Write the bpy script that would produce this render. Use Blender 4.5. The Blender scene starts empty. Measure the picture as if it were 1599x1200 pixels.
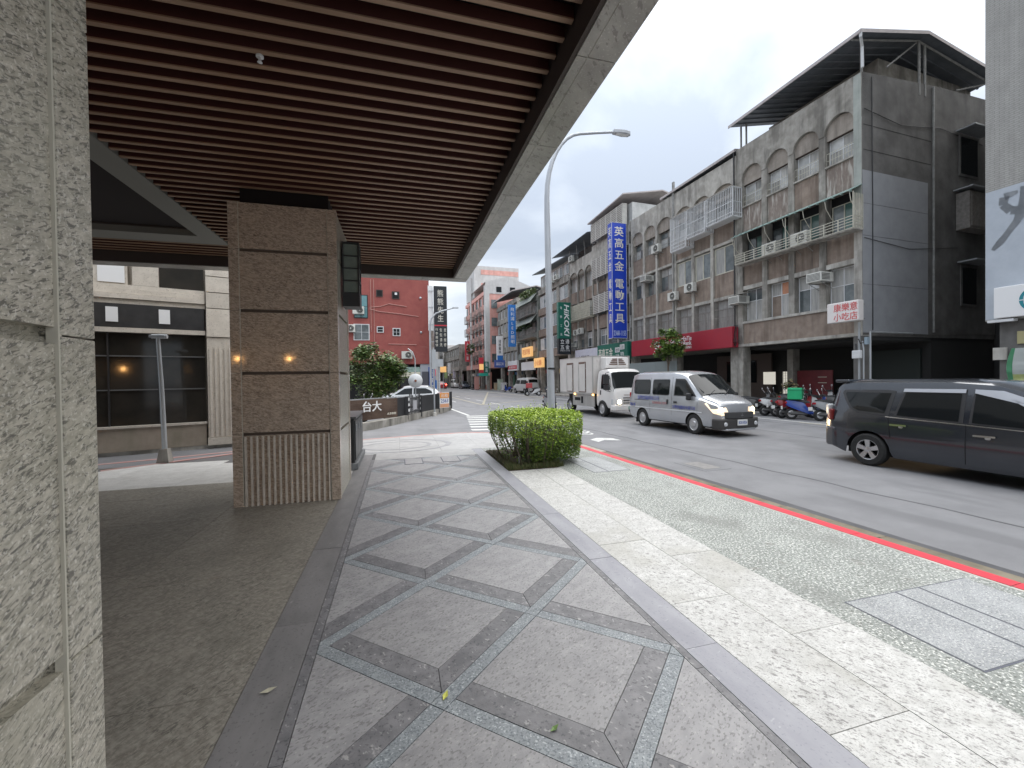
import bpy, bmesh, math, random
from mathutils import Matrix, Vector
random.seed(7)
R = math.radians
SC = bpy.context.scene
COL = SC.collection

# ------------------------------------------------------------------ camera
H = 1.75
cam = bpy.data.cameras.new('camera'); camo = bpy.data.objects.new('camera', cam); COL.objects.link(camo)
F_PX = 650.0
cam.sensor_width = 36; cam.sensor_fit = 'HORIZONTAL'; cam.lens = 36 * F_PX / 1599
cam.clip_start = 0.05; cam.clip_end = 3000
yaw, pitch, roll = math.atan(177 / F_PX), math.atan(8 / F_PX), .014
fw = Vector((math.sin(yaw) * math.cos(pitch), math.cos(yaw) * math.cos(pitch), -math.sin(pitch)))
r0 = Vector((math.cos(yaw), -math.sin(yaw), 0)); u0 = r0.cross(fw)
rt = math.cos(roll) * r0 - math.sin(roll) * u0; up = math.sin(roll) * r0 + math.cos(roll) * u0
camo.matrix_world = Matrix(((rt.x, up.x, -fw.x, 0), (rt.y, up.y, -fw.y, 0), (rt.z, up.z, -fw.z, H), (0, 0, 0, 1)))
SC.camera = camo

# ------------------------------------------------------------------ sky and sun
SUN_EL, SUN_AZ = R(58), R(75)        # azimuth clockwise from +Y
W = bpy.data.worlds.new('World'); SC.world = W; W.use_nodes = True
nt = W.node_tree; nt.nodes.clear()
def wn(t, **k):
    n = nt.nodes.new(t)
    for a, b in k.items(): setattr(n, a, b)
    return n
sky = wn('ShaderNodeTexSky', sky_type='NISHITA', sun_disc=False, sun_elevation=SUN_EL, sun_rotation=SUN_AZ)
tc = wn('ShaderNodeTexCoord'); sep = wn('ShaderNodeSeparateXYZ'); nt.links.new(tc.outputs['Generated'], sep.inputs[0])
mz = wn('ShaderNodeMath', operation='MAXIMUM'); nt.links.new(sep.outputs[2], mz.inputs[0]); mz.inputs[1].default_value = 0
az = wn('ShaderNodeMath', operation='ADD'); nt.links.new(mz.outputs[0], az.inputs[0]); az.inputs[1].default_value = .32
dv = wn('ShaderNodeVectorMath', operation='DIVIDE'); nt.links.new(tc.outputs['Generated'], dv.inputs[0])
cb = wn('ShaderNodeCombineXYZ')
for i in range(3): nt.links.new(az.outputs[0], cb.inputs[i])
nt.links.new(cb.outputs[0], dv.inputs[1])
n1 = wn('ShaderNodeTexNoise'); n1.inputs['Scale'].default_value = 1.0; n1.inputs['Detail'].default_value = 7; n1.inputs['Roughness'].default_value = .52; n1.inputs['Distortion'].default_value = .35
mpw = wn('ShaderNodeMapping'); mpw.inputs['Location'].default_value = (5, 2, 1); nt.links.new(dv.outputs[0], mpw.inputs[0]); nt.links.new(mpw.outputs[0], n1.inputs['Vector'])
rp = wn('ShaderNodeValToRGB'); nt.links.new(n1.outputs[0], rp.inputs[0])
rp.color_ramp.elements[0].position = .42; rp.color_ramp.elements[0].color = (1.95, 2.17, 2.5, 1)
rp.color_ramp.elements[1].position = .68; rp.color_ramp.elements[1].color = (4.6, 4.7, 4.8, 1)
e = rp.color_ramp.elements.new(.54); e.color = (2.95, 3.15, 3.4, 1)
mx = wn('ShaderNodeMixRGB'); mx.inputs[0].default_value = .93
# overcast luminance: brighter overhead than at the horizon
sq = wn('ShaderNodeMath', operation='MULTIPLY'); nt.links.new(mz.outputs[0], sq.inputs[0]); nt.links.new(mz.outputs[0], sq.inputs[1])
gr = wn('ShaderNodeMath', operation='MULTIPLY_ADD'); nt.links.new(sq.outputs[0], gr.inputs[0]); gr.inputs[1].default_value = 1.7; gr.inputs[2].default_value = .78
gm = wn('ShaderNodeVectorMath', operation='SCALE'); nt.links.new(rp.outputs[0], gm.inputs[0]); nt.links.new(gr.outputs[0], gm.inputs['Scale'])
nt.links.new(sky.outputs[0], mx.inputs[1]); nt.links.new(gm.outputs[0], mx.inputs[2])
bg = wn('ShaderNodeBackground'); bg.inputs['Strength'].default_value = .108
wo = wn('ShaderNodeOutputWorld'); nt.links.new(mx.outputs[0], bg.inputs[0]); nt.links.new(bg.outputs[0], wo.inputs[0])
sl = bpy.data.lights.new('sun', 'SUN'); sl.energy = 1.5; sl.angle = R(100); sl.color = (1, .96, .9)
so = bpy.data.objects.new('sun', sl); COL.objects.link(so); so.location = (0, 0, 60)
sd = Vector((math.sin(SUN_AZ) * math.cos(SUN_EL), math.cos(SUN_AZ) * math.cos(SUN_EL), math.sin(SUN_EL)))
so.rotation_euler = sd.to_track_quat('Z', 'Y').to_euler()
SC.view_settings.view_transform = 'Standard'; SC.view_settings.look = 'None'
SC.view_settings.exposure = 1.6; SC.view_settings.gamma = 1; SC.view_settings.use_curve_mapping = False

# ------------------------------------------------------------------ materials
MATS = {}
def mat(name, c1, c2=None, rough=.6, metal=0, sc=4, st=(1, 1, 1), rot=(0, 0, 0), det=5, lo=.35, hi=.65, specks=(), streak=None,
        bump=0, bsc=None, emit=None, es=1, rand=False, coat=0, coords='pos', rvar=0, brick=None, trans=0, ior=1.5, spec=.5, alpha=1):
    m = bpy.data.materials.new(name); m.use_nodes = True; MATS[name] = m
    t = m.node_tree; N = t.nodes; L = t.links; b = N['Principled BSDF']
    b.inputs['Roughness'].default_value = rough; b.inputs['Metallic'].default_value = metal; b.inputs['IOR'].default_value = ior
    b.inputs['Specular IOR Level'].default_value = spec
    b.inputs['Coat Weight'].default_value = coat; b.inputs['Coat Roughness'].default_value = .06
    if trans: b.inputs['Transmission Weight'].default_value = trans
    if alpha < 1: b.inputs['Alpha'].default_value = alpha
    if emit:
        b.inputs['Emission Color'].default_value = (*emit, 1); b.inputs['Emission Strength'].default_value = es
    m.diffuse_color = (*c1, 1)
    if coords == 'pos':
        g = N.new('ShaderNodeNewGeometry'); vec = g.outputs['Position']
    else:
        g = N.new('ShaderNodeTexCoord'); vec = g.outputs['Object']
    if rand:
        oi = N.new('ShaderNodeObjectInfo'); mu = N.new('ShaderNodeVectorMath'); mu.operation = 'MULTIPLY_ADD'
        cx = N.new('ShaderNodeCombineXYZ')
        for i in range(3): L.new(oi.outputs['Random'], cx.inputs[i])
        mu.inputs[1].default_value = (17, 31, 23); L.new(cx.outputs[0], mu.inputs[0]); L.new(vec, mu.inputs[2]); vec = mu.outputs[0]
    def mapped(st, rot):
        mp = N.new('ShaderNodeMapping'); mp.vector_type = 'TEXTURE'; mp.inputs['Rotation'].default_value = rot
        mp.inputs['Scale'].default_value = st; L.new(vec, mp.inputs[0]); return mp.outputs[0]
    def noise(scale, detail, v, rg=.6, ds=0):
        n = N.new('ShaderNodeTexNoise'); n.inputs['Distortion'].default_value = ds; n.inputs['Scale'].default_value = scale; n.inputs['Detail'].default_value = detail
        n.inputs['Roughness'].default_value = rg; L.new(v, n.inputs['Vector']); return n.outputs[0]
    def ramp(v, lo, hi):
        r = N.new('ShaderNodeMapRange'); r.inputs[1].default_value = lo; r.inputs[2].default_value = hi; L.new(v, r.inputs[0]); return r.outputs[0]
    def mix(f, a, c):
        x = N.new('ShaderNodeMixRGB')
        for i, s in ((0, f), (1, a), (2, c)):
            if isinstance(s, tuple): x.inputs[i].default_value = (*s, 1) if len(s) == 3 else s
            elif isinstance(s, (int, float)): x.inputs[i].default_value = s
            else: L.new(s, x.inputs[i])
        return x.outputs[0]
    color = c1; base_v = None
    if c2:
        base_v = mapped(st, rot); color = mix(ramp(noise(sc, det, base_v), lo, hi), c1, c2)
    for sp_ in specks:
        (cc, s, thr, amt, stt, rr), soft, ds = sp_[:6], (sp_[6] if len(sp_) > 6 else .06), (sp_[7] if len(sp_) > 7 else 0)
        v = noise(s, 3, mapped(stt, rr), .55, ds); f = ramp(v, thr, thr + soft)
        if len(sp_) > 8:
            pm = N.new('ShaderNodeMath'); pm.operation = 'MULTIPLY'; L.new(f, pm.inputs[0]); L.new(ramp(noise(sp_[8], 2, vec), .36, .56), pm.inputs[1]); f = pm.outputs[0]
        color = mix(f, color, mix(amt, color, cc))
    if brick:
        bt = N.new('ShaderNodeTexBrick'); bt.inputs['Scale'].default_value = 1
        bt.inputs['Brick Width'].default_value = brick[1]; bt.inputs['Row Height'].default_value = brick[2]; bt.inputs['Mortar Size'].default_value = brick[3]
        sp = N.new('ShaderNodeSeparateXYZ'); L.new(vec, sp.inputs[0]); cx = N.new('ShaderNodeCombineXYZ')
        ad = N.new('ShaderNodeMath'); ad.operation = 'ADD'; L.new(sp.outputs[0], ad.inputs[0]); L.new(sp.outputs[1], ad.inputs[1])
        L.new(ad.outputs[0], cx.inputs[0]); L.new(sp.outputs[2], cx.inputs[1]); L.new(cx.outputs[0], bt.inputs['Vector'])
        color = mix(bt.outputs['Fac'], color, brick[0])
    if streak:
        cc, amt, s = streak
        v = noise(s, 4, mapped((1, 1, 9), (0, 0, 0))); v2 = noise(.35, 2, vec)
        mm = N.new('ShaderNodeMath'); mm.operation = 'MULTIPLY'; L.new(ramp(v, .42, .7), mm.inputs[0]); L.new(ramp(v2, .3, .65), mm.inputs[1])
        ma = N.new('ShaderNodeMath'); ma.operation = 'MULTIPLY'; L.new(mm.outputs[0], ma.inputs[0]); ma.inputs[1].default_value = amt
        color = mix(ma.outputs[0], color, cc)
    if rvar:
        oi = N.new('ShaderNodeObjectInfo'); hs = N.new('ShaderNodeHueSaturation')
        r_ = N.new('ShaderNodeMapRange'); r_.inputs[3].default_value = 1 - rvar; r_.inputs[4].default_value = 1 + rvar; L.new(oi.outputs['Random'], r_.inputs[0])
        L.new(r_.outputs[0], hs.inputs['Value'])
        if isinstance(color, tuple): hs.inputs['Color'].default_value = (*color, 1)
        else: L.new(color, hs.inputs['Color'])
        color = hs.outputs[0]
    if isinstance(color, tuple): b.inputs['Base Color'].default_value = (*color, 1)
    else: L.new(color, b.inputs['Base Color'])
    if bump:
        bn = N.new('ShaderNodeBump'); bn.inputs['Strength'].default_value = bump; bn.inputs['Distance'].default_value = .02
        L.new(noise(bsc or sc * 3, 4, base_v or vec), bn.inputs['Height']); L.new(bn.outputs[0], b.inputs['Normal'])
    return m
D45 = (R(38), 0, 0); I3 = (1, 1, 1); Z3 = (0, 0, 0)
PR = (0, R(30), R(25))
GR = (R(24), 0, 0)
granite = mat('granite_beige', (.40, .37, .30), (.58, .54, .455), .28, sc=46, st=(1, 2, .8), rot=GR, rand=True, bump=.05, bsc=60,
    specks=[((.27, .255, .205), 44, .50, .65, (1, 2.2, .9), GR, .14, .9), ((.10, .095, .08), 95, .535, .8, (1, 2.6, .8), GR, .08, .8), ((.09, .085, .075), 70, .56, .7, (1, 3.0, .8), GR, .08, 1.2, 3), ((.74, .71, .64), 110, .58, .6, I3, Z3), ((.07, .05, .05), 36, .69, .85, I3, Z3), ((.38, .36, .28), 2.2, .52, .35, I3, Z3, .2)])
granite_front = mat('granite_shade_brown', (.44, .345, .27), (.66, .545, .44), .3, sc=40, st=(2, 1, .8), rot=(0, R(14), 0), rand=True, bump=.03, bsc=60, coat=.6,
    specks=[((.27, .205, .155), 34, .50, .7, (2.6, 1, .9), (0, R(14), 0), .12, 1.5), ((.12, .09, .07), 60, .53, .75, (2.8, 1, .8), (0, R(10), 0), .09, 1.5, 4.5)])  # same granite, browned to paint the shade on the pillar fronts
granite_rib = mat('granite_rib', (.60, .53, .45), (.72, .66, .58), .4, sc=14, specks=[((.15, .12, .1), 60, .62, .6, I3, Z3)])
joint = mat('joint', (.55, .52, .44), rough=.9)
joint_dark = mat('groove_dark', (.06, .045, .035), rough=.9)
pv_panel = mat('paving_grey', (.26, .255, .26), (.345, .337, .34), .5, sc=16, st=(1, 2.4, 1), rot=(0, 0, R(-58)), rand=True, rvar=.07, bump=.12, bsc=120,
    specks=[((.46, .445, .43), 70, .62, .6, (1, 2.2, 1), (0, 0, R(-58))), ((.36, .355, .355), 2.2, .53, .4, I3, Z3, .15), ((.20, .195, .20), 1.6, .56, .3, I3, Z3, .15), ((.09, .09, .09), 9, .72, .6, I3, Z3), ((.12, .115, .115), 80, .56, .6, (1, 2, 1), (0, 0, R(-58)))])
pv_dark = mat('paving_dark', (.145, .143, .15), (.22, .215, .222), .5, sc=10, rand=True, rvar=.10, bump=.12, bsc=120,
    specks=[((.42, .41, .40), 42, .62, .75, (1, 2, 1), (0, 0, R(30))), ((.05, .05, .055), 50, .58, .6, I3, Z3)])
pv_blue = mat('paving_blue', (.225, .243, .255), (.295, .318, .33), .5, sc=14, rand=True, rvar=.06, bump=.1, bsc=150,
    specks=[((.10, .12, .14), 90, .53, .75, I3, Z3), ((.60, .63, .65), 75, .60, .7, I3, Z3)])
pv_edge = mat('paving_lavender', (.27, .27, .30), (.345, .345, .37), .5, sc=5, st=(1, 3, 1), rand=True, rvar=.06, bump=.08, bsc=120,
    specks=[((.19, .19, .21), 60, .60, .5, I3, Z3), ((.52, .52, .53), 24, .66, .5, (2.5, 1, 1), (0, 0, R(15)))])
pv_edge_dk = mat('paving_slate_edge', (.17, .165, .165), (.235, .225, .225), .5, sc=5, st=(1, 3, 1), rand=True, rvar=.05, bump=.08, bsc=120,
    specks=[((.40, .39, .38), 26, .68, .5, (1, 3, 1), (0, 0, R(-20))), ((.09, .09, .09), 60, .60, .5, I3, Z3)])
pv_white = mat('paving_white', (.46, .455, .435), (.59, .585, .565), .5, sc=12, rand=True, rvar=.04, bump=.08, bsc=140,
    specks=[((.19, .18, .175), 66, .565, .85, (1, 2.0, 1), (0, 0, R(35))), ((.27, .265, .25), 110, .55, .6, I3, Z3), ((.60, .59, .56), 90, .60, .6, I3, Z3), ((.36, .35, .31), 1.1, .53, .5, I3, Z3, .12), ((.24, .23, .215), 7, .66, .5, I3, Z3)])
pv_pebble = mat('paving_pebble', (.215, .23, .213), (.30, .315, .293), .6, sc=3, bump=.35, bsc=160,
    specks=[((.72, .72, .68), 52, .54, .85, I3, Z3), ((.10, .11, .095), 46, .545, .85, I3, Z3), ((.17, .175, .16), 1.3, .53, .5, (1, 2, 1), Z3, .12), ((.17, .16, .14), 5, .64, .45, I3, Z3)])
FR = (0, 0, R(52))
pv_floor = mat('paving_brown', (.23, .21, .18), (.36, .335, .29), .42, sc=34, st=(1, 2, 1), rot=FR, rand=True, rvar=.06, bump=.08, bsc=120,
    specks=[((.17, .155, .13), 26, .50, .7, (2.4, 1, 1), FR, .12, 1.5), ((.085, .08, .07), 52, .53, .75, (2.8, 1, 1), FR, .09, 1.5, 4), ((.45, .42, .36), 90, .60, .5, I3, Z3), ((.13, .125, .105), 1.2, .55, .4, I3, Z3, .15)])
pv_daylit = mat('paving_daylit', (.56, .55, .53), (.68, .67, .65), .45, sc=6, rand=True, rvar=.05, specks=[((.35, .34, .33), 40, .6, .5, I3, Z3)])  # pale tone stands in for daylight on the far floor slabs
pv_pale = mat('paving_corner', (.35, .345, .34), (.44, .435, .425), .45, sc=6, rand=True, rvar=.06, specks=[((.26, .255, .25), 40, .6, .5, I3, Z3), ((.28, .275, .27), 1.5, .55, .4, I3, Z3, .1)])
mortar = mat('mortar', (.12, .115, .115), rough=.9)
asphalt = mat('asphalt', (.155, .155, .162), (.20, .20, .207), .75, sc=1.2, bump=.3, bsc=200, specks=[((.2, .2, .2), 140, .6, .6, I3, Z3), ((.115, .115, .12), .8, .58, .5, (1, 4, 1), (0, 0, R(3)))])
asphalt_old = mat('asphalt_patch', (.06, .06, .064), (.085, .085, .09), .7, sc=2, bump=.3, bsc=180)
concrete_g = mat('gutter_concrete', (.27, .245, .19), (.38, .35, .295), .8, sc=3, bump=.2, bsc=60, specks=[((.08, .07, .05), 2.5, .54, .7, I3, Z3)])
gutter_dk = mat('gutter_mossy', (.13, .11, .075), (.21, .18, .13), .8, sc=4, bump=.3, bsc=80)
red_paint = mat('red_kerb_paint', (.62, .035, .055), (.5, .04, .06), .55, sc=8, specks=[((.25, .16, .14), 18, .66, .6, I3, Z3)])
white_paint = mat('road_white', (.66, .66, .63), (.5, .5, .48), .6, sc=9, specks=[((.2, .2, .2), 25, .6, .6, I3, Z3)])
yellow_paint = mat('road_yellow', (.36, .32, .22), (.27, .25, .19), .6, sc=9, specks=[((.2, .2, .2), 25, .6, .6, I3, Z3)])
red_faded = mat('road_red_faded', (.42, .20, .18), (.40, .28, .26), .7, sc=3)
slat_m = mat('slat_brown', (.255, .158, .10), (.32, .205, .135), .5, sc=3, st=(6, 1, 1), rvar=.12)
slat_dk = mat('slat_side', (.07, .018, .014), rough=.7)
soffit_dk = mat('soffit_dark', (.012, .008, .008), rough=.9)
fascia_m = mat('fascia_dark', (.05, .035, .03), rough=.6)
beam_m = mat('beam_granite', (.27, .262, .24), (.38, .37, .34), .35, sc=6, st=(1, 2, 1), rot=(0, 0, R(-40)), rand=True, rvar=.05,
    specks=[((.14, .13, .12), 26, .57, .6, (1, 2.5, 1), (0, 0, R(-40))), ((.66, .64, .6), 60, .62, .5, I3, Z3)])
coffer_m = mat('coffer_paint', (.21, .21, .19), rough=.7)
steel = mat('galvanised', (.42, .44, .46), (.52, .54, .56), .45, .55, sc=4, st=(1, 1, 5))
lamp_grey = mat('lamp_grey', (.40, .42, .45), (.47, .49, .52), .5, .2, sc=6, st=(1, 1, 4))
black_m = mat('black_paint', (.022, .022, .024), (.035, .035, .036), .4, sc=2)
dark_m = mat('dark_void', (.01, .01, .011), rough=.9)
rubber = mat('rubber', (.018, .018, .018), (.028, .028, .027), .85, sc=30)
chrome = mat('chrome', (.75, .76, .78), rough=.18, metal=1)
alloy = mat('alloy', (.55, .55, .56), rough=.3, metal=.9)
plast = mat('plastic_black', (.025, .025, .027), rough=.55)
glass_dk = mat('glass_tint', (.012, .014, .015), rough=.04, spec=.3)
glass_win = mat('glass_window', (.085, .10, .105), (.16, .18, .185), .12, sc=2, rvar=.4)
glass_grn = mat('glass_green', (.06, .13, .115), (.12, .2, .18), .15, sc=2, rvar=.3)
glass_frost = mat('glass_frosted', (.38, .39, .385), (.52, .525, .52), .35, sc=3, rvar=.25)
curtain = mat('curtain', (.29, .29, .28), (.44, .43, .41), .8, sc=9, st=(1, 1, 8), rvar=.25)
conc = mat('concrete_wall', (.255, .24, .212), (.40, .38, .345), .85, sc=2.2, specks=[((.13, .12, .105), 1.1, .55, .55, (1, 1, 2), Z3)], streak=((.075, .07, .06), .95, 3.2), bump=.15, bsc=30)
conc_lt = mat('concrete_light', (.37, .352, .315), (.51, .49, .45), .85, sc=2.5, specks=[((.2, .19, .17), 1.3, .56, .5, (1, 1, 2), Z3)], streak=((.12, .11, .10), .85, 3), bump=.1, bsc=30)
conc_dk = mat('cement_gable', (.115, .11, .105), (.19, .185, .178), .85, sc=1.2, streak=((.06, .06, .06), .6, 1.5), bump=.12, bsc=25)  # dark cement, deepened to paint alley shade on the gable's rear half
paint_gr = mat('gable_grey_paint', (.30, .31, .33), (.345, .355, .375), .6, sc=2)
brown = mat('brown_plaster', (.215, .165, .133), (.285, .23, .19), .85, sc=2.5, streak=((.085, .063, .05), .85, 3.5), specks=[((.27, .22, .18), 1.6, .6, .4, (1, 1, 3), Z3)], bump=.2, bsc=120, rvar=.14)
tymp_m = mat('arch_plaster', (.28, .245, .21), (.37, .33, .29), .85, sc=3, streak=((.10, .085, .07), .8, 3), bump=.2, bsc=120)
brown_pale = mat('brown_streaked', (.215, .17, .145), (.28, .235, .205), .85, sc=3, specks=[((.62, .59, .54), 7, .53, .75, (1, 1, 7), Z3, .12), ((.42, .38, .34), 12, .55, .5, (1, 1, 5), Z3, .1)], streak=((.09, .07, .055), .6, 3), bump=.2, bsc=120)
white_metal = mat('white_metal', (.70, .71, .72), (.62, .63, .64), .45, sc=5)
cream_metal = mat('cream_metal', (.58, .56, .47), (.48, .46, .38), .5, sc=5)
rust_metal = mat('dull_grille', (.20, .185, .17), (.30, .28, .26), .6, sc=8)
louver_m = mat('louver_white', (.60, .59, .55), (.5, .49, .46), .6, sc=3)
louver_gap = mat('louver_gap', (.11, .10, .095), rough=.9)
roof_m = mat('roof_sheet', (.12, .135, .155), (.17, .185, .205), .55, sc=2)
roof_edge = mat('roof_edge', (.40, .36, .36), (.5, .46, .45), .6, sc=2)
ac_m = mat('ac_casing', (.62, .62, .58), (.52, .52, .48), .5, sc=3, rvar=.12)
ac_dk = mat('ac_grille', (.08, .08, .08), rough=.6)
pipe_m = mat('pipe_grey', (.30, .30, .29), (.2, .2, .19), .6, sc=4)
awn_grn = mat('awning_green', (.20, .30, .27), (.27, .36, .33), .6, sc=4)
# ------------------------------------------------------------------ helpers
class MB:
    def __init__(s): s.v = []; s.f = []; s.m = []; s.M = None
    def _a(s, vs, fs, m):
        o = len(s.v)
        if s.M is not None: vs = [tuple(s.M @ Vector(p)) for p in vs]
        s.v += [tuple(p) for p in vs]; s.f += [tuple(i + o for i in f) for f in fs]; s.m += [m] * len(fs); return s
    def box(s, x0, x1, y0, y1, z0, z1, m=0):
        return s._a([(x, y, z) for z in (z0, z1) for y in (y0, y1) for x in (x0, x1)],
                    [(0, 2, 3, 1), (4, 5, 7, 6), (0, 1, 5, 4), (2, 6, 7, 3), (0, 4, 6, 2), (1, 3, 7, 5)], m)
    def quad(s, a, b, c, d, m=0): return s._a([a, b, c, d], [(0, 1, 2, 3)], m)
    def prism(s, pts, z0, z1, m=0, axis='z'):
        n = len(pts)
        def P(p, z): return (p[0], p[1], z) if axis == 'z' else (p[0], z, p[1]) if axis == 'y' else (z, p[0], p[1])
        vs = [P(p, z0) for p in pts] + [P(p, z1) for p in pts]
        ar = sum(pts[i][0] * pts[(i + 1) % n][1] - pts[(i + 1) % n][0] * pts[i][1] for i in range(n))
        fl = (ar < 0) ^ (axis == 'y')
        fs = [tuple(range(n - 1, -1, -1)), tuple(range(n, 2 * n))] + [(i, (i + 1) % n, n + (i + 1) % n, n + i) for i in range(n)]
        if fl: fs = [tuple(reversed(f)) for f in fs]
        return s._a(vs, fs, m)
    def tube(s, pts, r, n=8, m=0, cap=True):
        pts = [Vector(p) for p in pts]; rr = r if isinstance(r, (list, tuple)) else [r] * len(pts)
        vs = []; fs = []; pu = None
        for i, p in enumerate(pts):
            d = (pts[min(i + 1, len(pts) - 1)] - pts[max(i - 1, 0)]).normalized()
            if pu is None: pu = Vector((0, 0, 1)) if abs(d.z) < .9 else Vector((1, 0, 0))
            a = d.cross(pu).normalized(); b = a.cross(d).normalized(); pu = b
            for k in range(n):
                t = 2 * math.pi * k / n; vs.append(p + (a * math.cos(t) + b * math.sin(t)) * rr[i])
        for i in range(len(pts) - 1):
            for k in range(n):
                fs.append((i * n + k, (i + 1) * n + k, (i + 1) * n + (k + 1) % n, i * n + (k + 1) % n))
        if cap: fs += [tuple(range(n)), tuple(range(len(vs) - 1, len(vs) - 1 - n, -1))]
        return s._a(vs, fs, m)
    def lathe(s, prof, n=24, m=0, ax='z', c=(0, 0, 0), cap=True):
        vs = []; fs = []
        for (r, h) in prof:
            for k in range(n):
                t = 2 * math.pi * k / n; a, b = r * math.cos(t), r * math.sin(t)
                q = (a, b, h) if ax == 'z' else (b, h, a) if ax == 'y' else (h, a, b)
                vs.append((q[0] + c[0], q[1] + c[1], q[2] + c[2]))
        for i in range(len(prof) - 1):
            for k in range(n): fs.append((i * n + k, i * n + (k + 1) % n, (i + 1) * n + (k + 1) % n, (i + 1) * n + k))
        if cap and prof[0][0] > 1e-5: fs.append(tuple(range(n - 1, -1, -1)))
        if cap and prof[-1][0] > 1e-5: fs.append(tuple(range(len(vs) - n, len(vs))))
        return s._a(vs, fs, m)
    def mesh(s, name, mats, smooth=False, ang=35):
        me = bpy.data.meshes.new(name); me.from_pydata(s.v, [], s.f)
        for x in (mats if isinstance(mats, (list, tuple)) else [mats]): me.materials.append(x)
        me.polygons.foreach_set('material_index', s.m)
        if smooth:
            me.polygons.foreach_set('use_smooth', [True] * len(s.f)); me.update(); me.set_sharp_from_angle(angle=R(ang))
        me.update(); return me
    def build(s, name, mats, parent=None, smooth=False, bevel=0, ang=35):
        return link(name, s.mesh(name, mats, smooth, ang), parent, bevel)
def link(name, me, parent=None, bevel=0, loc=None, rot=None):
    o = bpy.data.objects.new(name, me); COL.objects.link(o)
    if parent: o.parent = parent
    if loc: o.location = loc
    if rot: o.rotation_euler = rot
    if bevel:
        b = o.modifiers.new('bevel', 'BEVEL'); b.width = bevel; b.segments = 2; b.limit_method = 'ANGLE'
    return o
def tag(o, label=None, cat=None, group=None, kind=None):
    for k, v in (('label', label), ('category', cat), ('group', group), ('kind', kind)):
        if v: o[k] = v
    return o
def empty(name, label, cat, loc=(0, 0, 0), rz=0, group=None, kind=None):
    o = bpy.data.objects.new(name, None); COL.objects.link(o); o.location = loc; o.rotation_euler = (0, 0, rz); o.empty_display_size = .2
    return tag(o, label, cat, group, kind)
def copy_tree(o, parent=None):
    c = o.copy(); COL.objects.link(c)
    if parent: c.parent = parent
    for ch in list(o.children): copy_tree(ch, c)
    return c
# street frame: u along the street away from the camera, n from the right-hand facades toward the road
SA = .0547414; P0 = Vector((18.92, 13.08, 0)); SD = Vector((-math.sin(SA), math.cos(SA), 0)); SN = Vector((-math.cos(SA), -math.sin(SA), 0)); SZ = math.pi / 2 + SA
def SP(u, n, z=0): return P0 + SD * u + SN * n + Vector((0, 0, z))
def sthing(name, label, cat, u, n, z=0, rz=0, group=None): return empty(name, label, cat, SP(u, n, z), SZ + rz, group)
FACE = {'n': ((-1, 0, 0), (0, 0, 1), (0, 1, 0)), '-u': ((0, -1, 0), (0, 0, 1), (-1, 0, 0)), '-y': ((1, 0, 0), (0, 0, 1), (0, -1, 0)), '+u': ((0, 1, 0), (0, 0, 1), (1, 0, 0)),
        'up': ((1, 0, 0), (0, 1, 0), (0, 0, 1)), 'x': ((0, 1, 0), (0, 0, 1), (1, 0, 0)), '-n': ((1, 0, 0), (0, 0, 1), (0, -1, 0))}
def text(body, w, h, m, parent, loc, face, name='lettering', ex=.006, spin=0, shear=0, bold=0, vertical=False, gap=1.12):
    """flat lettering fitted into a w x h box centred on loc, facing one side of its parent"""
    def one(s):
        c = bpy.data.curves.new('t', 'FONT'); c.body = s; c.extrude = .02; c.resolution_u = 2; c.shear = shear; c.offset = bold
        o = bpy.data.objects.new('t', c); COL.objects.link(o); dg = bpy.context.evaluated_depsgraph_get()
        me = bpy.data.meshes.new_from_object(o.evaluated_get(dg)); bpy.data.objects.remove(o); bpy.data.curves.remove(c); return me
    vs = []; fs = []
    items = list(body) if vertical else [body]
    if vertical:
        y = 0
        for ch in items:
            if ch == ' ': y -= .55; continue
            me = one(ch); q = [v.co.copy() for v in me.vertices]; o = len(vs)
            cx = (min(v.x for v in q) + max(v.x for v in q)) / 2
            vs += [(v.x - cx, v.y + y, v.z) for v in q]; fs += [tuple(i + o for i in p.vertices) for p in me.polygons]; y -= gap; bpy.data.meshes.remove(me)
    else:
        me = one(body); vs = [tuple(v.co) for v in me.vertices]; fs = [tuple(p.vertices) for p in me.polygons]; bpy.data.meshes.remove(me)
    xs = [v[0] for v in vs]; ys = [v[1] for v in vs]; x0, x1, y0, y1 = min(xs), max(xs), min(ys), max(ys)
    cs, sn = math.cos(spin), math.sin(spin)
    out = []
    for x, y, z in vs:
        a, b = (x - x0) / (x1 - x0) - .5, (y - y0) / (y1 - y0) - .5
        if spin: a, b = a * w, b * h; a, b = a * cs - b * sn, a * sn + b * cs
        else: a, b = a * w, b * h
        out.append((a, b, ex if z > 0 else -.002))
    me = bpy.data.meshes.new(name); me.from_pydata(out, [], fs); me.materials.append(m); me.update()
    o = bpy.data.objects.new(name, me); COL.objects.link(o); o.parent = parent
    X, Y, Z = [Vector(v) for v in FACE[face]]
    o.matrix_local = Matrix(((X.x, Y.x, Z.x, loc[0]), (X.y, Y.y, Z.y, loc[1]), (X.z, Y.z, Z.z, loc[2]), (0, 0, 0, 1)))
    return o
def clip(poly, a, b, c):          # keep a*x + b*y <= c
    out = []
    for i in range(len(poly)):
        p, q = poly[i], poly[(i + 1) % len(poly)]; fp, fq = a * p[0] + b * p[1] - c, a * q[0] + b * q[1] - c
        if fp <= 0: out.append(p)
        if fp * fq < 0: t = fp / (fp - fq); out.append((p[0] + t * (q[0] - p[0]), p[1] + t * (q[1] - p[1])))
    return out
def area(p): return abs(sum(p[i][0] * p[(i + 1) % len(p)][1] - p[(i + 1) % len(p)][0] * p[i][1] for i in range(len(p)))) / 2
def simple_mat(name, c, rough=.5, **k): return MATS.get(name) or mat(name, c, rough=rough, **k)
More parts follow.
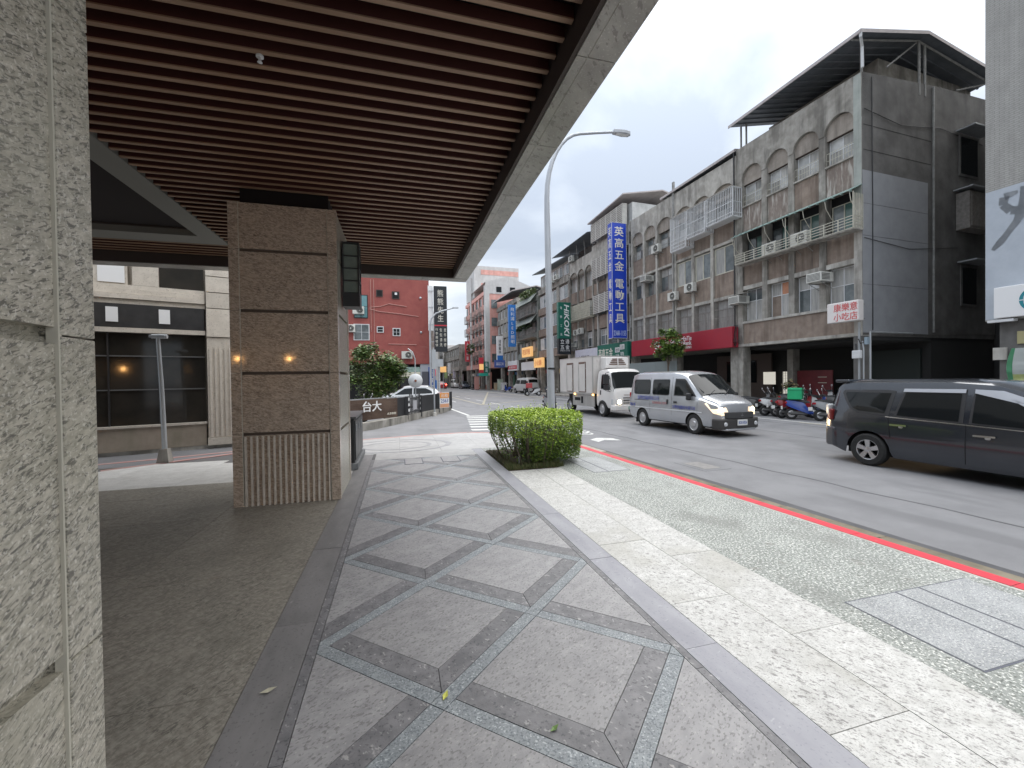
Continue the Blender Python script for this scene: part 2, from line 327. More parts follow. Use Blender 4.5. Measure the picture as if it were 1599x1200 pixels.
def solid(c, rough=.5, **k):
    key = 'paint_%02x%02x%02x_%d' % (*[int(max(0, min(1, v)) * 255) for v in c], int(rough * 10)); return MATS.get(key) or mat(key, c, rough=rough, **k)

# ------------------------------------------------------------------ ground, roads, pavement
g = MB(); g.box(-1500, 1500, -1500, 1500, -1.2, -.16); tag(g.build('ground', asphalt_old), kind='structure', label='dark ground reaching to the horizon')
rd = MB()
rd.prism([tuple(SP(u, n)[:2]) for u, n in ((-80, 14.6), (-80, -4), (420, -4), (420, 30), (6, 30), (1, 20), (-1, 14.6))], -.15, -.1)
tag(rd.build('road', asphalt), kind='structure', label='grey asphalt street running away between the buildings')
sr = MB(); sr.prism([(-40, -1.5), (-5.5, 9.0), (-1, 11.0), (3.0, 11.4), (3.6, 20), (2.0, 24.5), (-3, 16.3), (-40, 4)], -.154, -.104)
tag(sr.build('side_street', asphalt), kind='structure', label='narrow asphalt side street crossing behind the stone pillar')

pav = empty('pavement', 'patterned granite pavement in front of the canopy', None, kind='structure')
del_cat = None
KX = lambda y: 18.92 + (-.0547) * (y - 13.08) - 14.62 * .9985 + .0  # kerb line x at a given y (approx.)
edge_corner = [(-5.91, 10.39), (-4.07, 11.75), (-2.5, 12.6), (-.98, 13.23), (.7, 13.6), (2.2, 13.75), (3.3, 13.2), (4.0, 12.2)]
base = [(-30, -30), (KX(-30), -30), (KX(11.2), 11.2)] + edge_corner[::-1] + [(-30, 3.0)]
b_ = MB(); b_.prism(base, -.16, -.012); b_.build('bedding', mortar, pav)
ZT = 0.0
def stone(poly, m, name, z=ZT, t=.02, gap=.0022):
    cx = sum(p[0] for p in poly) / len(poly); cy = sum(p[1] for p in poly) / len(poly)
    n = len(poly)
    # shrink each edge inward by the joint width
    sgn = 1 if sum(poly[i][0] * poly[(i + 1) % n][1] - poly[(i + 1) % n][0] * poly[i][1] for i in range(n)) > 0 else -1
    q = list(poly)
    for i in range(n):
        a, b = poly[i], poly[(i + 1) % n]; dx, dy = b[0] - a[0], b[1] - a[1]; l = math.hypot(dx, dy)
        if l < 1e-4: continue
        nx, ny = dy / l * sgn, -dx / l * sgn
        q = clip(q, nx, ny, nx * a[0] + ny * a[1] - gap)
        if len(q) < 3: return
    if area(q) < .0012: return
    dz = random.uniform(-.0012, .0012)
    mb = MB(); mb.prism([(p[0] - cx, p[1] - cy) for p in q], -t, 0)
    o = mb.build(name, m, pav); o.location = (cx, cy, z + dz); return o
def rect(x0, x1, y0, y1): return [(x0, y0), (x1, y0), (x1, y1), (x0, y1)]
FX0, FX1, FY0, FY1 = -.54, 1.69, .55, 9.62
AX, BY = .7433, .6925; Y00 = 2.27
nlen = math.hypot(AX, BY)
def field(poly):
    for a, b, c in ((-1, 0, -FX0), (1, 0, FX1), (0, -1, -FY0), (0, 1, FY1)):
        poly = clip(poly, a, b, c)
        if len(poly) < 3: return None
    return poly if area(poly) > .002 else None
LW, DW = .092, .15                     # band widths
def uv(c, s, t): return (c[0] + (s - t) * AX / 2 * 1, c[1] + (s + t) * BY / 2 * 1)   # s,t in [-1,1] diamond axes
hs = 2 * AX * BY / nlen / 2            # half width of a diamond across its sides
ln, dn = LW / 2 / hs, DW / hs
for i in range(-1, 5):
    for j in range(-4, 16):
        if (i + j) % 2 == 0: continue
        c = (FX1 - AX * i, Y00 + BY * j)
        if not (-.2 < c[1] < FY1 + .8): continue
        a = 1 - ln; lo = -1 + ln + dn
        for pts, m, nm in (([(lo, lo), (a, lo), (a, a), (lo, a)], pv_panel, 'paving_slab'),
                           ([(-a, -a), (a, -a), (a, lo), (lo, lo)], pv_dark, 'dark_paving_band'),
                           ([(-a, -a), (lo, lo), (lo, a), (-a, a)], pv_dark, 'dark_paving_band'),
                           ([(-1 - ln, -1 - ln), (1 + -ln, -1 - ln), (1 - ln, -a), (-1 - ln, -a)], pv_blue, 'speckled_paving_band'),
                           ([(-1 - ln, -a), (-a, -a), (-a, a), (-1 - ln, a)], pv_blue, 'speckled_paving_band')):
            q = field([uv(c, s, t) for s, t in pts])
            if q: stone(q, m, nm)
def strip(x0, x1, ys, m, nm, **k):
    for y0, y1 in zip(ys[:-1], ys[1:]): stone(rect(x0, x1, y0, y1), m, nm, **k)
LY = [-2.4, .88, 2.27, 3.655, 5.04, 6.425, 7.81, 9.195, 10.4]
strip(-.605, -.54, [.2, 2.1, 4.0, 5.9, 7.8, 9.7], pv_dark, 'dark_edge_strip'); strip(1.69, 1.745, [.2, 2.1, 4.0, 5.9, 7.8, 9.7], pv_dark, 'dark_edge_strip')
strip(-.885, -.605, [-2, .5, 1.9, 3.3, 4.7, 6.1, 7.5, 9.0, 10.4], pv_edge_dk, 'border_slab'); strip(1.745, 1.99, LY, pv_edge, 'border_slab')
strip(1.99, 2.53, [-3, 1.53, 2.75, 3.94, 5.0, 6.3, 7.62], pv_white, 'white_granite_slab'); strip(2.53, 3.03, [-3, .6, 2.2, 3.5, 5.0, 6.3, 7.62], pv_white, 'white_granite_slab')
# shaded floor under the canopy, its far slabs paled as painted daylight
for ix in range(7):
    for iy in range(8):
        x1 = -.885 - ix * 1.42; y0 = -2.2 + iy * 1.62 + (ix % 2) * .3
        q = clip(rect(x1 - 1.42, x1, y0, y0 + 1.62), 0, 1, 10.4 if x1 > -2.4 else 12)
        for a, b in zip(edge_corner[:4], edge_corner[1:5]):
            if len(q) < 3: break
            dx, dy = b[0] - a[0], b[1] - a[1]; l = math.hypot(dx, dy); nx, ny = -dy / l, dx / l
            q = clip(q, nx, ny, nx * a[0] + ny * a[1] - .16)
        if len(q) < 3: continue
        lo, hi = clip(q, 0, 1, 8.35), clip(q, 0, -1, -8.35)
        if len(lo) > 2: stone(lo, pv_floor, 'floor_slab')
        if len(hi) > 2: stone(hi, pv_daylit, 'floor_slab')
# pale pavement toward the corner with a ring pattern
lp = [(-5.9, 10.3), (-4.5, 10.3), (-4.5, 11.3)]
for ix in range(-2, 4):
    for iy in range(4):
        q = rect(ix * 1.0 + .0, ix * 1.0 + 1.0, 10.4 + iy * .8, 10.4 + iy * .8 + .8)
        for a, b in zip(edge_corner[:-1], edge_corner[1:]):
            dx, dy = b[0] - a[0], b[1] - a[1]; l = math.hypot(dx, dy); nx, ny = -dy / l, dx / l
            q = clip(q, nx, ny, nx * a[0] + ny * a[1] - .16)
            if len(q) < 3: break
        if len(q) > 2: stone(q, pv_pale, 'pale_slab')
strip(-.54, 1.745, [9.62, 10.4], pv_pale, 'pale_slab')
pv_ring = mat('paving_ring', (.26, .255, .265), (.32, .315, .325), .5, sc=6)
for r0_, r1_ in ((1.35, 1.5), (.85, .95)):
    for k in range(16):
        a0, a1 = 2 * math.pi * k / 16, 2 * math.pi * (k + 1) / 16
        mb = MB(); cx, cy = -.1, 11.6
        mb.prism([(cx + r0_ * math.cos(a0), cy + .75 * r0_ * math.sin(a0)), (cx + r1_ * math.cos(a0), cy + .75 * r1_ * math.sin(a0)), (cx + r1_ * math.cos(a1), cy + .75 * r1_ * math.sin(a1)), (cx + r0_ * math.cos(a1), cy + .75 * r0_ * math.sin(a1))], -.01, .004)
        mb.build('ring_slab', pv_ring, pav)
# pebble-wash strip beside the kerb, service covers
pb = MB(); pb.prism([(3.03, -30), (KX(-30) - .11, -30), (KX(11) - .11, 11.0), (KX(11.2) - .25, 11.6), (1.99, 11.6), (1.99, 9.95), (3.03, 9.95)], -.012, -.001); pb.build('pebble_wash_strip', pv_pebble, pav)
pv_cov = mat('cover_pebble', (.27, .28, .285), (.36, .37, .375), .6, sc=4, bump=.35, bsc=160, specks=[((.62, .62, .6), 85, .57, .8, I3, Z3), ((.12, .125, .13), 80, .57, .7, I3, Z3)])
cover_fr = mat('cover_frame', (.10, .105, .13), rough=.6)
def cover(x0, x1, y0, y1, divs):
    mb = MB(); mb.box(x0, x1, y0, y1, -.02, .0005); o = mb.build('service_cover_frame', cover_fr, pav)
    n = len(divs) - 1
    for a, b in zip(divs[:-1], divs[1:]):
        m2 = MB(); m2.box(x0 + .014, x1 - .014, a + .009, b - .009, -.005, .003); m2.build('service_cover', pv_cov, pav)
def coverx(y0, y1, xs):
    mb = MB(); mb.box(xs[0], xs[-1], y0, y1, -.02, .0005); mb.build('service_cover_frame', cover_fr, pav)
    for a, b in zip(xs[:-1], xs[1:]):
        m2 = MB(); m2.box(a + .010, b - .010, y0 + .012, y1 - .012, -.005, .003); m2.build('service_cover', pv_cov, pav)
coverx(1.60, 2.40, [3.27, 3.80, 4.06, 4.62]); coverx(7.0, 8.4, [3.45, 3.75, 4.2])
for x in (.09, .88): 
    mb = MB(); mb.box(x, x + .39, 8.9, 9.5, -.01, .004); mb.build('service_cover_frame', cover_fr, pav); m2 = MB(); m2.box(x + .02, x + .37, 8.92, 9.48, -.01, .007); m2.build('service_cover', pv_panel, pav)
# kerb with red paint, gutter
kerb = empty('kerb', 'red painted kerb along the pavement edge', None, kind='structure'); gut = empty('gutter', 'concrete gutter slabs beside the red kerb', None, kind='structure')
for k in range(-14, 14):
    u0_ = -14.3 + k * 1.2 + 3
    if u0_ + 1.2 > -.6: continue
    def Q(us, ns): return [tuple(SP(u, n)[:2]) for u, n in us] 
    a, b = u0_ + .003, u0_ + 1.197
    mb = MB(); mb.prism([tuple(SP(u, n)[:2]) for u, n in ((a, 14.74), (b, 14.74), (b, 14.56), (a, 14.56))], -.15, .001); mb.build('kerb_stone', conc_lt, kerb)
    mb = MB(); mb.prism([tuple(SP(u, n)[:2]) for u, n in ((a, 14.70 + random.uniform(-.006, .006)), (b, 14.70), (b, 14.553), (a, 14.553))], -.093, .005); mb.build('red_stripe', red_paint, kerb)
    mb = MB(); w_ = 14.12 + random.uniform(-.02, .02); mb.prism([tuple(SP(u, n)[:2]) for u, n in ((a, 14.56), (b, 14.56), (b, w_), (a, w_))], -.15, -.094); mb.build('gutter_slab', (concrete_g if (k % 3) else gutter_dk) if u0_ > -5 else gutter_dk, gut)
    if u0_ < -6.2:
        mb = MB(); w_ = 14.22; mb.prism([tuple(SP(u, n)[:2]) for u, n in ((a, 14.55), (b, 14.55), (b, w_ + .05), (a, w_))], -.15, -.088); mb.build('gutter_dirt', gutter_dk, gut)
# corner kerb, faded red
for a, b in zip(edge_corner[:-1], edge_corner[1:]):
    dx, dy = b[0] - a[0], b[1] - a[1]; l = math.hypot(dx, dy); nx, ny = dy / l * .17, -dx / l * .17
    mb = MB(); mb.prism([a, b, (b[0] + nx, b[1] + ny), (a[0] + nx, a[1] + ny)], -.15, .002); mb.build('kerb_stone', red_faded, kerb)
mb = MB(); mb.prism([tuple(SP(u, n)[:2]) for u, n in ((-60, 14.12), (-60, 14.02), (-9, 14.0), (-7.2, 13.95), (-5, 14.02), (-3, 14.05), (0, 14.08), (0, 14.12))], -.1, -.096); mb.build('asphalt_patch', asphalt_old, gut)
# road markings
mk = empty('road_markings', 'white and yellow painted markings on the asphalt', None, kind='structure')
def paint(pts, m=white_paint, z=-.0955, name='painted_line'):
    mb = MB(); mb.prism(pts, z - .003, z); return mb.build(name, m, mk)
def sline(u0_, u1_, n, w, m=white_paint, z=-.0955): return paint([tuple(SP(u, q)[:2]) for u, q in ((u0_, n - w / 2), (u1_, n - w / 2), (u1_, n + w / 2), (u0_, n + w / 2))], m, z)
sline(-30, 60, 3.75, .12)
paint([tuple(SP(u, n)[:2]) for u, n in ((-1.1, 3.85), (-.2, 3.85), (-.2, 4.0), (-1.1, 4.0))], yellow_paint)
for k in range(9): sline(12 + k * 5, 14.5 + k * 5, 10.9, .1)
for k in range(7):         # zebra across the side street mouth
    x0 = 2.55 + k * .12; y0 = 14.9 + k * .95
    paint([(x0, y0), (x0 + 2.1, y0 - .45), (x0 + 2.1, y0 - .05), (x0, y0 + .4)], name='zebra_stripe')
sline(9, 30, 15.0, .15); sline(22, 60, 13.2, .12)
for k in range(6): paint([tuple(SP(u, n)[:2]) for u, n in ((22 + k * 1.4, 14.6 - k * .25), (23.2 + k * 1.4, 14.5 - k * .25), (23.4 + k * 1.4, 13.9 - k * .2), (22.2 + k * 1.4, 14.0 - k * .2))])
for a, b in (((17, 12.2), (40, 11.6)), ((17, 12.2), (24, 4.2)), ((24, 4.2), (46, 4.0)), ((46, 4), (40, 11.6)), ((17, 12.2), (46, 4.0)), ((24, 4.2), (40, 11.6))):
    p, q = SP(*a), SP(*b); d = (q - p).normalized(); s = Vector((-d.y, d.x, 0)) * .09
    paint([tuple((p + s)[:2]), tuple((q + s)[:2]), tuple((q - s)[:2]), tuple((p - s)[:2])], yellow_paint, -.0945)
for n_, u0_, u1_, w_ in ((12.3, -10, 2, .02), (4.7, -14, 20, .03), (7.2, -20, 30, .015)):
    pts = [SP(u0_ + (u1_ - u0_) * k / 24, n_ + .03 * math.sin(k * 1.7) + .02 * math.sin(k * 4.1)) for k in range(25)]
    for p_, q_ in zip(pts[:-1], pts[1:]): paint([tuple((p_ + SN * w_)[:2]), tuple((q_ + SN * w_)[:2]), tuple((q_ - SN * w_)[:2]), tuple((p_ - SN * w_)[:2])], asphalt_old, -.0975, 'asphalt_seam')
# bicycle and chevron symbols near the kerb
for du in (0, .22):
    paint([tuple(SP(u + du, n)[:2]) for u, n in ((-1.45, 12.75), (-1.2, 12.75), (-.95, 13.15), (-1.2, 13.15))]); 
    paint([tuple(SP(u + du, n)[:2]) for u, n in ((-.95, 13.15), (-1.2, 13.15), (-1.45, 13.5), (-1.2, 13.5))])
for cu in (.3, 1.15):
    mb = MB()
    for k in range(14):
        a0, a1 = 2 * math.pi * k / 14, 2 * math.pi * (k + 1) / 14
        pts = [SP(cu + r_ * math.cos(a), 12.95 + r_ * .8 * math.sin(a)) for r_, a in ((.20, a0), (.29, a0), (.29, a1), (.20, a1))]
        mb.prism([tuple(p[:2]) for p in pts], -.0985, -.0955)
    mb.build('painted_symbol', white_paint, mk)
for a, b in (((.3, 12.95), (.75, 12.6)), ((.75, 12.6), (1.15, 12.95)), ((.55, 13.05), (1.0, 12.62)), ((.3, 12.95), (.55, 13.05))):
    p, q = SP(*a), SP(*b); d = (q - p).normalized(); s = Vector((-d.y, d.x, 0)) * .04
    paint([tuple((p + s)[:2]), tuple((q + s)[:2]), tuple((q - s)[:2]), tuple((p - s)[:2])], white_paint, -.0945)
# manhole covers set in the asphalt
mh = MB(); mh.box(-.45, .45, -.32, .32, -.012, .004); mh.box(-.32, .32, -.2, .2, .004, .008, 1)
o = mh.build('manhole_cover', [asphalt, mat('cover_grey', (.17, .165, .16), (.23, .22, .21), .7, sc=9)]); o.location = SP(-5.1, 13.2, -.1); o.rotation_euler = (0, 0, SZ); tag(o, 'square concrete manhole cover in the asphalt near the red kerb', 'manhole cover')
mh = MB(); mh.lathe([(.0, .006), (.3, .006), (.33, 0)], 20); o = mh.build('manhole_cover', asphalt_old); o.location = SP(-6.1, 7.6, -.1); tag(o, 'small round dark manhole cover left of the dark minivan', 'manhole cover')
# parking strip and pavement under the arcades on the far side
fp = MB(); fp.prism([tuple(SP(u, n)[:2]) for u, n in ((-40, 1.2), (420, 1.2), (420, -12), (-40, -12))], -.16, .02); tag(fp.build('far_pavement', conc_lt), kind='structure', label='raised pavement under the arcades across the street')
lv = MB()
def leaf(name, label, x, y, m, rz, s=.035):
    mb = MB(); mb._a([(-s, 0, .004), (0, -s * .45, .006), (s, 0, .012), (0, s * .45, .006), (0, 0, .002)], [(0, 1, 4), (1, 2, 4), (2, 3, 4), (3, 0, 4)], 0)
    o = mb.build(name, m); o.location = (x, y, .003); o.rotation_euler = (0, 0, rz); return tag(o, label, 'leaf')
leaf_y = mat('leaf_yellow', (.55, .55, .10), rough=.5); leaf_g = mat('leaf_green_dry', (.13, .22, .06), rough=.5); leaf_p = mat('leaf_pale', (.55, .52, .40), rough=.6)
leaf('fallen_leaf', 'yellow fallen leaf on the speckled band crossing', .22, 2.30, leaf_y, 1.1)
leaf('fallen_leaf', 'green fallen leaf in the middle of a grey slab', .72, 1.93, leaf_g, .4, .03)
leaf('fallen_leaf', 'pale curled leaf on the dark border beside the shaded floor', -.74, 2.62, leaf_p, .2, .045)
leaf('fallen_leaf', 'small olive leaf on the lavender border at the front right', 1.93, 1.22, leaf_g, 2.0, .025)

# ------------------------------------------------------------------ stone pillars
def pillar(name, label, x0, x1, y0, y1, top=4.27):
    t = empty(name, label, 'pillar', ((x0 + x1) / 2, (y0 + y1) / 2, 0))
    hx, hy = (x1 - x0) / 2, (y1 - y0) / 2; pw = .125
    c = MB(); c.box(-hx + .05, hx - .05, -hy + .05, hy - .05, 0, top); c.build('core', granite if y0 < 3 else mat('groove_brown', (.13, .10, .08), rough=.9), t)
    c = MB(); c.box(-hx + .12, hx - .12, -hy + .12, hy - .12, top + .002, top + .3); c.build('neck', soffit_dk, t)
    js = [0, 1.02, 1.88, 2.76, 3.61, top]
    for sx in (-1, 1):
        for sy in (-1, 1):
            for z0, z1 in zip(js[:-1], js[1:]):
                p = MB(); xs = sorted((sx * hx, sx * (hx - pw))); ys = sorted((sy * hy, sy * (hy - pw)))
                p.box(xs[0], xs[1], ys[0], ys[1], z0 + .002, z1 - .002); p.build('corner_stone', granite if sx > 0 and name != 'x' and y0 < 3 else granite_front, t, bevel=.004)
    for face in ('-y', '+x', '+y', '-x'):
        wdt = (hx if 'y' in face else hy) - pw; d = (hy if 'y' in face else hx)
        for k, (z0, z1) in enumerate(zip(js[:-1], js[1:])):
            zz0 = z0 + (.0 if k == 0 else .022); zz1 = z1 - (.022 if k < 4 else 0)
            p = MB(); o_ = d - (.035 if k == 0 and face == '-y' else .012); o1 = d - .06
            w_ = wdt - .004
            if face == '-y': p.box(-w_, w_, -o_, -o1, zz0, zz1)
            if face == '+y': p.box(-w_, w_, o1, o_, zz0, zz1)
            if face == '+x': p.box(o1, o_, -w_, w_, zz0, zz1)
            if face == '-x': p.box(-o_, -o1, -w_, w_, zz0, zz1)
            p.build('stone_panel', granite_front if face == '-y' else granite, t)
        if face in ('-y', '+x'):
            for s_ in (-1, 1):
                p = MB(); a_ = s_ * (wdt + .0)
                if face == '-y': p.box(a_ - .006, a_ + .006, -hy + .004, -hy + .03, 0, top)
                else: p.box(hx - .03, hx - .004, a_ - .006, a_ + .006, 0, top)
                p.build('pale_joint', joint, t)
        n = 16
        if face == '-y':
            me = None
            for k in range(n):
                q = -wdt + .03 + (2 * wdt - .06) * k / (n - 1)
                if me is None:
                    p = MB(); p._a([(-.014, .0, 0), (.014, .0, 0), (.010, -.03, 0), (-.010, -.03, 0), (-.014, .0, .985), (.014, .0, .985), (.010, -.03, .985), (-.010, -.03, .985)], [(0, 1, 5, 4), (1, 2, 6, 5), (2, 3, 7, 6), (3, 0, 4, 7), (4, 5, 6, 7)], 0); me = p.mesh('flute_rib', granite_rib)
                o = link('flute_rib', me, t)
                if face == '-y': o.location = (q, -d + .034, 0)
                else: o.location = (d - .034, q, 0); o.rotation_euler = (0, 0, math.pi / 2)
    return t
pillar('stone_pillar', 'speckled beige granite pillar close by on the left, cut off by the picture edge', -2.27, -.85, .15, 1.49)
pillar('stone_pillar', 'granite pillar, front browned as painted shade, with a fluted base standing free under the slatted canopy', -2.25, -.85, 6.61, 8.0)
for hgt, o in ((1, 0),): pass

# ------------------------------------------------------------------ canopy
can = empty('slatted_canopy', 'dark slatted wooden ceiling with a pale granite edge beam overhead', 'canopy', (0, 0, 4.25))
ZS = .22
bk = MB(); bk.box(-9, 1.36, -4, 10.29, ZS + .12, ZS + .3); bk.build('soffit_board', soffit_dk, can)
me = {}
for k in range(56):
    y = .25 + k * .1815
    long = y > 9.45
    key = 'l' if long else 's'
    if key not in me:
        p = MB(); xl = -8.6 if long else -3.17
        p.box(xl, 1.33, -.023, .023, 0, .012); p.box(xl, 1.33, -.022, .022, .0125, .11, 1); me[key] = p.mesh('slat', [slat_m, slat_dk])
    link('slat', me[key], can, loc=(0, y, ZS))
fa = MB(); fa.box(1.34, 1.375, -4, 10.29, .01, ZS + .12); fa.box(-9, 1.34, 10.30, 10.335, .01, ZS + .12); fa.build('fascia_board', fascia_m, can)
# coffer: painted frame with a recessed ceiling
cf = MB(); cf.box(-3.53, -3.175, -4, 9.42, ZS - .01, ZS + .1); cf.box(-9, -3.53, 8.95, 9.42, ZS - .01, ZS + .1); cf.build('coffer_frame', coffer_m, can)
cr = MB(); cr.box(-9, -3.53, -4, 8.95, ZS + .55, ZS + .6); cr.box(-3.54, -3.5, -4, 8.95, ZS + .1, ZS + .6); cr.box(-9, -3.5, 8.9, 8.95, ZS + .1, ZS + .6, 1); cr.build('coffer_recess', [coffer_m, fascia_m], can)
ys = [-4.0, -1.2, .3, 1.75, 3.0, 4.25, 5.5, 6.75, 8.0, 9.25, 10.31]
for a, b in zip(ys[:-1], ys[1:]):
    p = MB(); p.box(1.465, 1.71, a + .004, b - .004, 0, .9); p.box(1.376, 1.46, a + .004, b - .004, -.001, .9); p.build('edge_beam_stone', beam_m, can)
xs = [1.71, .6, -.5, -1.6, -2.7, -3.8, -4.9, -6.0, -9]
for a, b in zip(xs[:-1], xs[1:]):
    p = MB(); p.box(b + .004, a - .004, 10.336, 10.67, 0, .9); p.build('edge_beam_stone', beam_m, can)
jf = MB(); jf.box(1.459, 1.467, -4, 10.3, .004, .5); jf.build('beam_joint', joint, can)
ob = MB(); ob.box(-14, 1.69, -16, 10.64, 5.14, 6.0); ob.box(-14, -3, -16, -4.0, 0, 5.13)
tag(ob.build('office_building', beam_m), 'stone office block carried over the slatted canopy', 'building')
for x_, lb in ((-5.6, 'small warm wall lamp on the office wall behind the viewer, far left'), (-3.92, 'small warm wall lamp on the office wall behind the viewer, nearer the canopy edge')):
    t = empty('wall_lamp', lb, 'wall lamp', (x_, -3.97, 2.62)); p = MB(); p.box(-.06, .06, -.03, .0, -.12, .12); p.build('back_plate', black_m, t)
    p = MB(); p.lathe([(0, -.055), (.04, -.04), (.055, 0), (.04, .04), (0, .055)], 12, c=(0, .07, 0)); p.build('bulb', mat('lamp_bulb', (1, .8, .5), rough=.4, emit=(1, .5, .16), es=90) if 'lamp_bulb' not in MATS else MATS['lamp_bulb'], t, smooth=True)
def sprinkler(x, y, label):
    t = empty('sprinkler_head', label, 'sprinkler', (x, y, 4.25 + ZS), group='ceiling sprinklers')
    p = MB(); p.lathe([(.03, 0), (.03, -.012), (.012, -.014), (.012, -.05), (.02, -.055), (.0, -.06)], 12); p.build('nozzle', white_metal, t, smooth=True)
sprinkler(-1.07, 3.92, 'single small sprinkler head between the slats above the left'); sprinkler(.42, 2.56, 'left one of the sprinkler pair at the top edge'); sprinkler(.50, 2.58, 'right one of the sprinkler pair at the top edge')
# ------------------------------------------------------------------ right-hand street front
def W(root, u0, u1, w0, w1, y, fm, pm, cols=2, transom=None, name='window', fr=.035, dep=.05):
    """window facing +n at local depth y: frame part with pane sub-parts"""
    f = MB(); yb = y - dep
    f.box(u0, u1, yb, y, w0, w0 + fr); f.box(u0, u1, yb, y, w1 - fr, w1); f.box(u0, u0 + fr, yb, y, w0 + fr, w1 - fr); f.box(u1 - fr, u1, yb, y, w0 + fr, w1 - fr)
    cw = (u1 - u0 - 2 * fr) / cols
    for k in range(1, cols): x = u0 + fr + cw * k; f.box(x - fr / 2, x + fr / 2, yb, y - .004, w0 + fr, w1 - fr)
    if transom: f.box(u0 + fr, u1 - fr, yb + .01, y - .008, transom - fr / 2, transom + fr / 2)
    o = f.build(name, fm, root)
    pms = pm if isinstance(pm, list) else [pm]
    n = 0
    for k in range(cols):
        x0 = u0 + fr + cw * k + fr / 2; x1 = x0 + cw - fr
        for z0, z1 in (((w0 + fr, transom - fr / 2), (transom + fr / 2, w1 - fr)) if transom else ((w0 + fr, w1 - fr),)):
            p = MB(); p.box(x0 - fr / 2, x1 + fr / 2, yb + .012, yb + .02, z0, z1); p.build('pane', pms[n % len(pms)], o); n += 1
    return o
def archpts(u0, u1, spring, top, n=10):
    c = (u0 + u1) / 2; hw = (u1 - u0) / 2
    return [(c - hw * math.cos(math.pi * k / n), spring + (top - spring) * math.sin(math.pi * k / n)) for k in range(n + 1)]
def arch_plate(root, u0, u1, a0, a1, spring, top, wtop, y0, y1, m, name='arch_wall'):
    """wall panel u0..u1 with an arched opening a0..a1, from the spring line to wtop"""
    mb = MB(); pts = archpts(a0, a1, spring, top)
    if a0 > u0 + .002: mb.box(u0, a0, y0, y1, spring, wtop)
    if a1 < u1 - .002: mb.box(a1, u1, y0, y1, spring, wtop)
    for p, q in zip(pts[:-1], pts[1:]):
        mb._a([(p[0], y1, p[1]), (q[0], y1, q[1]), (q[0], y1, wtop), (p[0], y1, wtop), (p[0], y0, p[1]), (q[0], y0, q[1])], [(0, 3, 2, 1), (0, 1, 5, 4)], 0)
    return mb.build(name, m, root)
def tymp(root, a0, a1, spring, top, zb, y, m):
    pts = archpts(a0, a1, spring, top); mb = MB()
    mb._a([(a1, y, zb)] + [(p[0], y, p[1]) for p in pts[::-1]] + [(a0, y, zb)], [tuple(range(len(pts) + 2))], 0)
    return mb.build('arch_panel', m, root)
def box(root, name, u0, u1, y0, y1, w0, w1, m, bevel=0):
    p = MB(); p.box(u0, u1, y0, y1, w0, w1); return p.build(name, m, root, bevel=bevel)
def bars(root, u0, u1, y, w0, w1, m, pitch=.11, horiz=(), t=.012, name='window_grille'):
    p = MB(); n = max(2, int((u1 - u0) / pitch))
    for k in range(n + 1):
        x = u0 + (u1 - u0) * k / n; p.box(x - t / 2, x + t / 2, y - t / 2, y + t / 2, w0, w1)
    for z in (w0, w1) + tuple(horiz): p.box(u0, u1, y - t * .7, y + t * .7, z - t * .7, z + t * .7)
    return p.build(name, m, root)
def cage(root, u0, u1, w0, w1, y0, y1, m, pitch=.105, hz=(.28, .55), name='window_cage', floor=True):
    """projecting barred window cage"""
    p = MB(); t = .026
    n = int((u1 - u0) / pitch)
    for k in range(n + 1):
        x = u0 + (u1 - u0) * k / n; p.box(x - t / 2, x + t / 2, y1 - t, y1, w0, w1)
    for s in (u0, u1):
        for k in range(5):
            y = y0 + (y1 - y0) * k / 5; p.box(s - t / 2, s + t / 2, y, y + t, w0, w1)
    zs = [w0, w1] + [w0 + (w1 - w0) * h for h in hz]
    for z in zs:
        tt = .03 if z in (w0, w1) else t
        p.box(u0, u1, y1 - tt, y1 + .004, z - tt / 2, z + tt / 2); p.box(u0 - .002, u0 + tt, y0, y1 - tt, z - tt / 2, z + tt / 2); p.box(u1 - tt, u1 + .002, y0, y1 - tt, z - tt / 2, z + tt / 2)
    for s in (u0, u1): p.box(s - .025, s + .025, y1 - .03, y1 + .006, w0, w1)
    o = p.build(name, m, root)
    if floor: box(o, 'cage_floor', u0, u1, y0, y1 - .04, w0 - .05, w0 - .02, m)
    return o
_ac = {}
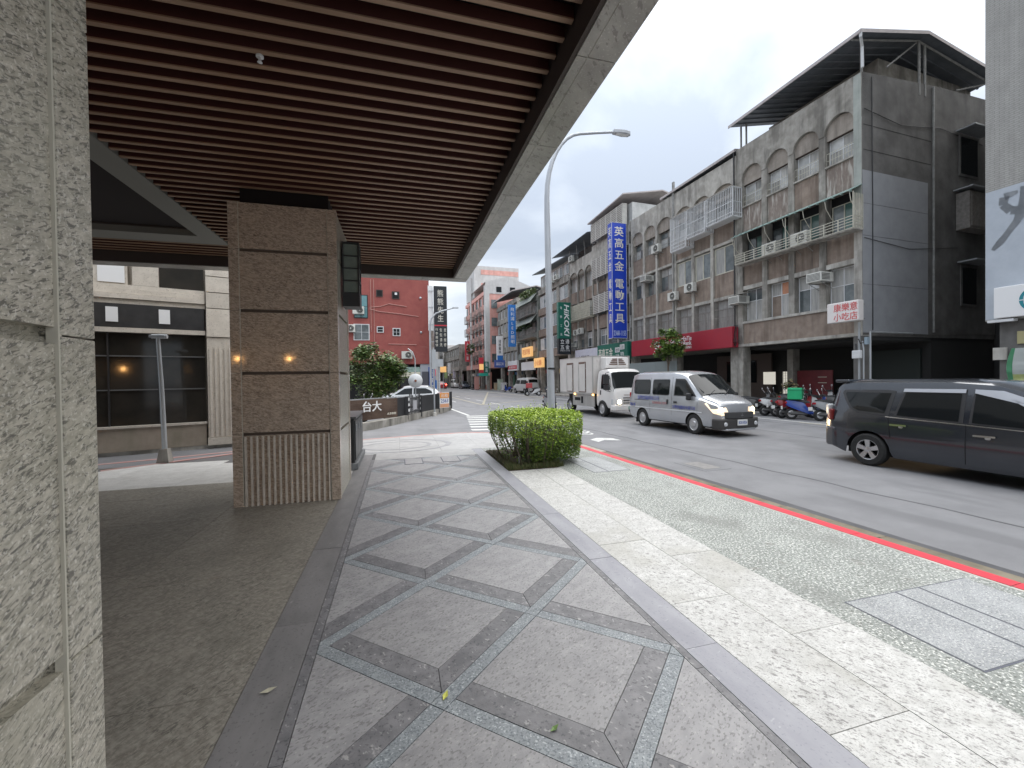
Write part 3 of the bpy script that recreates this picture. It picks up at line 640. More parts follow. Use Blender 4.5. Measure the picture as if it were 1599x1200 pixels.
def ac_unit(label, u, n, z, w=.8, kind='split', group='air conditioner units on the facades', face=0):
    """outdoor unit on brackets, its fan toward the road (or a through-wall box with side slots)"""
    t = sthing('air_conditioner', label, 'air conditioner', u, n, z, face, group)
    if kind not in _ac:
        if kind == 'split':
            c = MB(); c.box(-.4, .4, -.15, .15, 0, .56)
            gmb = MB(); gmb.lathe([(.0, .162), (.225, .162)], 20, 1, 'y', (-.1, 0, .28)); gmb.lathe([(.225, .15), (.225, .176), (.245, .176), (.245, .15)], 20, 0, 'y', (-.1, 0, .28)); gmb.lathe([(.0, .18), (.05, .176), (.055, .165)], 12, 0, 'y', (-.1, 0, .28)); [gmb.lathe([(r_, .170), (r_ + .008, .170)], 20, 0, 'y', (-.1, 0, .28), False) for r_ in (.1, .14, .18)]
            b = MB()
            for x in (-.28, .28): b.box(x - .02, x + .02, -.42, .16, -.05, -.008); b.tube([(x, -.42, -.35), (x, .1, -.05)], .012, 5)
            _ac[kind] = (c.mesh('casing', ac_m), gmb.mesh('fan_grille', [ac_m, ac_dk], True), b.mesh('bracket', pipe_m))
        else:
            c = MB(); c.box(-.34, .34, -.45, .35, 0, .42)
            gmb = MB()
            for k in range(6): gmb.box(-.30, .30, .351, .356, .06 + k * .055, .085 + k * .055)
            for s in (-1, 1):
                for k in range(5): gmb.box(s * .3445 - .003, s * .3445 + .003, -.2, .3, .08 + k * .06, .11 + k * .06)
            b = MB()
            for x in (-.28, .28): b.box(x - .02, x + .02, -.42, .3, -.04, -.005); b.tube([(x, -.42, -.3), (x, .25, -.04)], .012, 5)
            _ac[kind] = (c.mesh('casing', ac_m), gmb.mesh('air_slots', ac_dk), b.mesh('bracket', pipe_m))
    c, gmb, b = _ac[kind]
    link('casing', c, t, bevel=.015); link('fan_grille' if kind == 'split' else 'air_slots', gmb, t); link('bracket', b, t)
    if w != .8: t.scale = (w / .8,) * 3
    return t
def shed(root, u0, u1, eave_n, ridge_n, back_n, we, wr, wb, drop_far=0, pitch=.42, m=None):
    """corrugated sheet roof, ridge along the street"""
    p = MB()
    for (n0, z0, n1, z1) in ((eave_n, we, ridge_n, wr), (ridge_n, wr, back_n, wb)):
        p._a([(u0, n0, z0), (u1, n0, z0 - drop_far), (u1, n1, z1 - drop_far), (u0, n1, z1), (u0, n0, z0 + .05), (u1, n0, z0 + .05 - drop_far), (u1, n1, z1 + .05 - drop_far), (u0, n1, z1 + .05)],
             [(0, 1, 2, 3), (7, 6, 5, 4), (0, 4, 5, 1), (0, 3, 7, 4), (1, 5, 6, 2)], 0)
        k = u0 + pitch
        while k < u1:
            d = drop_far * (k - u0) / (u1 - u0)
            p._a([(k - .05, n0, z0 - d - .004), (k + .05, n0, z0 - d - .004), (k + .05, n1, z1 - d - .004), (k - .05, n1, z1 - d - .004), (k - .03, n0, z0 - d - .05), (k + .03, n0, z0 - d - .05), (k + .03, n1, z1 - d - .05), (k - .03, n1, z1 - d - .05)],
                 [(4, 7, 6, 5), (0, 4, 5, 1), (0, 3, 7, 4), (1, 5, 6, 2)], 0); k += pitch
    o = p.build('roof', m or roof_m, root)
    e = MB(); e._a([(u0 - .02, eave_n + .03, we - .06), (u1, eave_n + .03, we - .06 - drop_far), (u1, eave_n + .03, we + .08 - drop_far), (u0 - .02, eave_n + .03, we + .08), (u0 - .02, eave_n - .02, we - .06), (u1, eave_n - .02, we - .06 - drop_far), (u1, eave_n - .02, we + .08 - drop_far), (u0 - .02, eave_n - .02, we + .08)],
         [(0, 1, 2, 3), (7, 6, 5, 4), (0, 4, 5, 1), (3, 2, 6, 7), (0, 3, 7, 4)], 0)
    for n0, z0, n1, z1 in ((eave_n, we, ridge_n, wr), (ridge_n, wr, back_n, wb)):
        e._a([(u0 - .025, n0, z0 - .05), (u0 - .025, n1, z1 - .05), (u0 - .025, n1, z1 + .1), (u0 - .025, n0, z0 + .1), (u0 + .02, n0, z0 + .1), (u0 + .02, n1, z1 + .1)], [(0, 3, 2, 1), (3, 4, 5, 2)], 0)
    e.build('roof_edge', roof_edge, o)
    return o

# ---- building A: nearest concrete block with four arched top windows
A = sthing('apartment_block', 'nearest grey concrete block with four arched top windows and a corrugated shed roof', 'building', 0, 0)
LA = 6.34
cA = [(0, .32), (1.50, 1.80), (3.0, 3.3), (4.47, 4.78), (5.98, 6.34)]
bays = [(cA[i][1], cA[i + 1][0]) for i in range(4)]
bd = MB(); bd.box(.02, LA, -9.6, -.5, 3.37, 14.2); bd.build('body', conc_dk, A)
for i, (a, b) in enumerate(cA):
    box(A, 'corner_column' if i in (0, 4) else 'pilaster', a + .003, b - .003, -.5, .0 if i in (0, 4) else -.02, 3.37 if i in (0, 4) else 4.75, 12.55, conc if i else conc_lt)
for i, (a, b) in enumerate(bays):
    u0_ = cA[i][0] if i == 0 else (cA[i][0] + cA[i][1]) / 2; u1_ = cA[i + 1][1] if i == 3 else (cA[i + 1][0] + cA[i + 1][1]) / 2
    arch_plate(A, u0_, u1_, a - .03, b + .03, 12.552, 13.2, 14.42, -.3, .012, conc)
    tymp(A, a - .03, b + .03, 12.552, 13.18, 12.30, -.13, tymp_m)
    box(A, 'lintel', a, b, -.5, -.135, 12.28, 12.34, joint_dark)
    W(A, a + .02, b - .02, 11.15, 12.29, -.28, white_metal, [glass_frost, curtain, curtain, glass_frost], 2, 11.75)
    bars(A, a, b, -.1, 11.12, 11.72, cream_metal, .12, (11.4,), name='balcony_bars')
    box(A, 'sill', a, b, -.5, .012, 11.06, 11.125, conc_lt)
    box(A, 'spandrel', a, b, -.5, -.09, 9.74, 11.055, brown_pale if i != 1 else brown)
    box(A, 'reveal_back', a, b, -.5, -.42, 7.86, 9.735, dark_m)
    W(A, a + .05, b - .1, 7.95, 9.3, -.3, cream_metal if i < 2 else plast, [glass_grn, glass_win], 2)
    box(A, 'spandrel', a, b, -.5, -.11, 6.72, 7.855, brown)
    box(A, 'beam', a, b, -.5, -.03, 6.5, 6.715, conc_lt)
    pan = [[glass_win, curtain, curtain, curtain], [curtain, glass_frost, glass_win, curtain], None, [curtain, glass_win, curtain, glass_win]][i]
    if i == 2: pan = [curtain, mat('orange_pane', (.50, .22, .12), (.42, .2, .12), .5, sc=6), brown, curtain]
    W(A, a + .02, b - .02, 4.76, 6.49, -.3, white_metal, pan, 2, 5.85 if i else 5.7)
box(A, 'sill_course', .32, 5.98, -.5, .03, 4.63, 4.755, conc_lt)
box(A, 'lower_spandrel', .32, 5.98, -.5, -.05, 3.52, 4.625, brown)
box(A, 'arcade_beam', .0, LA, -.5, .02, 3.37, 3.515, conc_lt)
gl = MB()   # gable wall with a stepped, slightly rising top
gl._a([(0, -.02, 3.4), (0, -9.6, 3.6), (0, -9.6, 15.0), (0, -5.3, 14.85), (0, -.02, 14.42), (.3, -.02, 14.42), (.3, -5.3, 14.85), (.3, -9.6, 15.0), (.3, -.02, 3.4), (.3, -9.6, 3.4)],
      [(0, 4, 3, 2, 1), (4, 5, 6, 3), (3, 6, 7, 2), (0, 1, 9, 8)], 0); gl.build('gable_wall', conc_dk, A)
gp_ = MB()
for z0, z1 in ((3.5, 5.55), (5.56, 7.6), (7.61, 8.95), (8.96, 10.35)): gp_.box(-.012, -.001, -4.35, -.03, z0 + .004, z1 - .004)
gp_.build('painted_render', paint_gr, A)
for z in (12.25, 11.2): box(A, 'render_joint', -.006, -.001, -4.6, -.1, z, z + .018, dark_m)
gpp = MB(); gpp.box(.004, .31, -.01, .014, 9.2, 14.4); gpp.build('corner_strip', mat('corner_green_grey', (.33, .36, .33), (.42, .44, .41), .8, sc=2, streak=((.15, .15, .14), .7, 3)), A)
for (y0, y1, z0, z1, k) in ((-6.6, -8.1, 11.0, 12.9, 0), (-6.4, -8.3, 8.4, 10.1, 1), (-6.7, -8.0, 4.9, 6.8, 0)):
    p = MB(); d = .5 if k else .06
    p.box(-d, -.02, y1, y0, z0, z1); o = p.build('side_window', rust_metal if k else conc_dk, A); q = MB(); q.box(-d - .02, -d - .004, y1 + .12, y0 - .12, z0 + .1, z1 - .1); q.build('pane', glass_dk if k == 0 else rust_metal, o)  # pane colours kept dark to carry the alley shade
    p = MB(); p.box(-.7, -.02, y1 - .2, y0 + .2, z1 + .1, z1 + .16); p.build('rain_hood', steel, A)
shed(A, -.3, 6.35, .55, -3.85, -9.4, 15.72, 16.72, 16.0, .1)
for u_, n_, z1 in ((.12, -.2, 15.8), (.02, -3.8, 16.6), (.02, -4.2, 16.5), (.02, -9.2, 15.9), (6.2, -.2, 15.7), (5.9, -.25, 15.7)):
    p = MB(); p.tube([(u_, n_, 14.2), (u_, n_, z1)], .05, 6); p.build('roof_post', pipe_m, A)
for n0, z0, n1, z1 in ((.5, 15.65, -3.85, 16.65), (-3.85, 16.62, -9.3, 15.9)):
    p = MB(); p.tube([(.05, n0, z0), (.05, n1, z1)], .05, 4); p.tube([(.05, n0 * .5 + n1 * .5, 15.0), (.05, n1, z1)], .035, 4); p.build('roof_truss', pipe_m, A)
p = MB(); p.tube([(-.28, .5, 15.7), (-.28, .5, 15.55), (-.1, .12, 15.35), (-.1, .1, 14.5)], .055, 8); p.build('downpipe', white_metal, A, smooth=True)
rb = MB(); rb.box(.8, 6.3, -9.4, -2.4, 14.2, 16.1); rb.build('roof_room', conc, A)
for pts, r_ in (([(-.03, -.6, 14.3), (-.03, -.62, 9), (-.03, -.6, 3.6)], .02), ([(-.04, -4.7, 14.7), (-.04, -4.7, 3.6)], .05), ([(-.03, -.1, 12.9), (-.03, -2.5, 12.6), (-.03, -5.2, 12.95), (-.03, -8.5, 12.7)], .014), ([(-.03, -.1, 7.5), (-.03, -3, 7.25), (-.03, -6.5, 7.6)], .012)):
    p = MB(); p.tube(pts, r_, 6); p.build('wall_pipe' if r_ > .03 else 'wall_cable', pipe_m if r_ > .03 else black_m, A)
# awning and long balcony cage on the third floor
aw = MB(); aw._a([(-.02, 0, 9.72), (6.1, 0, 9.66), (6.1, .72, 9.32), (-.02, .72, 9.38), (-.02, 0, 9.75), (6.1, 0, 9.69), (6.1, .72, 9.35), (-.02, .72, 9.41)], [(0, 1, 2, 3), (7, 6, 5, 4), (3, 2, 6, 7), (0, 3, 7, 4)], 0)
for k in range(18): aw.box(k * .34, k * .34 + .05, .60, .725, 9.34, 9.42)
aw.build('awning', awn_grn, A)
for k in range(7):
    u_ = k * 1.0 + .05; p = MB(); p.tube([(u_, .05, 8.5), (u_, .25, 8.6), (u_, .6, 9.0), (u_, .68, 9.32)], .016, 5); p.build('awning_bracket', cream_metal, A)
p = MB()
for z in (7.86, 8.0, 8.12, 8.24, 8.36): p.box(-.05, 5.95, .58, .6, z - .012, z + .012); p.box(-.05, -.03, .0, .58, z - .012, z + .012); p.box(5.93, 5.95, .0, .58, z - .012, z + .012)
for k in range(11): p.box(-.05 + k * .595, -.02 + k * .595, .575, .605, 7.86, 8.36)
for k in (0, 3, 6): p.box(-.05 + k * 1.0, -.02 + k * 1.0, .575, .605, 8.36, 9.35)
for k in range(6): p.box(-.05, -.03, .1 * k, .1 * k + .02, 7.86, 9.3)
p.build('balcony_rail', cream_metal, A); box(A, 'balcony_floor', -.05, 5.95, .0, .57, 7.8, 7.85, conc_lt)
# arcade at street level
for u_ in (.0, 5.98):
    box(A, 'arcade_column', u_ + .003, u_ + .35, -.55, -.003, .02, 3.365, conc if u_ else conc_dk)
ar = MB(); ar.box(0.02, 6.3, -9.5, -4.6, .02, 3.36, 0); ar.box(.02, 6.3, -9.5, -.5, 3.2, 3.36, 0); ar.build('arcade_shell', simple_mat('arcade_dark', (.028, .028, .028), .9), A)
box(A, 'shutter', .35, 3.1, -4.59, -4.5, .05, 2.9, simple_mat('shutter_dark_green', (.012, .022, .02), .5))
red_door = mat('red_doorway', (.17, .02, .025), (.12, .015, .02), .5, sc=3)
box(A, 'red_partition', 3.2, 5.1, -3.0, -2.95, .02, 1.98, red_door)
for z in (1.3, 1.6): box(A, 'partition_handle', 3.5, 3.95, -2.949, -2.94, z, z + .035, cream_metal)
box(A, 'inner_column', 5.15, 5.5, -3.2, -2.7, .02, 3.2, conc)
lit = mat('lit_interior', (.8, .78, .7), rough=.5, emit=(1, .95, .82), es=.16)
box(A, 'lit_shop_window', 5.6, 6.25, -3.4, -3.3, .4, 1.95, lit)
for k in range(5): box(A, 'glazing_bar', 5.6 + k * .15, 5.615 + k * .15, -3.29, -3.27, .4, 1.95, simple_mat('bar_grey', (.35, .35, .35)))
for k in range(10): box(A, 'glazing_bar', 5.6, 6.25, -3.265, -3.255, .5 + k * .15, .51 + k * .15, simple_mat('bar_grey', (.35, .35, .35)))

# ---- building B: block over the red bank front
B = sthing('apartment_block', 'wide brown panelled block above the red bank sign with white window cages', 'building', 6.36, 0)
def b(u): return u - 6.36
LB = 10.2
cB = [(6.36, 6.56), (8.10, 8.32), (9.72, 9.92), (11.36, 11.75), (13.3, 13.5), (14.8, 15.0), (16.3, 16.56)]
box(B, 'body', .02, LB, -9.5, -.5, 3.4, 14.0, conc)
for i, (p, q) in enumerate(cB): box(B, 'pilaster', b(p) + .003, b(q) - .003, -.5, 0, 4.5, 12.35, conc_lt)
for i in range(6):
    a, c = b(cB[i][1]), b(cB[i + 1][0])
    ul = 0 if i == 0 else b(sum(cB[i]) / 2); ur = LB if i == 5 else b(sum(cB[i + 1]) / 2)
    arch_plate(B, ul, ur, a - .03, c + .03, 12.352, 12.95, 14.15, -.3, .012, conc_lt)
    tymp(B, a - .03, c + .03, 12.352, 12.93, 12.05, -.13, tymp_m)
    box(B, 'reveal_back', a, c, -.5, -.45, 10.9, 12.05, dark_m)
    W(B, a + .02, c - .02, 10.92, 12.04, -.32, white_metal if i < 3 else rust_metal, [glass_win, curtain, glass_frost], 2, 11.6)
    if i >= 3: bars(B, a, c, -.06, 10.88, 11.4, rust_metal, .12, (11.1,), name='balcony_bars')
    box(B, 'spandrel', a, c, -.5, -.1, 9.6, 10.86, brown)
    box(B, 'beam', a, c, -.5, -.02, 9.44, 9.595, conc_lt)
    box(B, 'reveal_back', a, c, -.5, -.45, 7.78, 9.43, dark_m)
    if i < 3: W(B, a + .06, c - .03, 7.8, 9.38, -.14, cream_metal, [glass_win, curtain], 2, None, fr=.06)
    else: W(B, a + .05, c - .05, 7.85, 9.4, -.3, rust_metal, [curtain, glass_frost, glass_win], 2, 8.9)
    box(B, 'spandrel', a, c, -.5, -.1, 6.42, 7.775, brown)
    box(B, 'beam', a, c, -.5, -.03, 6.24, 6.415, conc_lt)
    W(B, a + .05, c - .05, 4.62, 6.22, -.3, rust_metal, [curtain, glass_frost], 2, 5.7)
    bars(B, a, c, -.06, 4.6, 6.23, rust_metal, .1, (5.2, 5.7), t=.014)
for k, (u0_, u1_, z0, z1) in enumerate(((6.0, 7.9, 10.62, 12.2), (8.02, 9.52, 10.42, 12.2), (9.66, 11.05, 10.02, 12.2))):
    cage(B, b(u0_), b(u1_), z0, z1, .0, .68, white_metal, .115, (.12, .5) if k < 2 else (.1, .2, .32, .68))
    o = box(B, 'cage_hood', b(u0_), b(u1_), .0, .72, z1 + .02, z1 + .06, conc_lt)
p = MB(); p.tube([(b(11.55), .06, 4.6), (b(11.55), .06, 12.9)], .05, 6); p.build('downpipe', pipe_m, B); p = MB(); p.box(b(11.45), b(11.62), -.05, .05, 12.6, 15.0); p.build('rooftop_vent_pipe', pipe_m, B)
p = MB(); p.tube([(b(6.45), .08, 3.5), (b(6.45), .08, 14.4)], .04, 6); p.build('downpipe', black_m, B)
for u_ in (6.0, 11.4, 16.2): box(B, 'arcade_column', b(max(u_, 6.37)), b(max(u_, 6.37)) + .5, -.6, -.03, .02, 3.4, conc)
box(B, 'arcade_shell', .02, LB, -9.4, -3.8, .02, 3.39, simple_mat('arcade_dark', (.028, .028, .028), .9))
box(B, 'shop_front', b(7.0), b(11.2), -3.4, -3.3, .02, 3.1, simple_mat('shop_brown', (.10, .075, .065), .6)); box(B, 'lit_shop_window', b(6.7), b(7.5), -3.29, -3.25, 1.2, 1.95, lit)
box(B, 'dark_shop_window', b(8.0), b(10.3), -3.29, -3.25, 1.3, 2.7, glass_dk)
bank_red = mat('bank_red', (.33, .018, .035), (.30, .02, .04), .4, sc=2); white_sgn = simple_mat('sign_white', (.78, .78, .78), .5)
S = sthing('bank_sign', 'long dark red bank signboard with white lettering above the arcade', 'sign', 11.05, .27, 3.95)
box(S, 'board', -4.8, 4.8, -.23, .23, -.6, .58, bank_red, .02)
text('安', .72, .74, white_sgn, S, (1.7, .232, -.05), 'n'); text('泰銀', 1.6, .74, white_sgn, S, (.4, .232, -.05), 'n'); text('行', .66, .72, white_sgn, S, (-.6, .232, -.02), 'n')
text('EnTie', .72, .28, white_sgn, S, (-1.3, .232, .24), 'n', bold=.01); text('Bank', .72, .28, white_sgn, S, (-1.3, .232, -.06), 'n', bold=.01)
text('安泰商業銀行', .72, .16, white_sgn, S, (-1.3, .232, -.34), 'n')
shed(B, .0, 6.4, .12, -2.5, -5, 14.42, 14.75, 14.4, .1)
# small tree growing over the sign, on the verge behind the vehicles
def leaves(n, cx, cy, cz, rx, ry, rz_, s, mats, name='foliage', clumps=22, shell=.55, parent=None, seed=1, flat=.3):
    rnd = random.Random(seed); mb = MB()
    cl = []
    for _ in range(clumps):
        while True:
            p = Vector((rnd.uniform(-1, 1), rnd.uniform(-1, 1), rnd.uniform(-1, 1)))
            if shell < p.length < 1: break
        cl.append((p, rnd.uniform(.22, .42)))
    for _ in range(n):
        p, r = rnd.choice(cl); d = Vector((rnd.gauss(0, 1), rnd.gauss(0, 1), rnd.gauss(0, 1))); d = d.normalized() * (rnd.random() ** .5) * r
        q = p + d; q = Vector((cx + q.x * rx, cy + q.y * ry, cz + q.z * rz_))
        a = Vector((rnd.gauss(0, 1), rnd.gauss(0, 1), rnd.gauss(0, flat))).normalized(); nn = a.cross(Vector((rnd.gauss(0, .5), rnd.gauss(0, .5), 1))).normalized(); l = s * rnd.uniform(.6, 1.4)
        mb._a([q - a * l, q + nn * l * .42, q + a * l, q - nn * l * .42], [(0, 1, 2, 3)], rnd.choice(range(len(mats))))
    return mb.build(name, mats, parent)
lf1 = mat('leaf_dark', (.035, .065, .025), rough=.5); lf2 = mat('leaf_mid', (.06, .11, .035), rough=.5); lf3 = mat('leaf_light', (.12, .20, .045), rough=.45); lf4 = mat('leaf_lime', (.20, .31, .05), rough=.4); bark = mat('bark', (.10, .075, .055), (.16, .13, .10), .9, sc=12, st=(1, 1, 4))
lf5 = mat('leaf_olive', (.16, .17, .07), rough=.5)
T = sthing('small_tree', 'small leafy tree growing in front of the red bank sign', 'tree', 9.7, 2.0)
p = MB(); p.tube([(0, 0, 0), (.05, 0, 1.2), (0, .05, 2.4), (.1, 0, 3.4)], [.07, .06, .05, .03], 7); p.tube([(0, .05, 2.3), (-.4, .1, 3.2)], [.04, .02], 6); p.tube([(0, .05, 2.6), (.45, .1, 3.5)], [.04, .02], 6); p.build('trunk', bark, T)
leaves(3200, 0, 0, 3.75, .95, .8, .95, .10, [lf2, lf3, lf4, lf3], parent=T, seed=4, clumps=34, shell=.2)
hd = sthing('site_hoarding', 'translucent grey-green hoarding sheets standing behind the van', 'hoarding', 12.3, 1.7)
for k in range(6): box(hd, 'sheet', -3 + k * 1.0, -2.01 + k * 1.0, 0, .04, .02, 2.75, simple_mat('hoarding_sheet', (.20, .235, .235), .4))

# ---- building C: hardware shop block with louvred bays
Cc = sthing('apartment_block', 'hardware shop block with slatted louvre bays and dark overhanging rooftop', 'building', 16.6, 0)
def c_(u): return u - 16.6
LC = 11.0
box(Cc, 'body', .0, LC, -9, -.5, 3.4, 13.5, conc)
cC = [16.62, 18.4, 20.0, 21.7, 22.6, 24.1, 25.6, 27.3]
for u_ in cC: box(Cc, 'pilaster', c_(u_), c_(u_) + .22, -.5, 0, 4.6, 12.4, conc_lt if u_ < 22 else conc)
for i in range(7):
    a, q = c_(cC[i]) + .22, c_(cC[i + 1])
    if i >= 4:
        arch_plate(Cc, a - .11, q + .11, a - .03, q + .03, 12.0, 12.5, 13.6, -.3, .012, conc_lt); tymp(Cc, a - .03, q + .03, 12.0, 12.48, 11.9, -.13, tymp_m)
        W(Cc, a + .02, q - .02, 10.5, 11.95, -.25, white_metal, [glass_frost, curtain, glass_grn], 2)
        p = MB(); p._a([(a, 0, 12.2), (q, 0, 12.2), (q, .6, 11.9), (a, .6, 11.9)], [(0, 1, 2, 3), (3, 2, 1, 0)], 0); p.build('awning', awn_grn, Cc)
    else:
        box(Cc, 'parapet_wall', a - .11, q + .11, -.4, .012, 12.41, 14.0, conc_lt); W(Cc, a + .02, q - .02, 10.6, 12.3, -.25, rust_metal, [glass_win, curtain], 2)
    box(Cc, 'spandrel', a, q, -.5, -.1, 9.3, 10.48, brown)
    W(Cc, a + .02, q - .02, 7.5, 9.2, -.28, rust_metal, [glass_win, glass_frost], 2, 8.6); box(Cc, 'spandrel', a, q, -.5, -.1, 6.25, 7.4, brown)
    W(Cc, a + .02, q - .02, 4.75, 6.15, -.28, rust_metal if i % 2 else white_metal, [glass_win, curtain], 2, 5.6)
def louvre(root, u0_, u1_, w0, w1, n_):
    """slatted privacy panels standing off the wall"""
    k = max(1, int((u1_ - u0_) / .8)); cw = (u1_ - u0_) / k
    for i in range(k):
        p = MB(); a = u0_ + i * cw; p.box(a, a + .05, n_ - .04, n_, w0, w1); p.box(a + cw - .05, a + cw, n_ - .04, n_, w0, w1); p.box(a + .05, a + cw - .05, n_ - .04, n_ - .03, w0, w1, 1)
        z = w0 + .03
        while z < w1 - .06: p._a([(a + .05, n_ - .03, z), (a + cw - .05, n_ - .03, z), (a + cw - .05, n_, z + .07), (a + .05, n_, z + .07), (a + .05, n_, z + .09), (a + cw - .05, n_, z + .09)], [(0, 1, 2, 3), (3, 2, 5, 4)], 0); z += .15
        p.build('louvre_panel', [louver_m, louver_gap], root)
    for s in (u0_, u1_): box(root, 'louvre_side', s - .02, s + .02, 0, n_ - .05, w0, w1, louver_m)
louvre(Cc, c_(17.0), c_(22.1), 14.1, 15.75, .45); louvre(Cc, c_(18.0), c_(22.0), 10.7, 12.5, .45); louvre(Cc, c_(18.0), c_(21.9), 7.55, 9.25, .4)
o = cage(Cc, c_(22.4), c_(27.0), 7.5, 8.95, 0, .5, cream_metal, .09, (.15, .3, .45, .6, .75, .9))
p = MB(); p._a([(-.2, .75, 16.15), (5.6, .75, 15.8), (5.6, -3, 16.3), (-.2, -3, 16.9), (-.2, .75, 16.25), (5.6, .75, 15.9), (5.6, -3, 16.4), (-.2, -3, 17.0), (-.2, -9, 15.6), (5.6, -9, 15.4), (-.2, -9, 15.7)], [(0, 1, 2, 3), (7, 6, 5, 4), (0, 4, 5, 1), (0, 3, 7, 4), (3, 2, 9, 8), (7, 10, 8, 3)], 0); p.build('roof', roof_edge, Cc)
box(Cc, 'roof_room', -.02, 5.6, -5, -.2, 14.0, 15.75, mat('weathered_white', (.42, .43, .43), (.55, .56, .56), .8, sc=2, streak=((.2, .22, .22), .7, 2)))
p = MB(); p._a([(5.6, .8, 15.1), (13.5, .8, 14.9), (13.5, -4, 16.0), (5.6, -4, 16.2), (5.6, .8, 15.16), (13.5, .8, 14.96), (13.5, -4, 16.06), (5.6, -4, 16.26)], [(0, 1, 2, 3), (7, 6, 5, 4), (0, 4, 5, 1), (0, 3, 7, 4), (1, 5, 6, 2)], 0); p.build('rooftop_overhang', roof_m, Cc)
box(Cc, 'roof_room', 5.7, 11, -6, -1.2, 13.4, 15.0, conc_dk)
for k in range(4): p = MB(); p.tube([(5.9 + k * 1.6, -.05, 13.5), (5.9 + k * 1.6, .1, 15.1)], .04, 5); p.build('roof_post', pipe_m, Cc)
for k in range(10): p = MB(); z = 4.8 + k * .95; p.tube([(-.04, .05 + .03 * (k % 2), z), (-.04, .05, z + .93)], .05 + .02 * (k % 3), 5); p.build('downpipe', pipe_m if k % 2 else black_m, Cc)
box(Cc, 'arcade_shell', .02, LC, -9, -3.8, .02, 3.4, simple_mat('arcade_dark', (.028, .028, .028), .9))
for u_ in (22.0, 27.0): box(Cc, 'arcade_column', c_(u_), c_(u_) + .5, -.6, -.03, .02, 3.4, conc)
# ---- air conditioners hung on the facades, each one a thing
AC = [('split', 11.35, .25, 6.9, 'white air conditioner below the casement windows, left of the pair'), ('split', 9.75, .25, 7.15, 'white air conditioner below the casement windows, right of the pair'),
      ('split', 13.0, .3, 10.6, 'white air conditioner under the third arched window beside the white cages'),
      ('box', 14.3, .2, 8.85, 'box air conditioner under a small hood among the brown panels'),
      ('box', 1.62, .25, 5.95, 'large beige box air conditioner above the red lettered sign'), ('box', 6.1, .2, 5.75, 'small box air conditioner beside the downpipe near the bank sign'),
      ('split', 26.4, .3, 13.6, 'air conditioner on the dark rooftop overhang by the blue sign'), ('split', 24.6, .3, 6.05, 'white air conditioner, right of three by the green sign'), ('split', 25.5, .3, 6.0, 'white air conditioner, middle of three by the green sign'),
      ('box', 26.6, .3, 4.9, 'small low air conditioner, lowest by the green sign'), ('split', 30.2, .3, 12.6, 'air conditioner high under the eaves, right one behind the lamp post'), ('split', 31.4, .3, 12.5, 'air conditioner high under the eaves, left one behind the lamp post'),
      ('split', 3.9, .42, 7.88, 'pale air conditioner standing in the long balcony cage, left one'), ('split', 2.35, .42, 7.88, 'pale air conditioner standing in the long balcony cage, right one')]
for k, u_, n_, z, lb in AC: ac_unit(lb, u_, n_, z, kind=k)
def rain_board(u0_, u1_, z, n1, root): p = MB(); p._a([(u0_, 0, z), (u1_, 0, z), (u1_, n1, z - .08), (u0_, n1, z - .08), (u0_, 0, z + .02), (u1_, 0, z + .02), (u1_, n1, z - .06), (u0_, n1, z - .06)], [(0, 1, 2, 3), (7, 6, 5, 4), (3, 2, 6, 7), (0, 3, 7, 4)], 0); p.build('rain_board', conc_lt, root)
rain_board(b(14.0), b(15.6), 9.35, .5, B); rain_board(5.4, 6.5, 6.3, .5, A)

bb_ = sthing('alley_shade_block', 'added dark block that shades the narrow alley', 'building', -5.5, -9.7); box(bb_, 'wall', 0, 8, -6, 0, 0, 14.5, simple_mat('alley_dark', (.05, .05, .05), .9))  # added block, roof and box that darken the alley beside the gable
p = MB(); p.box(0, 3.4, -.0, 3.0, 14.0, 14.08); p.build('alley_shade_roof', roof_m, bb_); p = MB(); p.box(.3, 2.0, .01, .6, 4.2, 9.5); p.build('alley_dark_box', simple_mat('alley_dark', (.05, .05, .05), .9), bb_)
# ---- signs on the right-hand side
blue = mat('sign_blue', (.012, .05, .44), (.015, .06, .5), .35, sc=2); green = mat('sign_green', (.01, .12, .085), (.012, .14, .10), .4, sc=2); cream_txt = simple_mat('text_cream', (.72, .69, .60)); sign_blk = simple_mat('sign_black', (.015, .018, .022), .4)
S = sthing('vertical_sign', 'tall blue vertical shop sign with pale characters above the hardware shop', 'sign', 16.95, .8, 9.5)
box(S, 'sign_box', 0, .62, -.66, .66, -4.62, 4.62, blue, .015)
text('英高五金 電動工具', .86, 7.7, cream_txt, S, (-.003, 0, .45), '-u', vertical=True, bold=.008); text('2368-1155', 1.15, .42, simple_mat('text_pale_blue', (.5, .58, .75)), S, (-.003, 0, -4.2), '-u', bold=.01)
text('英高五金 電動工具', .40, 7.7, cream_txt, S, (.31, .663, .45), 'n', vertical=True, bold=.006)
f = MB()
for z in (-4.62, 4.59): f.box(-.02, .64, -.68, .68, z, z + .03)
for y in (-.68, .655): f.box(-.02, 0.005, y, y + .025, -4.6, 4.6)
for z in (-4, -2, 0, 2, 4): f.box(.28, .34, -.9, -.68, z, z + .05)
f.build('frame', white_metal, S)
S = sthing('vertical_sign', 'green vertical tool sign with white Latin lettering over a black panel', 'sign', 26, 1.32, 6.7)
box(S, 'sign_box', 0, .4, -.68, .68, -.97, 2.66, green, .01); box(S, 'lower_box', 0, .4, -.68, .68, -2.55, -.98, sign_blk, .01)
text('HiKOKI', 3.2, .56, white_sgn, S, (-.003, -.22, .85), '-u', spin=-math.pi / 2, shear=.18, bold=.02); text('電動工具', .2, 2.9, white_sgn, S, (-.003, .38, .75), '-u', vertical=True, gap=3)
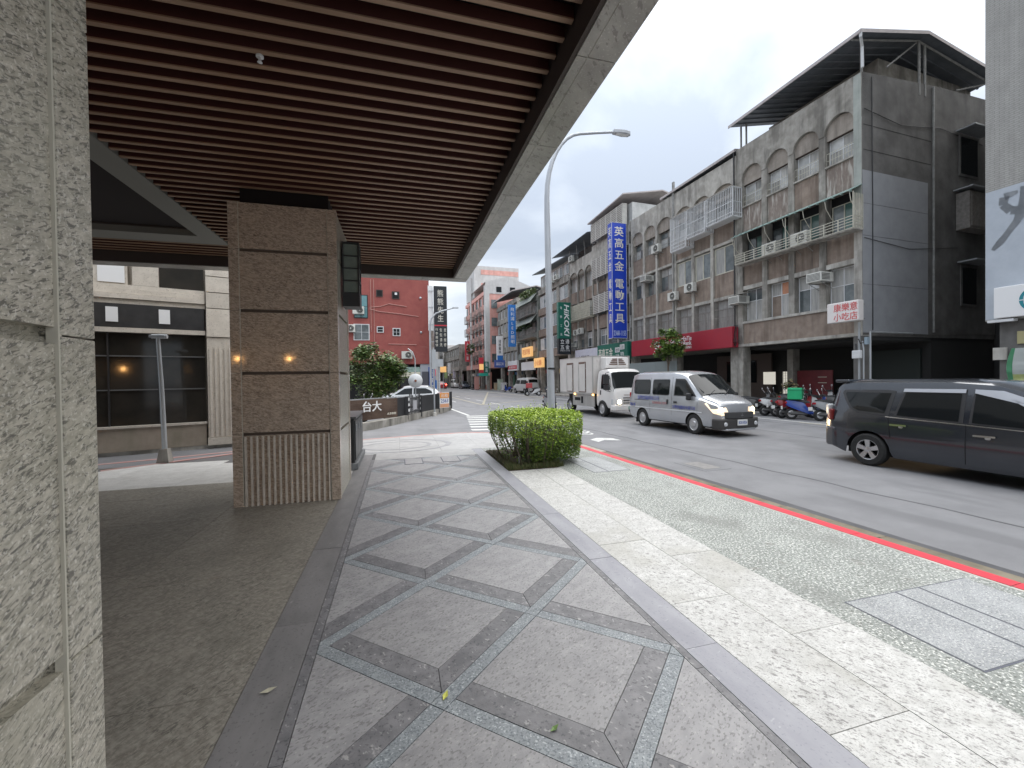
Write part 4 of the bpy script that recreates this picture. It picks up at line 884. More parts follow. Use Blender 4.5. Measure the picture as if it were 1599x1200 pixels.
text('立五', .42, 1.0, white_sgn, S, (-.003, .28, -1.55), '-u', vertical=True, bold=.006); text('通金', .42, 1.0, white_sgn, S, (-.003, -.28, -1.55), '-u', vertical=True, bold=.006); text('2363-2298', 1.05, .1, white_sgn, S, (-.003, 0, -2.2), '-u')
f = MB()
for z in (-2.2, -.6, 1, 2.5): f.box(.15, .2, -1.35, -.68, z, z + .05)
f.build('bracket', pipe_m, S)
S = sthing('shop_sign', 'green shop signboard with white characters between van and blue sign', 'sign', 18.5, .45, 3.9)
box(S, 'board', -2.3, 2.3, -.2, .2, -.7, .68, green, .02); text('英高五金', 2.3, .8, cream_txt, S, (.95, .202, -.05), 'n', bold=.008)
for x, z in ((-.9, .1), (-1.6, .3), (-.9, -.38), (-1.6, -.2)): box(S, 'white_label', x - .32, x + .32, .201, .208, z - .2, z + .2, white_sgn) if x * z < -.0 else None
text('五金', .5, .3, sign_blk, S, (-1.6, .21, .3), 'n'); text('批發', .5, .3, sign_blk, S, (-.9, .21, .1), 'n'); text('工具', .5, .3, white_sgn, S, (-.9, .21, -.4), 'n'); text('零售', .5, .3, white_sgn, S, (-1.6, .21, -.25), 'n')
S = sthing('shop_sign', 'long pale lilac shop signboard behind the white truck box', 'sign', 23.2, .35, 3.85)
box(S, 'board', -2.2, 2.2, -.15, .15, -.75, .62, mat('sign_lilac', (.52, .52, .60), (.58, .58, .64), .5), .02); text('大同工具', 2.2, .5, sign_blk, S, (.4, .152, -.2), 'n')
S = sthing('hanging_sign', 'white box sign with red characters on the corner of the nearest grey block', 'sign', .2, .75, 4.36)
box(S, 'sign_box', -.62, .62, -.16, .16, -.42, .42, mat('sign_warm_white', (.72, .68, .66), (.76, .72, .7), .45), .03)
red_txt = simple_mat('text_red', (.62, .10, .10))
text('康樂意', .92, .33, red_txt, S, (-.12, .163, .19), 'n', bold=.004); text('小吃店', .92, .33, red_txt, S, (-.12, .163, -.2), 'n', bold=.004)
f = MB()
for z in (-.3, .3): f.box(-.3, -.25, -.75, -.16, z, z + .04)
f.build('bracket', pipe_m, S)
mp_ = sthing('meter_post', 'grey utility conduit with a white meter box at the corner column', 'utility pole', -.05, .28, .02)
p = MB(); p.tube([(0, 0, 0), (0, 0, 3.9)], .045, 8); p.tube([(-.18, .02, .2), (-.18, .02, 2.8), (-.12, 0, 3.1)], .03, 6); p.tube([(-.35, -.1, .3), (-.35, -.1, 3.45), (-.35, -2.8, 3.45)], .04, 6); p.build('conduit', steel, mp_, smooth=True)
p = MB(); p.box(-.16, .16, .05, .22, 2.38, 2.72); p.build('meter_box', white_metal, mp_, bevel=.03); p = MB(); p.box(-.36, -.24, -.05, .08, 2.95, 3.25); p.build('junction_box', simple_mat('box_blue_grey', (.28, .36, .42)), mp_)
p = MB(); p.tube([(0, .05, 3.2), (-.1, .1, 3.0), (-.25, .05, 3.05), (-.3, 0, 3.3)], .02, 6); p.tube([(.1, .05, 3.0), (.05, .1, 2.75)], .03, 6); p.build('cable', black_m, mp_)
cb_ = sthing('cable_bundle', 'tangled black cables hanging beside the red bank sign', 'cables', 6.2, .25, 3.3)
for k in range(6): p = MB(); x = random.uniform(-.15, .15); p.tube([(x, 0, 1.3), (x + .05, .1, .8), (x - .12, .16, .35), (x + .1, .1, .1), (x + .2, 0, .3)], .018, 5); p.build('cable', black_m, cb_)

# ---- rightmost tiled building with a globe sign
Rb = sthing('tiled_building', 'grey tiled building at the right edge with a peeling blue-grey wall', 'building', -3.72, 0)
tile = mat('tile_grey', (.29, .283, .265), (.37, .36, .34), .5, sc=5, st=(1, 1, 4), brick=((.21, .205, .19), .22, .07, .007), coords='obj')
bp = MB(); bp.box(-14, 0, -12, 0, 3.45, 22); bp.build('wall', tile, Rb)
pw = mat('wall_blue_grey', (.40, .44, .49), (.46, .50, .55), .7, sc=2)
p = MB(); p.box(-13.9, -.01, .002, .012, 3.5, 7.75); p.build('painted_wall', pw, Rb)
st_ = mat('stain_grey', (.33, .355, .385), (.40, .425, .45), .8, sc=4)
def ribbon(pts, w, y, m, name, root):
    p = MB()
    for i in range(len(pts) - 1):
        a, c = Vector((pts[i][0], 0, pts[i][1])), Vector((pts[i + 1][0], 0, pts[i + 1][1])); d = (c - a).normalized(); s = Vector((d.z, 0, -d.x)); w0, w1 = w[i], w[i + 1]
        p._a([(a - s * w0) + Vector((0, y, 0)), (a + s * w0) + Vector((0, y, 0)), (c + s * w1) + Vector((0, y, 0)), (c - s * w1) + Vector((0, y, 0))], [(0, 1, 2, 3), (3, 2, 1, 0)], 0)
    return p.build(name, m, root)
ribbon([(-.75, 7.5), (-.45, 7.45), (-.42, 7.2), (-.6, 6.95), (-.85, 6.9), (-.75, 6.6), (-.55, 6.3), (-.35, 6.0), (-.18, 5.8)], [.05, .12, .1, .12, .14, .1, .08, .1, .05], .016, st_, 'wall_stain', Rb)
ribbon([(-.85, 6.9), (-.95, 7.3), (-1.0, 7.6)], [.12, .16, .2], .017, st_, 'wall_stain', Rb)
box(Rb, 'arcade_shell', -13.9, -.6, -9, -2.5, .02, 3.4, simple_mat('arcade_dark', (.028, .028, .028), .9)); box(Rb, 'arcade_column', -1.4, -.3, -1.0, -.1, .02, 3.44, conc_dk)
p = MB(); p.box(-.75, -.15, .0, .25, 3.38, 3.46); p.build('canopy_lamp', white_metal, Rb)
S = sthing('globe_sign', 'white signboard with a teal globe emblem at the right edge', 'sign', -5.45, .16, 4.0)
box(S, 'board', -1.9, 1.42, -.12, .12, -.5, .5, white_sgn, .02)
teal = mat('teal', (.01, .22, .27), rough=.4)
p = MB(); p.prism([(.45 + .40 * math.cos(t * math.pi / 16), .40 * math.sin(t * math.pi / 16)) for t in range(32)], .121, .126, axis='y'); p.build('globe_emblem', teal, S)
p = MB(); p.box(.05, .85, .1265, .130, -.012, .012)
for k in (-.75, -.35, 0, .35, .75):
    for i in range(12):
        a0, a1 = -math.pi / 2 + math.pi * i / 12, -math.pi / 2 + math.pi * (i + 1) / 12
        p._a([(.45 + .4 * k * math.cos(a0) - .012, .129, .4 * math.sin(a0)), (.45 + .4 * k * math.cos(a1) - .012, .129, .4 * math.sin(a1)), (.45 + .4 * k * math.cos(a1) + .012, .129, .4 * math.sin(a1)), (.45 + .4 * k * math.cos(a0) + .012, .129, .4 * math.sin(a0))], [(0, 1, 2, 3), (3, 2, 1, 0)], 0)
p.build('globe_lines', white_sgn, S)
def flag(name, label, u, n, z, hgt=1.5):
    t = sthing(name, label, 'banner', u, n, 0)
    p = MB(); p.tube([(-.32, 0, 0), (-.32, 0, z + .02)], .015, 6); p.build('pole', steel, t)
    lo, hi = mat('banner_lime', (.55, .62, .22), (.66, .70, .42), .6, sc=3) if 'banner_lime' not in MATS else MATS['banner_lime'], simple_mat('banner_pale', (.68, .72, .70), .6)
    def sheet(x0, x1, z0, z1, m, nm, y=0):
        q = MB(); n_ = 6
        for k in range(n_):
            a, c = z0 + (z1 - z0) * k / n_, z0 + (z1 - z0) * (k + 1) / n_; f = lambda zz: .05 * math.sin((z - zz) * 2.5)
            q._a([(x0 + f(a), y + f(a), a), (x1 + f(a) * 2, y + f(a), a), (x1 + f(c) * 2, y + f(c), c), (x0 + f(c), y + f(c), c)], [(0, 1, 2, 3), (3, 2, 1, 0)], 0)
        return q.build(nm, m, t)
    sheet(-.32, .32, z - hgt * .55, z, hi, 'banner_top'); sheet(-.32, .32, z - hgt, z - hgt * .55, lo, 'banner_bottom'); sheet(.24, .32, z - hgt, z, simple_mat('banner_green', (.12, .42, .22)), 'banner_edge', .004)
    p = MB(); p.prism([(-.05 + .1 * math.cos(k * .52), z - .3 + .06 * math.sin(k * .52)) for k in range(12)], .006, .01, axis='y'); p.build('banner_emblem', simple_mat('banner_green', (.12, .42, .22)), t); p = MB(); p.prism([(-.02 + .13 * math.cos(k * .52), z - .85 + .09 * math.sin(k * .52)) for k in range(12)], .03, .034, axis='y'); p.build('banner_picture', simple_mat('banner_olive', (.36, .42, .12)), t)
    return t
flag('street_banner', 'pale green and yellow street banner above the roof of the dark minivan', -4.77, .3, 2.5); flag('street_banner', 'second street banner mostly cut off at the right picture edge', -5.75, .5, 2.25)
for u_, z, lb, s in ((-4.4, 2.85, 'yellow paper notice on the dark column under the globe sign', .2), (-3.9, 2.35, 'grey meter box left of the pale street banner', .2)):
    t = sthing('notice' if 'notice' in lb else 'meter_box', lb, 'notice' if 'notice' in lb else 'meter box', u_ - .2, -.08 if 'notice' in lb else .05, z); box(t, 'plate', -s * .8, s * .8, 0, .05, -s, s, simple_mat('notice_yellow', (.42, .38, .2)) if 'notice' in lb else conc_lt)

# ---- farther blocks down the right-hand side
def block(label, u0_, u1_, hgt, depth, wall, n0=0, floors=4, f0=3.5, bw=1.5, win=(.9, 1.5), fm=white_metal, pm=None, sp=None, cols=2, roof=True, bay=None):
    t = sthing('apartment_block', label, 'building', u0_, n0); L = u1_ - u0_
    box(t, 'wall', .02, L, -depth, -.3, f0, hgt, wall); fh = (hgt - f0 - .6) / floors; nb = max(1, int(L / bw)); pw_ = L / nb
    for fl in range(floors):
        z = f0 + fh * fl
        box(t, 'floor_band', .0, L, -.3, .0, z, z + fh * .33, sp or wall)
        for k in range(nb):
            a = k * pw_ + pw_ * .12; c = (k + 1) * pw_ - pw_ * .12
            box(t, 'pier', k * pw_ - (pw_ * .1 if k else 0) + (0.003 if not k else 0), a - .02, -.3, -.02, z + fh * .33, z + fh - .02, wall)
            W(t, a, c, z + fh * .36, z + fh * .9, -.12, fm, pm or [glass_win, curtain, glass_frost], cols)
    box(t, 'parapet', 0, L, -.3, .04, hgt - .62, hgt, wall)
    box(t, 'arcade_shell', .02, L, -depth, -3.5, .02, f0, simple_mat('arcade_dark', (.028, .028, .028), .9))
    for k in range(0, int(L / 4) + 1): box(t, 'arcade_column', min(k * 4, L - .5) + .003, min(k * 4, L - .5) + .5, -.6, -.04, .02, f0, conc)
    return t
Dd = block('beige block with paired white windows behind the lamp post', 27.6, 36.2, 12.6, 9, conc, 0, 3, 4.3, 2.2, sp=brown, pm=[glass_win, glass_frost])
p = MB(); p._a([(-.3, .6, 14.3), (9, .6, 14.6), (9, -5, 15.8), (-.3, -5, 15.6), (-.3, .6, 14.4), (9, .6, 14.7), (9, -5, 15.9), (-.3, -5, 15.7)], [(0, 1, 2, 3), (7, 6, 5, 4), (0, 4, 5, 1), (0, 3, 7, 4)], 0); p.build('rooftop_overhang', roof_m, Dd); box(Dd, 'roof_room', .2, 8.4, -6, -.3, 12.6, 14.3, conc_lt)
for k in range(5): W(Dd, .5 + k * 1.6, 1.7 + k * 1.6, 12.9, 14.0, -.24, white_metal, [glass_win, glass_frost], 2)
gg = mat('wall_green_grey', (.20, .225, .205), (.28, .30, .275), .8, sc=2, streak=((.09, .10, .09), .7, 2))
Ee = block('green-grey block with projecting balconies and rooftop greenery', 36.5, 44.0, 12.2, 9, gg, 0, 3, 4.4, 2.4, fm=rust_metal)
for z in (11.4, 8.8): p = MB(); p._a([(.1, 0, z + 1.1), (7.3, 0, z + 1.1), (7.3, .9, z), (.1, .9, z), (.1, 0, z + 1.15), (7.3, 0, z + 1.15), (7.3, .95, z), (.1, .95, z)], [(0, 1, 2, 3), (7, 6, 5, 4), (3, 2, 6, 7), (0, 3, 7, 4)], 0); p.build('sloping_canopy', gg, Ee)
cage(Ee, .4, 6.8, 9.95, 11.3, 0, .7, rust_metal, .14, (.33, .66)); cage(Ee, .4, 6.8, 7.0, 8.2, 0, .7, rust_metal, .16, (.5,))
leaves(900, 3.4, .2, 12.9, 3.2, .6, .6, .16, [lf2, lf3, lf5], parent=Ee, seed=9, name='rooftop_plants'); leaves(600, 3.4, .7, 8.5, 3.0, .4, .45, .14, [lf1, lf2], parent=Ee, seed=10, name='balcony_plants')
Ff = block('narrow grey block with a dark roof canopy beside the pink tower', 44.3, 54.5, 13.4, 9, conc, 0, 4, 3.6, 1.7, fm=white_metal)
shed(Ff, 0, 10, .7, -3, -7, 14.3, 15.2, 14.3, 0, 1.2)
pink = mat('pink_wall', (.66, .33, .28), (.74, .41, .36), .8, sc=2, streak=((.34, .2, .18), .6, 2)); pale = mat('pale_grey_wall', (.52, .51, .50), (.6, .59, .58), .8, sc=2, streak=((.35, .34, .33), .6, 2))
Gg = block('tall pink apartment tower with grey stripes and window cages', 55, 71, 16.6, 10, pink, 1.7, 5, 3.6, 2.6, fm=rust_metal, pm=[glass_win, glass_dk])
box(Gg, 'corner_stripe', -.06, 1.0, -.6, .12, 3.6, 17.4, pale); box(Gg, 'middle_stripe', 10.6, 11.6, -.35, .12, 3.6, 21, pale)
p = MB(); p._a([(-.05, .1, 16.0), (-.05, -9, 16.0), (-.05, -9, 17.2), (-.05, -4, 19.0), (-.05, .1, 17.9), (12, .1, 17.9), (12, -4, 19.0), (12, -9, 17.2)], [(0, 4, 3, 2, 1), (4, 5, 6, 3), (3, 6, 7, 2)], 0); p.build('roof_storey', pale, Gg)
for y in (-2.2, -4.6, -6.6): p = MB(); p.box(-.09, -.052, y - .5, y + .4, 16.3, 17.2); p.build('side_window', glass_dk, Gg)
for k in range(4): p = MB(); p.box(-.09, -.02, -1.9, -.9, 4.6 + k * 3, 6.0 + k * 3); p.build('side_window', glass_win, Gg)
box(Gg, 'tower', 9, 16, -9, -.2, 17, 23.0, pale); 
for z in (18.9, 21.4): box(Gg, 'pink_band', 8.95, 15.9, -8.9, -1.5, z, z + .9, pink)
for fl in range(4):
    for k in (1.5, 4.6, 7.6, 12.6): cage(Gg, k, k + 2.0, 5.2 + fl * 2.48, 6.6 + fl * 2.48, 0, .6, rust_metal, .3, (.5,))
leaves(500, 4.5, 1.8, 7.0, 2.2, .8, .8, .2, [lf1, lf2, lf5], parent=Gg, seed=12, name='balcony_plants')
block('dark grey low block behind the red vertical sign', 72, 92, 9.0, 10, conc, 3.0, 2, 3.6, 2.4, fm=rust_metal)
block('pale distant block at the end of the right-hand row', 93, 118, 10.5, 10, pale, 3.0, 3, 3.6, 3); block('dim beige distant block beyond the bend', 119, 160, 10, 12, conc, 5, 3, 3.6, 4)
def plain_sign(name, label, u, n, z, wdt, hgt, m, face='-u', dep=.3, txt=None, tm=None, vert=True, tw=.6, th=.85, band=None):
    S = sthing(name, label, 'sign', u, n, z)
    if face == '-u': box(S, 'sign_box', 0, dep, -wdt / 2, wdt / 2, -hgt / 2, hgt / 2, m, .02)
    else: box(S, 'sign_box', -wdt / 2, wdt / 2, 0, dep, -hgt / 2, hgt / 2, m, .02)
    loc = (-.004, 0, 0) if face == '-u' else (0, dep + .004, 0)
    if band:
        bm, z0, z1 = band
        if face == '-u': box(S, 'colour_band', -.006, -.001, -wdt / 2 + .01, wdt / 2 - .01, z0, z1, bm)
        else: box(S, 'colour_band', -wdt / 2 + .05, wdt / 2 - .05, dep + .001, dep + .006, z0, z1, bm)
        loc = (-.008, 0, (z0 + z1) / 2 if not vert else hgt * .12) if face == '-u' else (0, dep + .008, (z0 + z1) / 2)
    if txt: text(txt, wdt * tw, (hgt if not band or vert else abs(band[1] - band[2])) * th * (.7 if band and vert else 1), tm or white_sgn, S, loc, face, vertical=vert)
    return S
lit_or = mat('lit_sign_orange', (.6, .38, .16), rough=.5, emit=(1, .55, .2), es=.2); lit_rd = mat('lit_sign_red', (.7, .1, .08), rough=.5, emit=(.95, .12, .08), es=.16); lit_ye = mat('lit_sign_yellow', (.8, .7, .2), rough=.5, emit=(1, .85, .3), es=.3); lit_wt = mat('lit_sign_white', (.7, .7, .7), rough=.5, emit=(.9, .9, .9), es=.15)
sky_b = simple_mat('sign_sky_blue', (.02, .17, .52)); red_s = simple_mat('sign_red', (.55, .03, .05)); navy = simple_mat('sign_navy', (.05, .10, .33))
plain_sign('vertical_sign', 'blue vertical sign with white characters before the green-grey block', 40, 2.15, 8.75, .95, 5.5, sky_b, txt='飛利浦LED照明', tw=.55, dep=.5)
plain_sign('vertical_sign', 'white vertical sign with a blue lower end near the pink tower', 48, 1.5, 6.1, .9, 4.2, white_sgn, txt='國際醫美', tm=sign_blk, tw=.4, th=.7, band=(sky_b, -2.1, -.8), dep=.4)
plain_sign('shop_sign', 'small blue rectangular sign hanging below the white vertical one', 46.8, 1.9, 4.0, 1.6, 1.1, navy, txt='晶品工坊', vert=False, th=.4, tw=.7)
plain_sign('shop_sign', 'glowing orange box sign above a white blank signboard', 38.6, .5, 5.2, 3.4, 1.25, lit_or, face='n', txt='老翁早餐', tm=simple_mat('text_brick', (.6, .12, .05)), vert=False, th=.6, tw=.8)
plain_sign('shop_sign', 'glowing orange signboard beside the lamp post', 34.6, .5, 3.65, 2.7, 1.15, lit_or, face='n', txt='小火鍋', tm=simple_mat('text_brick', (.6, .12, .05)), vert=False, th=.6, tw=.8)
plain_sign('shop_sign', 'blank white signboard above a dark shop front', 39.4, .1, 3.4, 4.6, 1.1, white_sgn, face='n')
plain_sign('shop_sign', 'white and red signboard above the far silver van', 45.6, .1, 3.65, 4.2, 1.4, white_sgn, face='n', txt='專業快印', vert=False, th=.6, tw=.7, band=(red_s, -.5, .05))
plain_sign('vertical_sign', 'red vertical sign with white characters far down the street', 60, 3.85, 6.7, .8, 3.6, red_s, txt='大吉燒臘', tw=.5)
plain_sign('vertical_sign', 'red and green narrow sign with a glowing flame picture', 54, 2.9, 4.05, .75, 2.5, red_s, band=(lit_or, -.75, .2), txt=None)
plain_sign('vertical_sign', 'dark green hanging sign beside the red and green one', 54.2, 2.0, 3.7, .8, 1.9, green, txt='藥局', tw=.5)
plain_sign('shop_sign', 'green awning sign far along the pavement', 53.4, 2.6, 2.5, 1.4, .45, simple_mat('sign_teal', (.02, .33, .24)), dep=.8)
plain_sign('shop_sign', 'lilac tarpaulin sign far down the row', 78, 2.2, 3.0, 2.0, 1.9, simple_mat('sign_lilac_pale', (.6, .55, .64)))
plain_sign('shop_sign', 'white awning board beneath the red vertical sign', 82, 2.6, 4.3, 2.0, 2.4, white_sgn)
plain_sign('shop_sign', 'pale green board below the red vertical sign', 79, 1.2, 5.0, 2.4, .9, simple_mat('sign_mint', (.35, .52, .42)))
# shop fronts and street clutter under the far arcades
sf = [(24.5, 'dim shop front with shelves behind the white truck', (.10, .09, .08), 3.0), (28.8, 'warm lit shop front left of the white truck', None, 2.6), (33.0, 'brown tiled shop entrance beside the lamp post', (.26, .20, .15), 2.4), (37.8, 'dark shop front with grey shutters under the blank signboard', (.12, .12, .13), 3.6), (42.5, 'dark doorway shop right of the white and red sign', (.06, .06, .06), 2.4),
      (47.0, 'pale shop front with a white counter far down the row', (.5, .48, .45), 2.8), (51.0, 'green tinted vending shop front far down the row', (.2, .34, .26), 2.6), (56.5, 'reddish brick shop front under the pink tower', (.36, .16, .12), 3.0), (61.5, 'orange wooden shop front under the pink tower', (.5, .25, .1), 3.2), (67.0, 'grey shop front at the far end of the pink tower', (.25, .25, .26), 3.0), (76, 'pale lilac stall front far along the pavement', (.5, .44, .5), 4.0), (84, 'brown stall front far along the pavement', (.3, .2, .14), 4.0)]
for u_, lb, c, w_ in sf:
    n_ = -1.2 if u_ < 54 else (1.2 if u_ < 71 else 2.0)
    t = sthing('small_shop', lb, 'shop', u_, n_, .02); m_ = solid(c, .6) if c else mat('shop_lit', (.7, .6, .45), rough=.6, emit=(1, .8, .5), es=.12)
    box(t, 'wall', -w_ / 2, w_ / 2, -.3, 0, 0, 2.9, m_)
    for k in range(3): a = -w_ / 2 + .15 + k * (w_ - .3) / 3; box(t, ('door' if k == 1 else 'window'), a + .05, a + (w_ - .3) / 3 - .05, .001, .05, .1 if k == 1 else .8, 2.2, glass_dk if k != 2 else curtain)
    box(t, 'fascia', -w_ / 2, w_ / 2, .0, .25, 2.35, 2.8, solid(random.choice([(.5, .1, .08), (.6, .55, .5), (.1, .2, .4), (.55, .4, .12), (.65, .65, .65)]), .5))
for u_, n_, lb, c, h_ in ((50.2, .9, 'tall pale green cabinet on the far pavement', (.45, .52, .42), 1.7), (52.2, .9, 'wooden crate stack beside the pale green cabinet', (.42, .32, .2), 1.1), (48.0, 1.0, 'white counter box before the pale shop front', (.65, .65, .66), 1.2), (57.5, 2.9, 'pink painted column block under the far tower', (.5, .25, .22), 2.2)):
    t = sthing('pavement_cabinet', lb, 'cabinet', u_, n_, .02); box(t, 'case', -.4, .4, -.35, .35, 0, h_, solid(c, .6), .03); box(t, 'front_panel', -.3, .3, .351, .37, .15, h_ - .15, solid(tuple(v * .7 for v in c), .5)); box(t, 'top', -.44, .44, -.38, .40, h_ + .001, h_ + .04, conc_lt)
# ------------------------------------------------------------------ left side: beige stone building across the side street
LBZ = R(18.9)
sandst = mat('sandstone', (.52, .47, .405), (.62, .565, .49), .7, sc=5, rand=True, rvar=.06, specks=[((.25, .21, .17), 30, .6, .5, I3, Z3)])
sand_low = mat('sandstone_base', (.30, .25, .20), (.38, .32, .26), .8, sc=3, streak=((.12, .13, .08), .8, 1.5))
Lb = empty('stone_building', 'pale sandstone building with dark windows and a fluted pilaster across the side street', 'building', (-4.69, 13.81, 0), LBZ)
box(Lb, 'body', -9, 2.2, .35, 9, 0, 6.3, sandst)
box(Lb, 'wall_below_window', -9, -.60, 0, .34, 0, .60, sand_low); box(Lb, 'window_sill', -9, -.58, -.04, .34, .605, .66, sandst)
gw = mat('window_dark', (.018, .017, .015), (.035, .03, .025), .06, sc=1.2)
for k in range(5):
    x1 = -.60 - k * 1.0 - (.03 if k else 0); x0 = -.60 - (k + 1) * 1.0
    for z0, z1 in ((.665, 1.585), (1.615, 2.475), (2.505, 3.09)):
        box(Lb, 'window_pane', x0, x1, .12, .16, z0, z1, gw)
    box(Lb, 'mullion', x0 - .03, x0, .06, .2, .665, 3.09, black_m)
for z in (1.585, 2.475): box(Lb, 'transom', -9, -.6, .08, .2, z, z + .03, simple_mat('transom_grey', (.12, .12, .12)))
box(Lb, 'head_course', -9, -.58, -.03, .34, 3.10, 3.22, sandst); box(Lb, 'black_sign_band', -9, -.60, -.02, .3, 3.225, 3.835, mat('sign_band_black', (.03, .03, .032), (.045, .045, .046), .35))
for x in (-2.5, -1.46, -3.55): box(Lb, 'white_plaque', x - .115, x + .115, -.05, -.021, 3.36, 3.74, white_sgn)
for z, d in ((3.84, .0), (3.97, .06), (4.10, .02)): box(Lb, 'moulding', -9, -.58, -d, .34, z, z + .12, sandst)
box(Lb, 'upper_sill', -9, -.58, 0, .34, 4.225, 4.34, sandst); box(Lb, 'upper_window', -1.56, -.60, .1, .14, 4.345, 5.4, gw); box(Lb, 'upper_wall', -2.1, -1.57, .0, .3, 4.345, 5.4, sandst)
box(Lb, 'white_panel', -2.76, -2.25, .02, .06, 4.38, 5.4, white_sgn); box(Lb, 'upper_wall', -9, -2.2, .07, .34, 4.345, 5.4, sandst)
for k, (z0, z1) in enumerate(((3.05, 3.85), (3.86, 4.3), (4.31, 4.75), (4.76, 6.2))): box(Lb, 'pilaster_stone', -.55, 1.2, -.12, .34, z0 + .006, z1 - .006, sandst, .004)
box(Lb, 'pilaster_foot', -.57, 1.2, -.14, .34, 0, .2, sandst); box(Lb, 'pilaster_shaft', -.55, 1.2, -.08, .34, .205, 3.04, sandst)
me = None
for k in range(14):
    if me is None: p = MB(); p.box(-.026, .026, -.03, .0, .22, 2.75); me = p.mesh('flute_rib', sandst)
    link('flute_rib', me, Lb, loc=(-.47 + k * .115, -.081, 0))
p = MB(); p.prism([(-30, 6), (-4.69 - .1, 13.81 - .05), (-1.5, 14.9), (-1.5, 16), (-30, 16)], -.15, .02)
tag(p.build('side_pavement', conc_lt), kind='structure', label='narrow pavement along the sandstone building')
p = MB(); p.prism([(-12, 9.95), (-5.6, 12.1), (-1.6, 13.9), (-1.7, 14.0), (-5.7, 12.25), (-12, 10.1)], -.15, -.097); tag(p.build('side_street_line', red_faded), kind='structure', label='faded red line along the side street edge')
for k in range(4): paint([(-6.4 - k * .16, 11.0 - k * .05), (-5.6 - k * .16, 11.3 - k * .05), (-5.62 - k * .16, 11.35 - k * .05), (-6.42 - k * .16, 11.06 - k * .05)], yellow_paint, -.0985)

# ---- street lamp on the side street
t = empty('lamp_post', 'slim silver lamp post on a concrete foot in front of the sandstone building', 'lamp post', (-5.06, 10.99, 0))
p = MB(); p.prism([(-.115, -.115), (.115, -.115), (.115, .115), (-.115, .115)], -.1, .04); p._a([(-.11, -.11, .04), (.11, -.11, .04), (.11, .11, .04), (-.11, .11, .04), (-.075, -.075, .30), (.075, -.075, .30), (.075, .075, .30), (-.075, .075, .30)], [(0, 1, 5, 4), (1, 2, 6, 5), (2, 3, 7, 6), (3, 0, 4, 7), (4, 5, 6, 7)], 0); p.build('foot', conc_lt, t)
p = MB(); p.tube([(0, 0, .3), (-.03, 0, 1.6), (-.08, 0, 2.78)], [.05, .045, .038], 12); p.build('pole', steel, t, smooth=True)
p = MB(); p.box(-.22, .08, -.07, .07, 2.77, 2.83); p.tube([(-.2, 0, 2.80), (.1, 0, 2.80)], .05, 8); p.build('lamp_head', steel, t, bevel=.01)

# ---- control cabinet behind the pillar
t = empty('control_cabinet', 'black metal control cabinet on a stone plinth behind the fluted pillar', 'cabinet', (-1.22, 9.6, 0))
p = MB(); p.prism([(-.42, -.95), (.33, -.95), (.42, -.86), (.42, .95), (-.42, .95)], .0, .13); p.build('plinth', mat('plinth_slate', (.12, .125, .13), (.17, .175, .18), .5, sc=8), t, bevel=.02)
p = MB(); p.box(-.36, .36, -.85, .85, .131, 1.0); p.build('body', black_m, t, bevel=.015)
for k in range(3): p = MB(); p.box(.362, .38, -.82 + k * .555, -.28 + k * .555, .18, .96); o = p.build('door', black_m, t, bevel=.006); q = MB(); q.box(.381, .395, -.74 + k * .555, -.7 + k * .555, .75, .88); q.build('door_handle', steel, o)
p = MB(); p.box(-.40, .40, -.89, .89, 1.001, 1.05); p.build('lid', simple_mat('cabinet_lid', (.09, .09, .095), .35), t, bevel=.015)
for k in range(3): p = MB(); p.box(-.3 + k * .14, -.24 + k * .14, -.87, -.852, .16, .98); p.build('front_rib', black_m, t)

# ---- wall lantern on the pillar
t = empty('wall_lantern', 'square black lantern with greenish glass panes on the pillar side', 'lantern', (-.71, 7.3, 2.95))
p = MB(); p.box(-.13, .13, -.17, .17, 0, .22); p.box(-.13, .13, -.17, .17, 1.0, 1.03)
for x in (-.13, .105):
    for y in (-.17, .145): p.box(x, x + .025, y, y + .025, .22, 1.0)
for z in (.41, .61, .81): p.box(-.132, .132, -.172, .172, z - .008, z + .008)
p.build('frame', black_m, t)
for k in range(4):
    z = .225 + k * .197
    q = MB(); q.box(-.115, .115, -.155, .155, z + .004, z + .18); q.build('glass_pane', mat('lantern_glass', (.16, .19, .165), (.22, .25, .22), .25, sc=3) if 'lantern_glass' not in MATS else MATS['lantern_glass'], t)
q = MB(); q.tube([(-.11, .14, .25), (-.16, .14, .25)], .02, 6); q.tube([(-.11, .14, .85), (-.16, .14, .85)], .02, 6); q.build('bracket', black_m, t)

# ---- tall street lamp at the kerb
t = empty('street_lamp', 'tall grey street lamp curving over the road behind the hedge', 'street lamp', (4.27, 11.35, 0))
p = MB(); pts = [(0, 0, -.1), (0, 0, .3), (-.03, 0, 3), (-.06, 0, 6.4)]
cv = [(-.06 + 0, 0, 6.95)]
for k in range(1, 9): a = math.pi * .46 * k / 8; cv.append((-.06 + 1.25 * (1 - math.cos(a)), .1 * (1 - math.cos(a)), 6.95 + 2.05 * math.sin(a)))
e_ = cv[-1]; cv.append((e_[0] + .6, e_[1] + .1, e_[2] + .17)); cv.append((e_[0] + 1.3, e_[1] + .18, e_[2] + .34))
pp = pts + cv; rr = [.125, .115, .10, .082] + [.075 - .004 * k for k in range(len(cv))]
p.tube(pp, rr, 14); p.build('pole', lamp_grey, t, smooth=True)
p = MB(); x, y, z = cv[-1]; p.prism([(x - .1, y - .07), (x + .25, y - .12), (x + .45, y - .08), (x + .5, y), (x + .45, y + .1), (x + .25, y + .13), (x - .1, y + .08)], z - .05, z + .05); p.box(x, x + .4, y - .07, y + .07, z - .07, z - .05, 1); p.build('lamp_head', [lamp_grey, white_metal], t, bevel=.02)
p = MB(); 
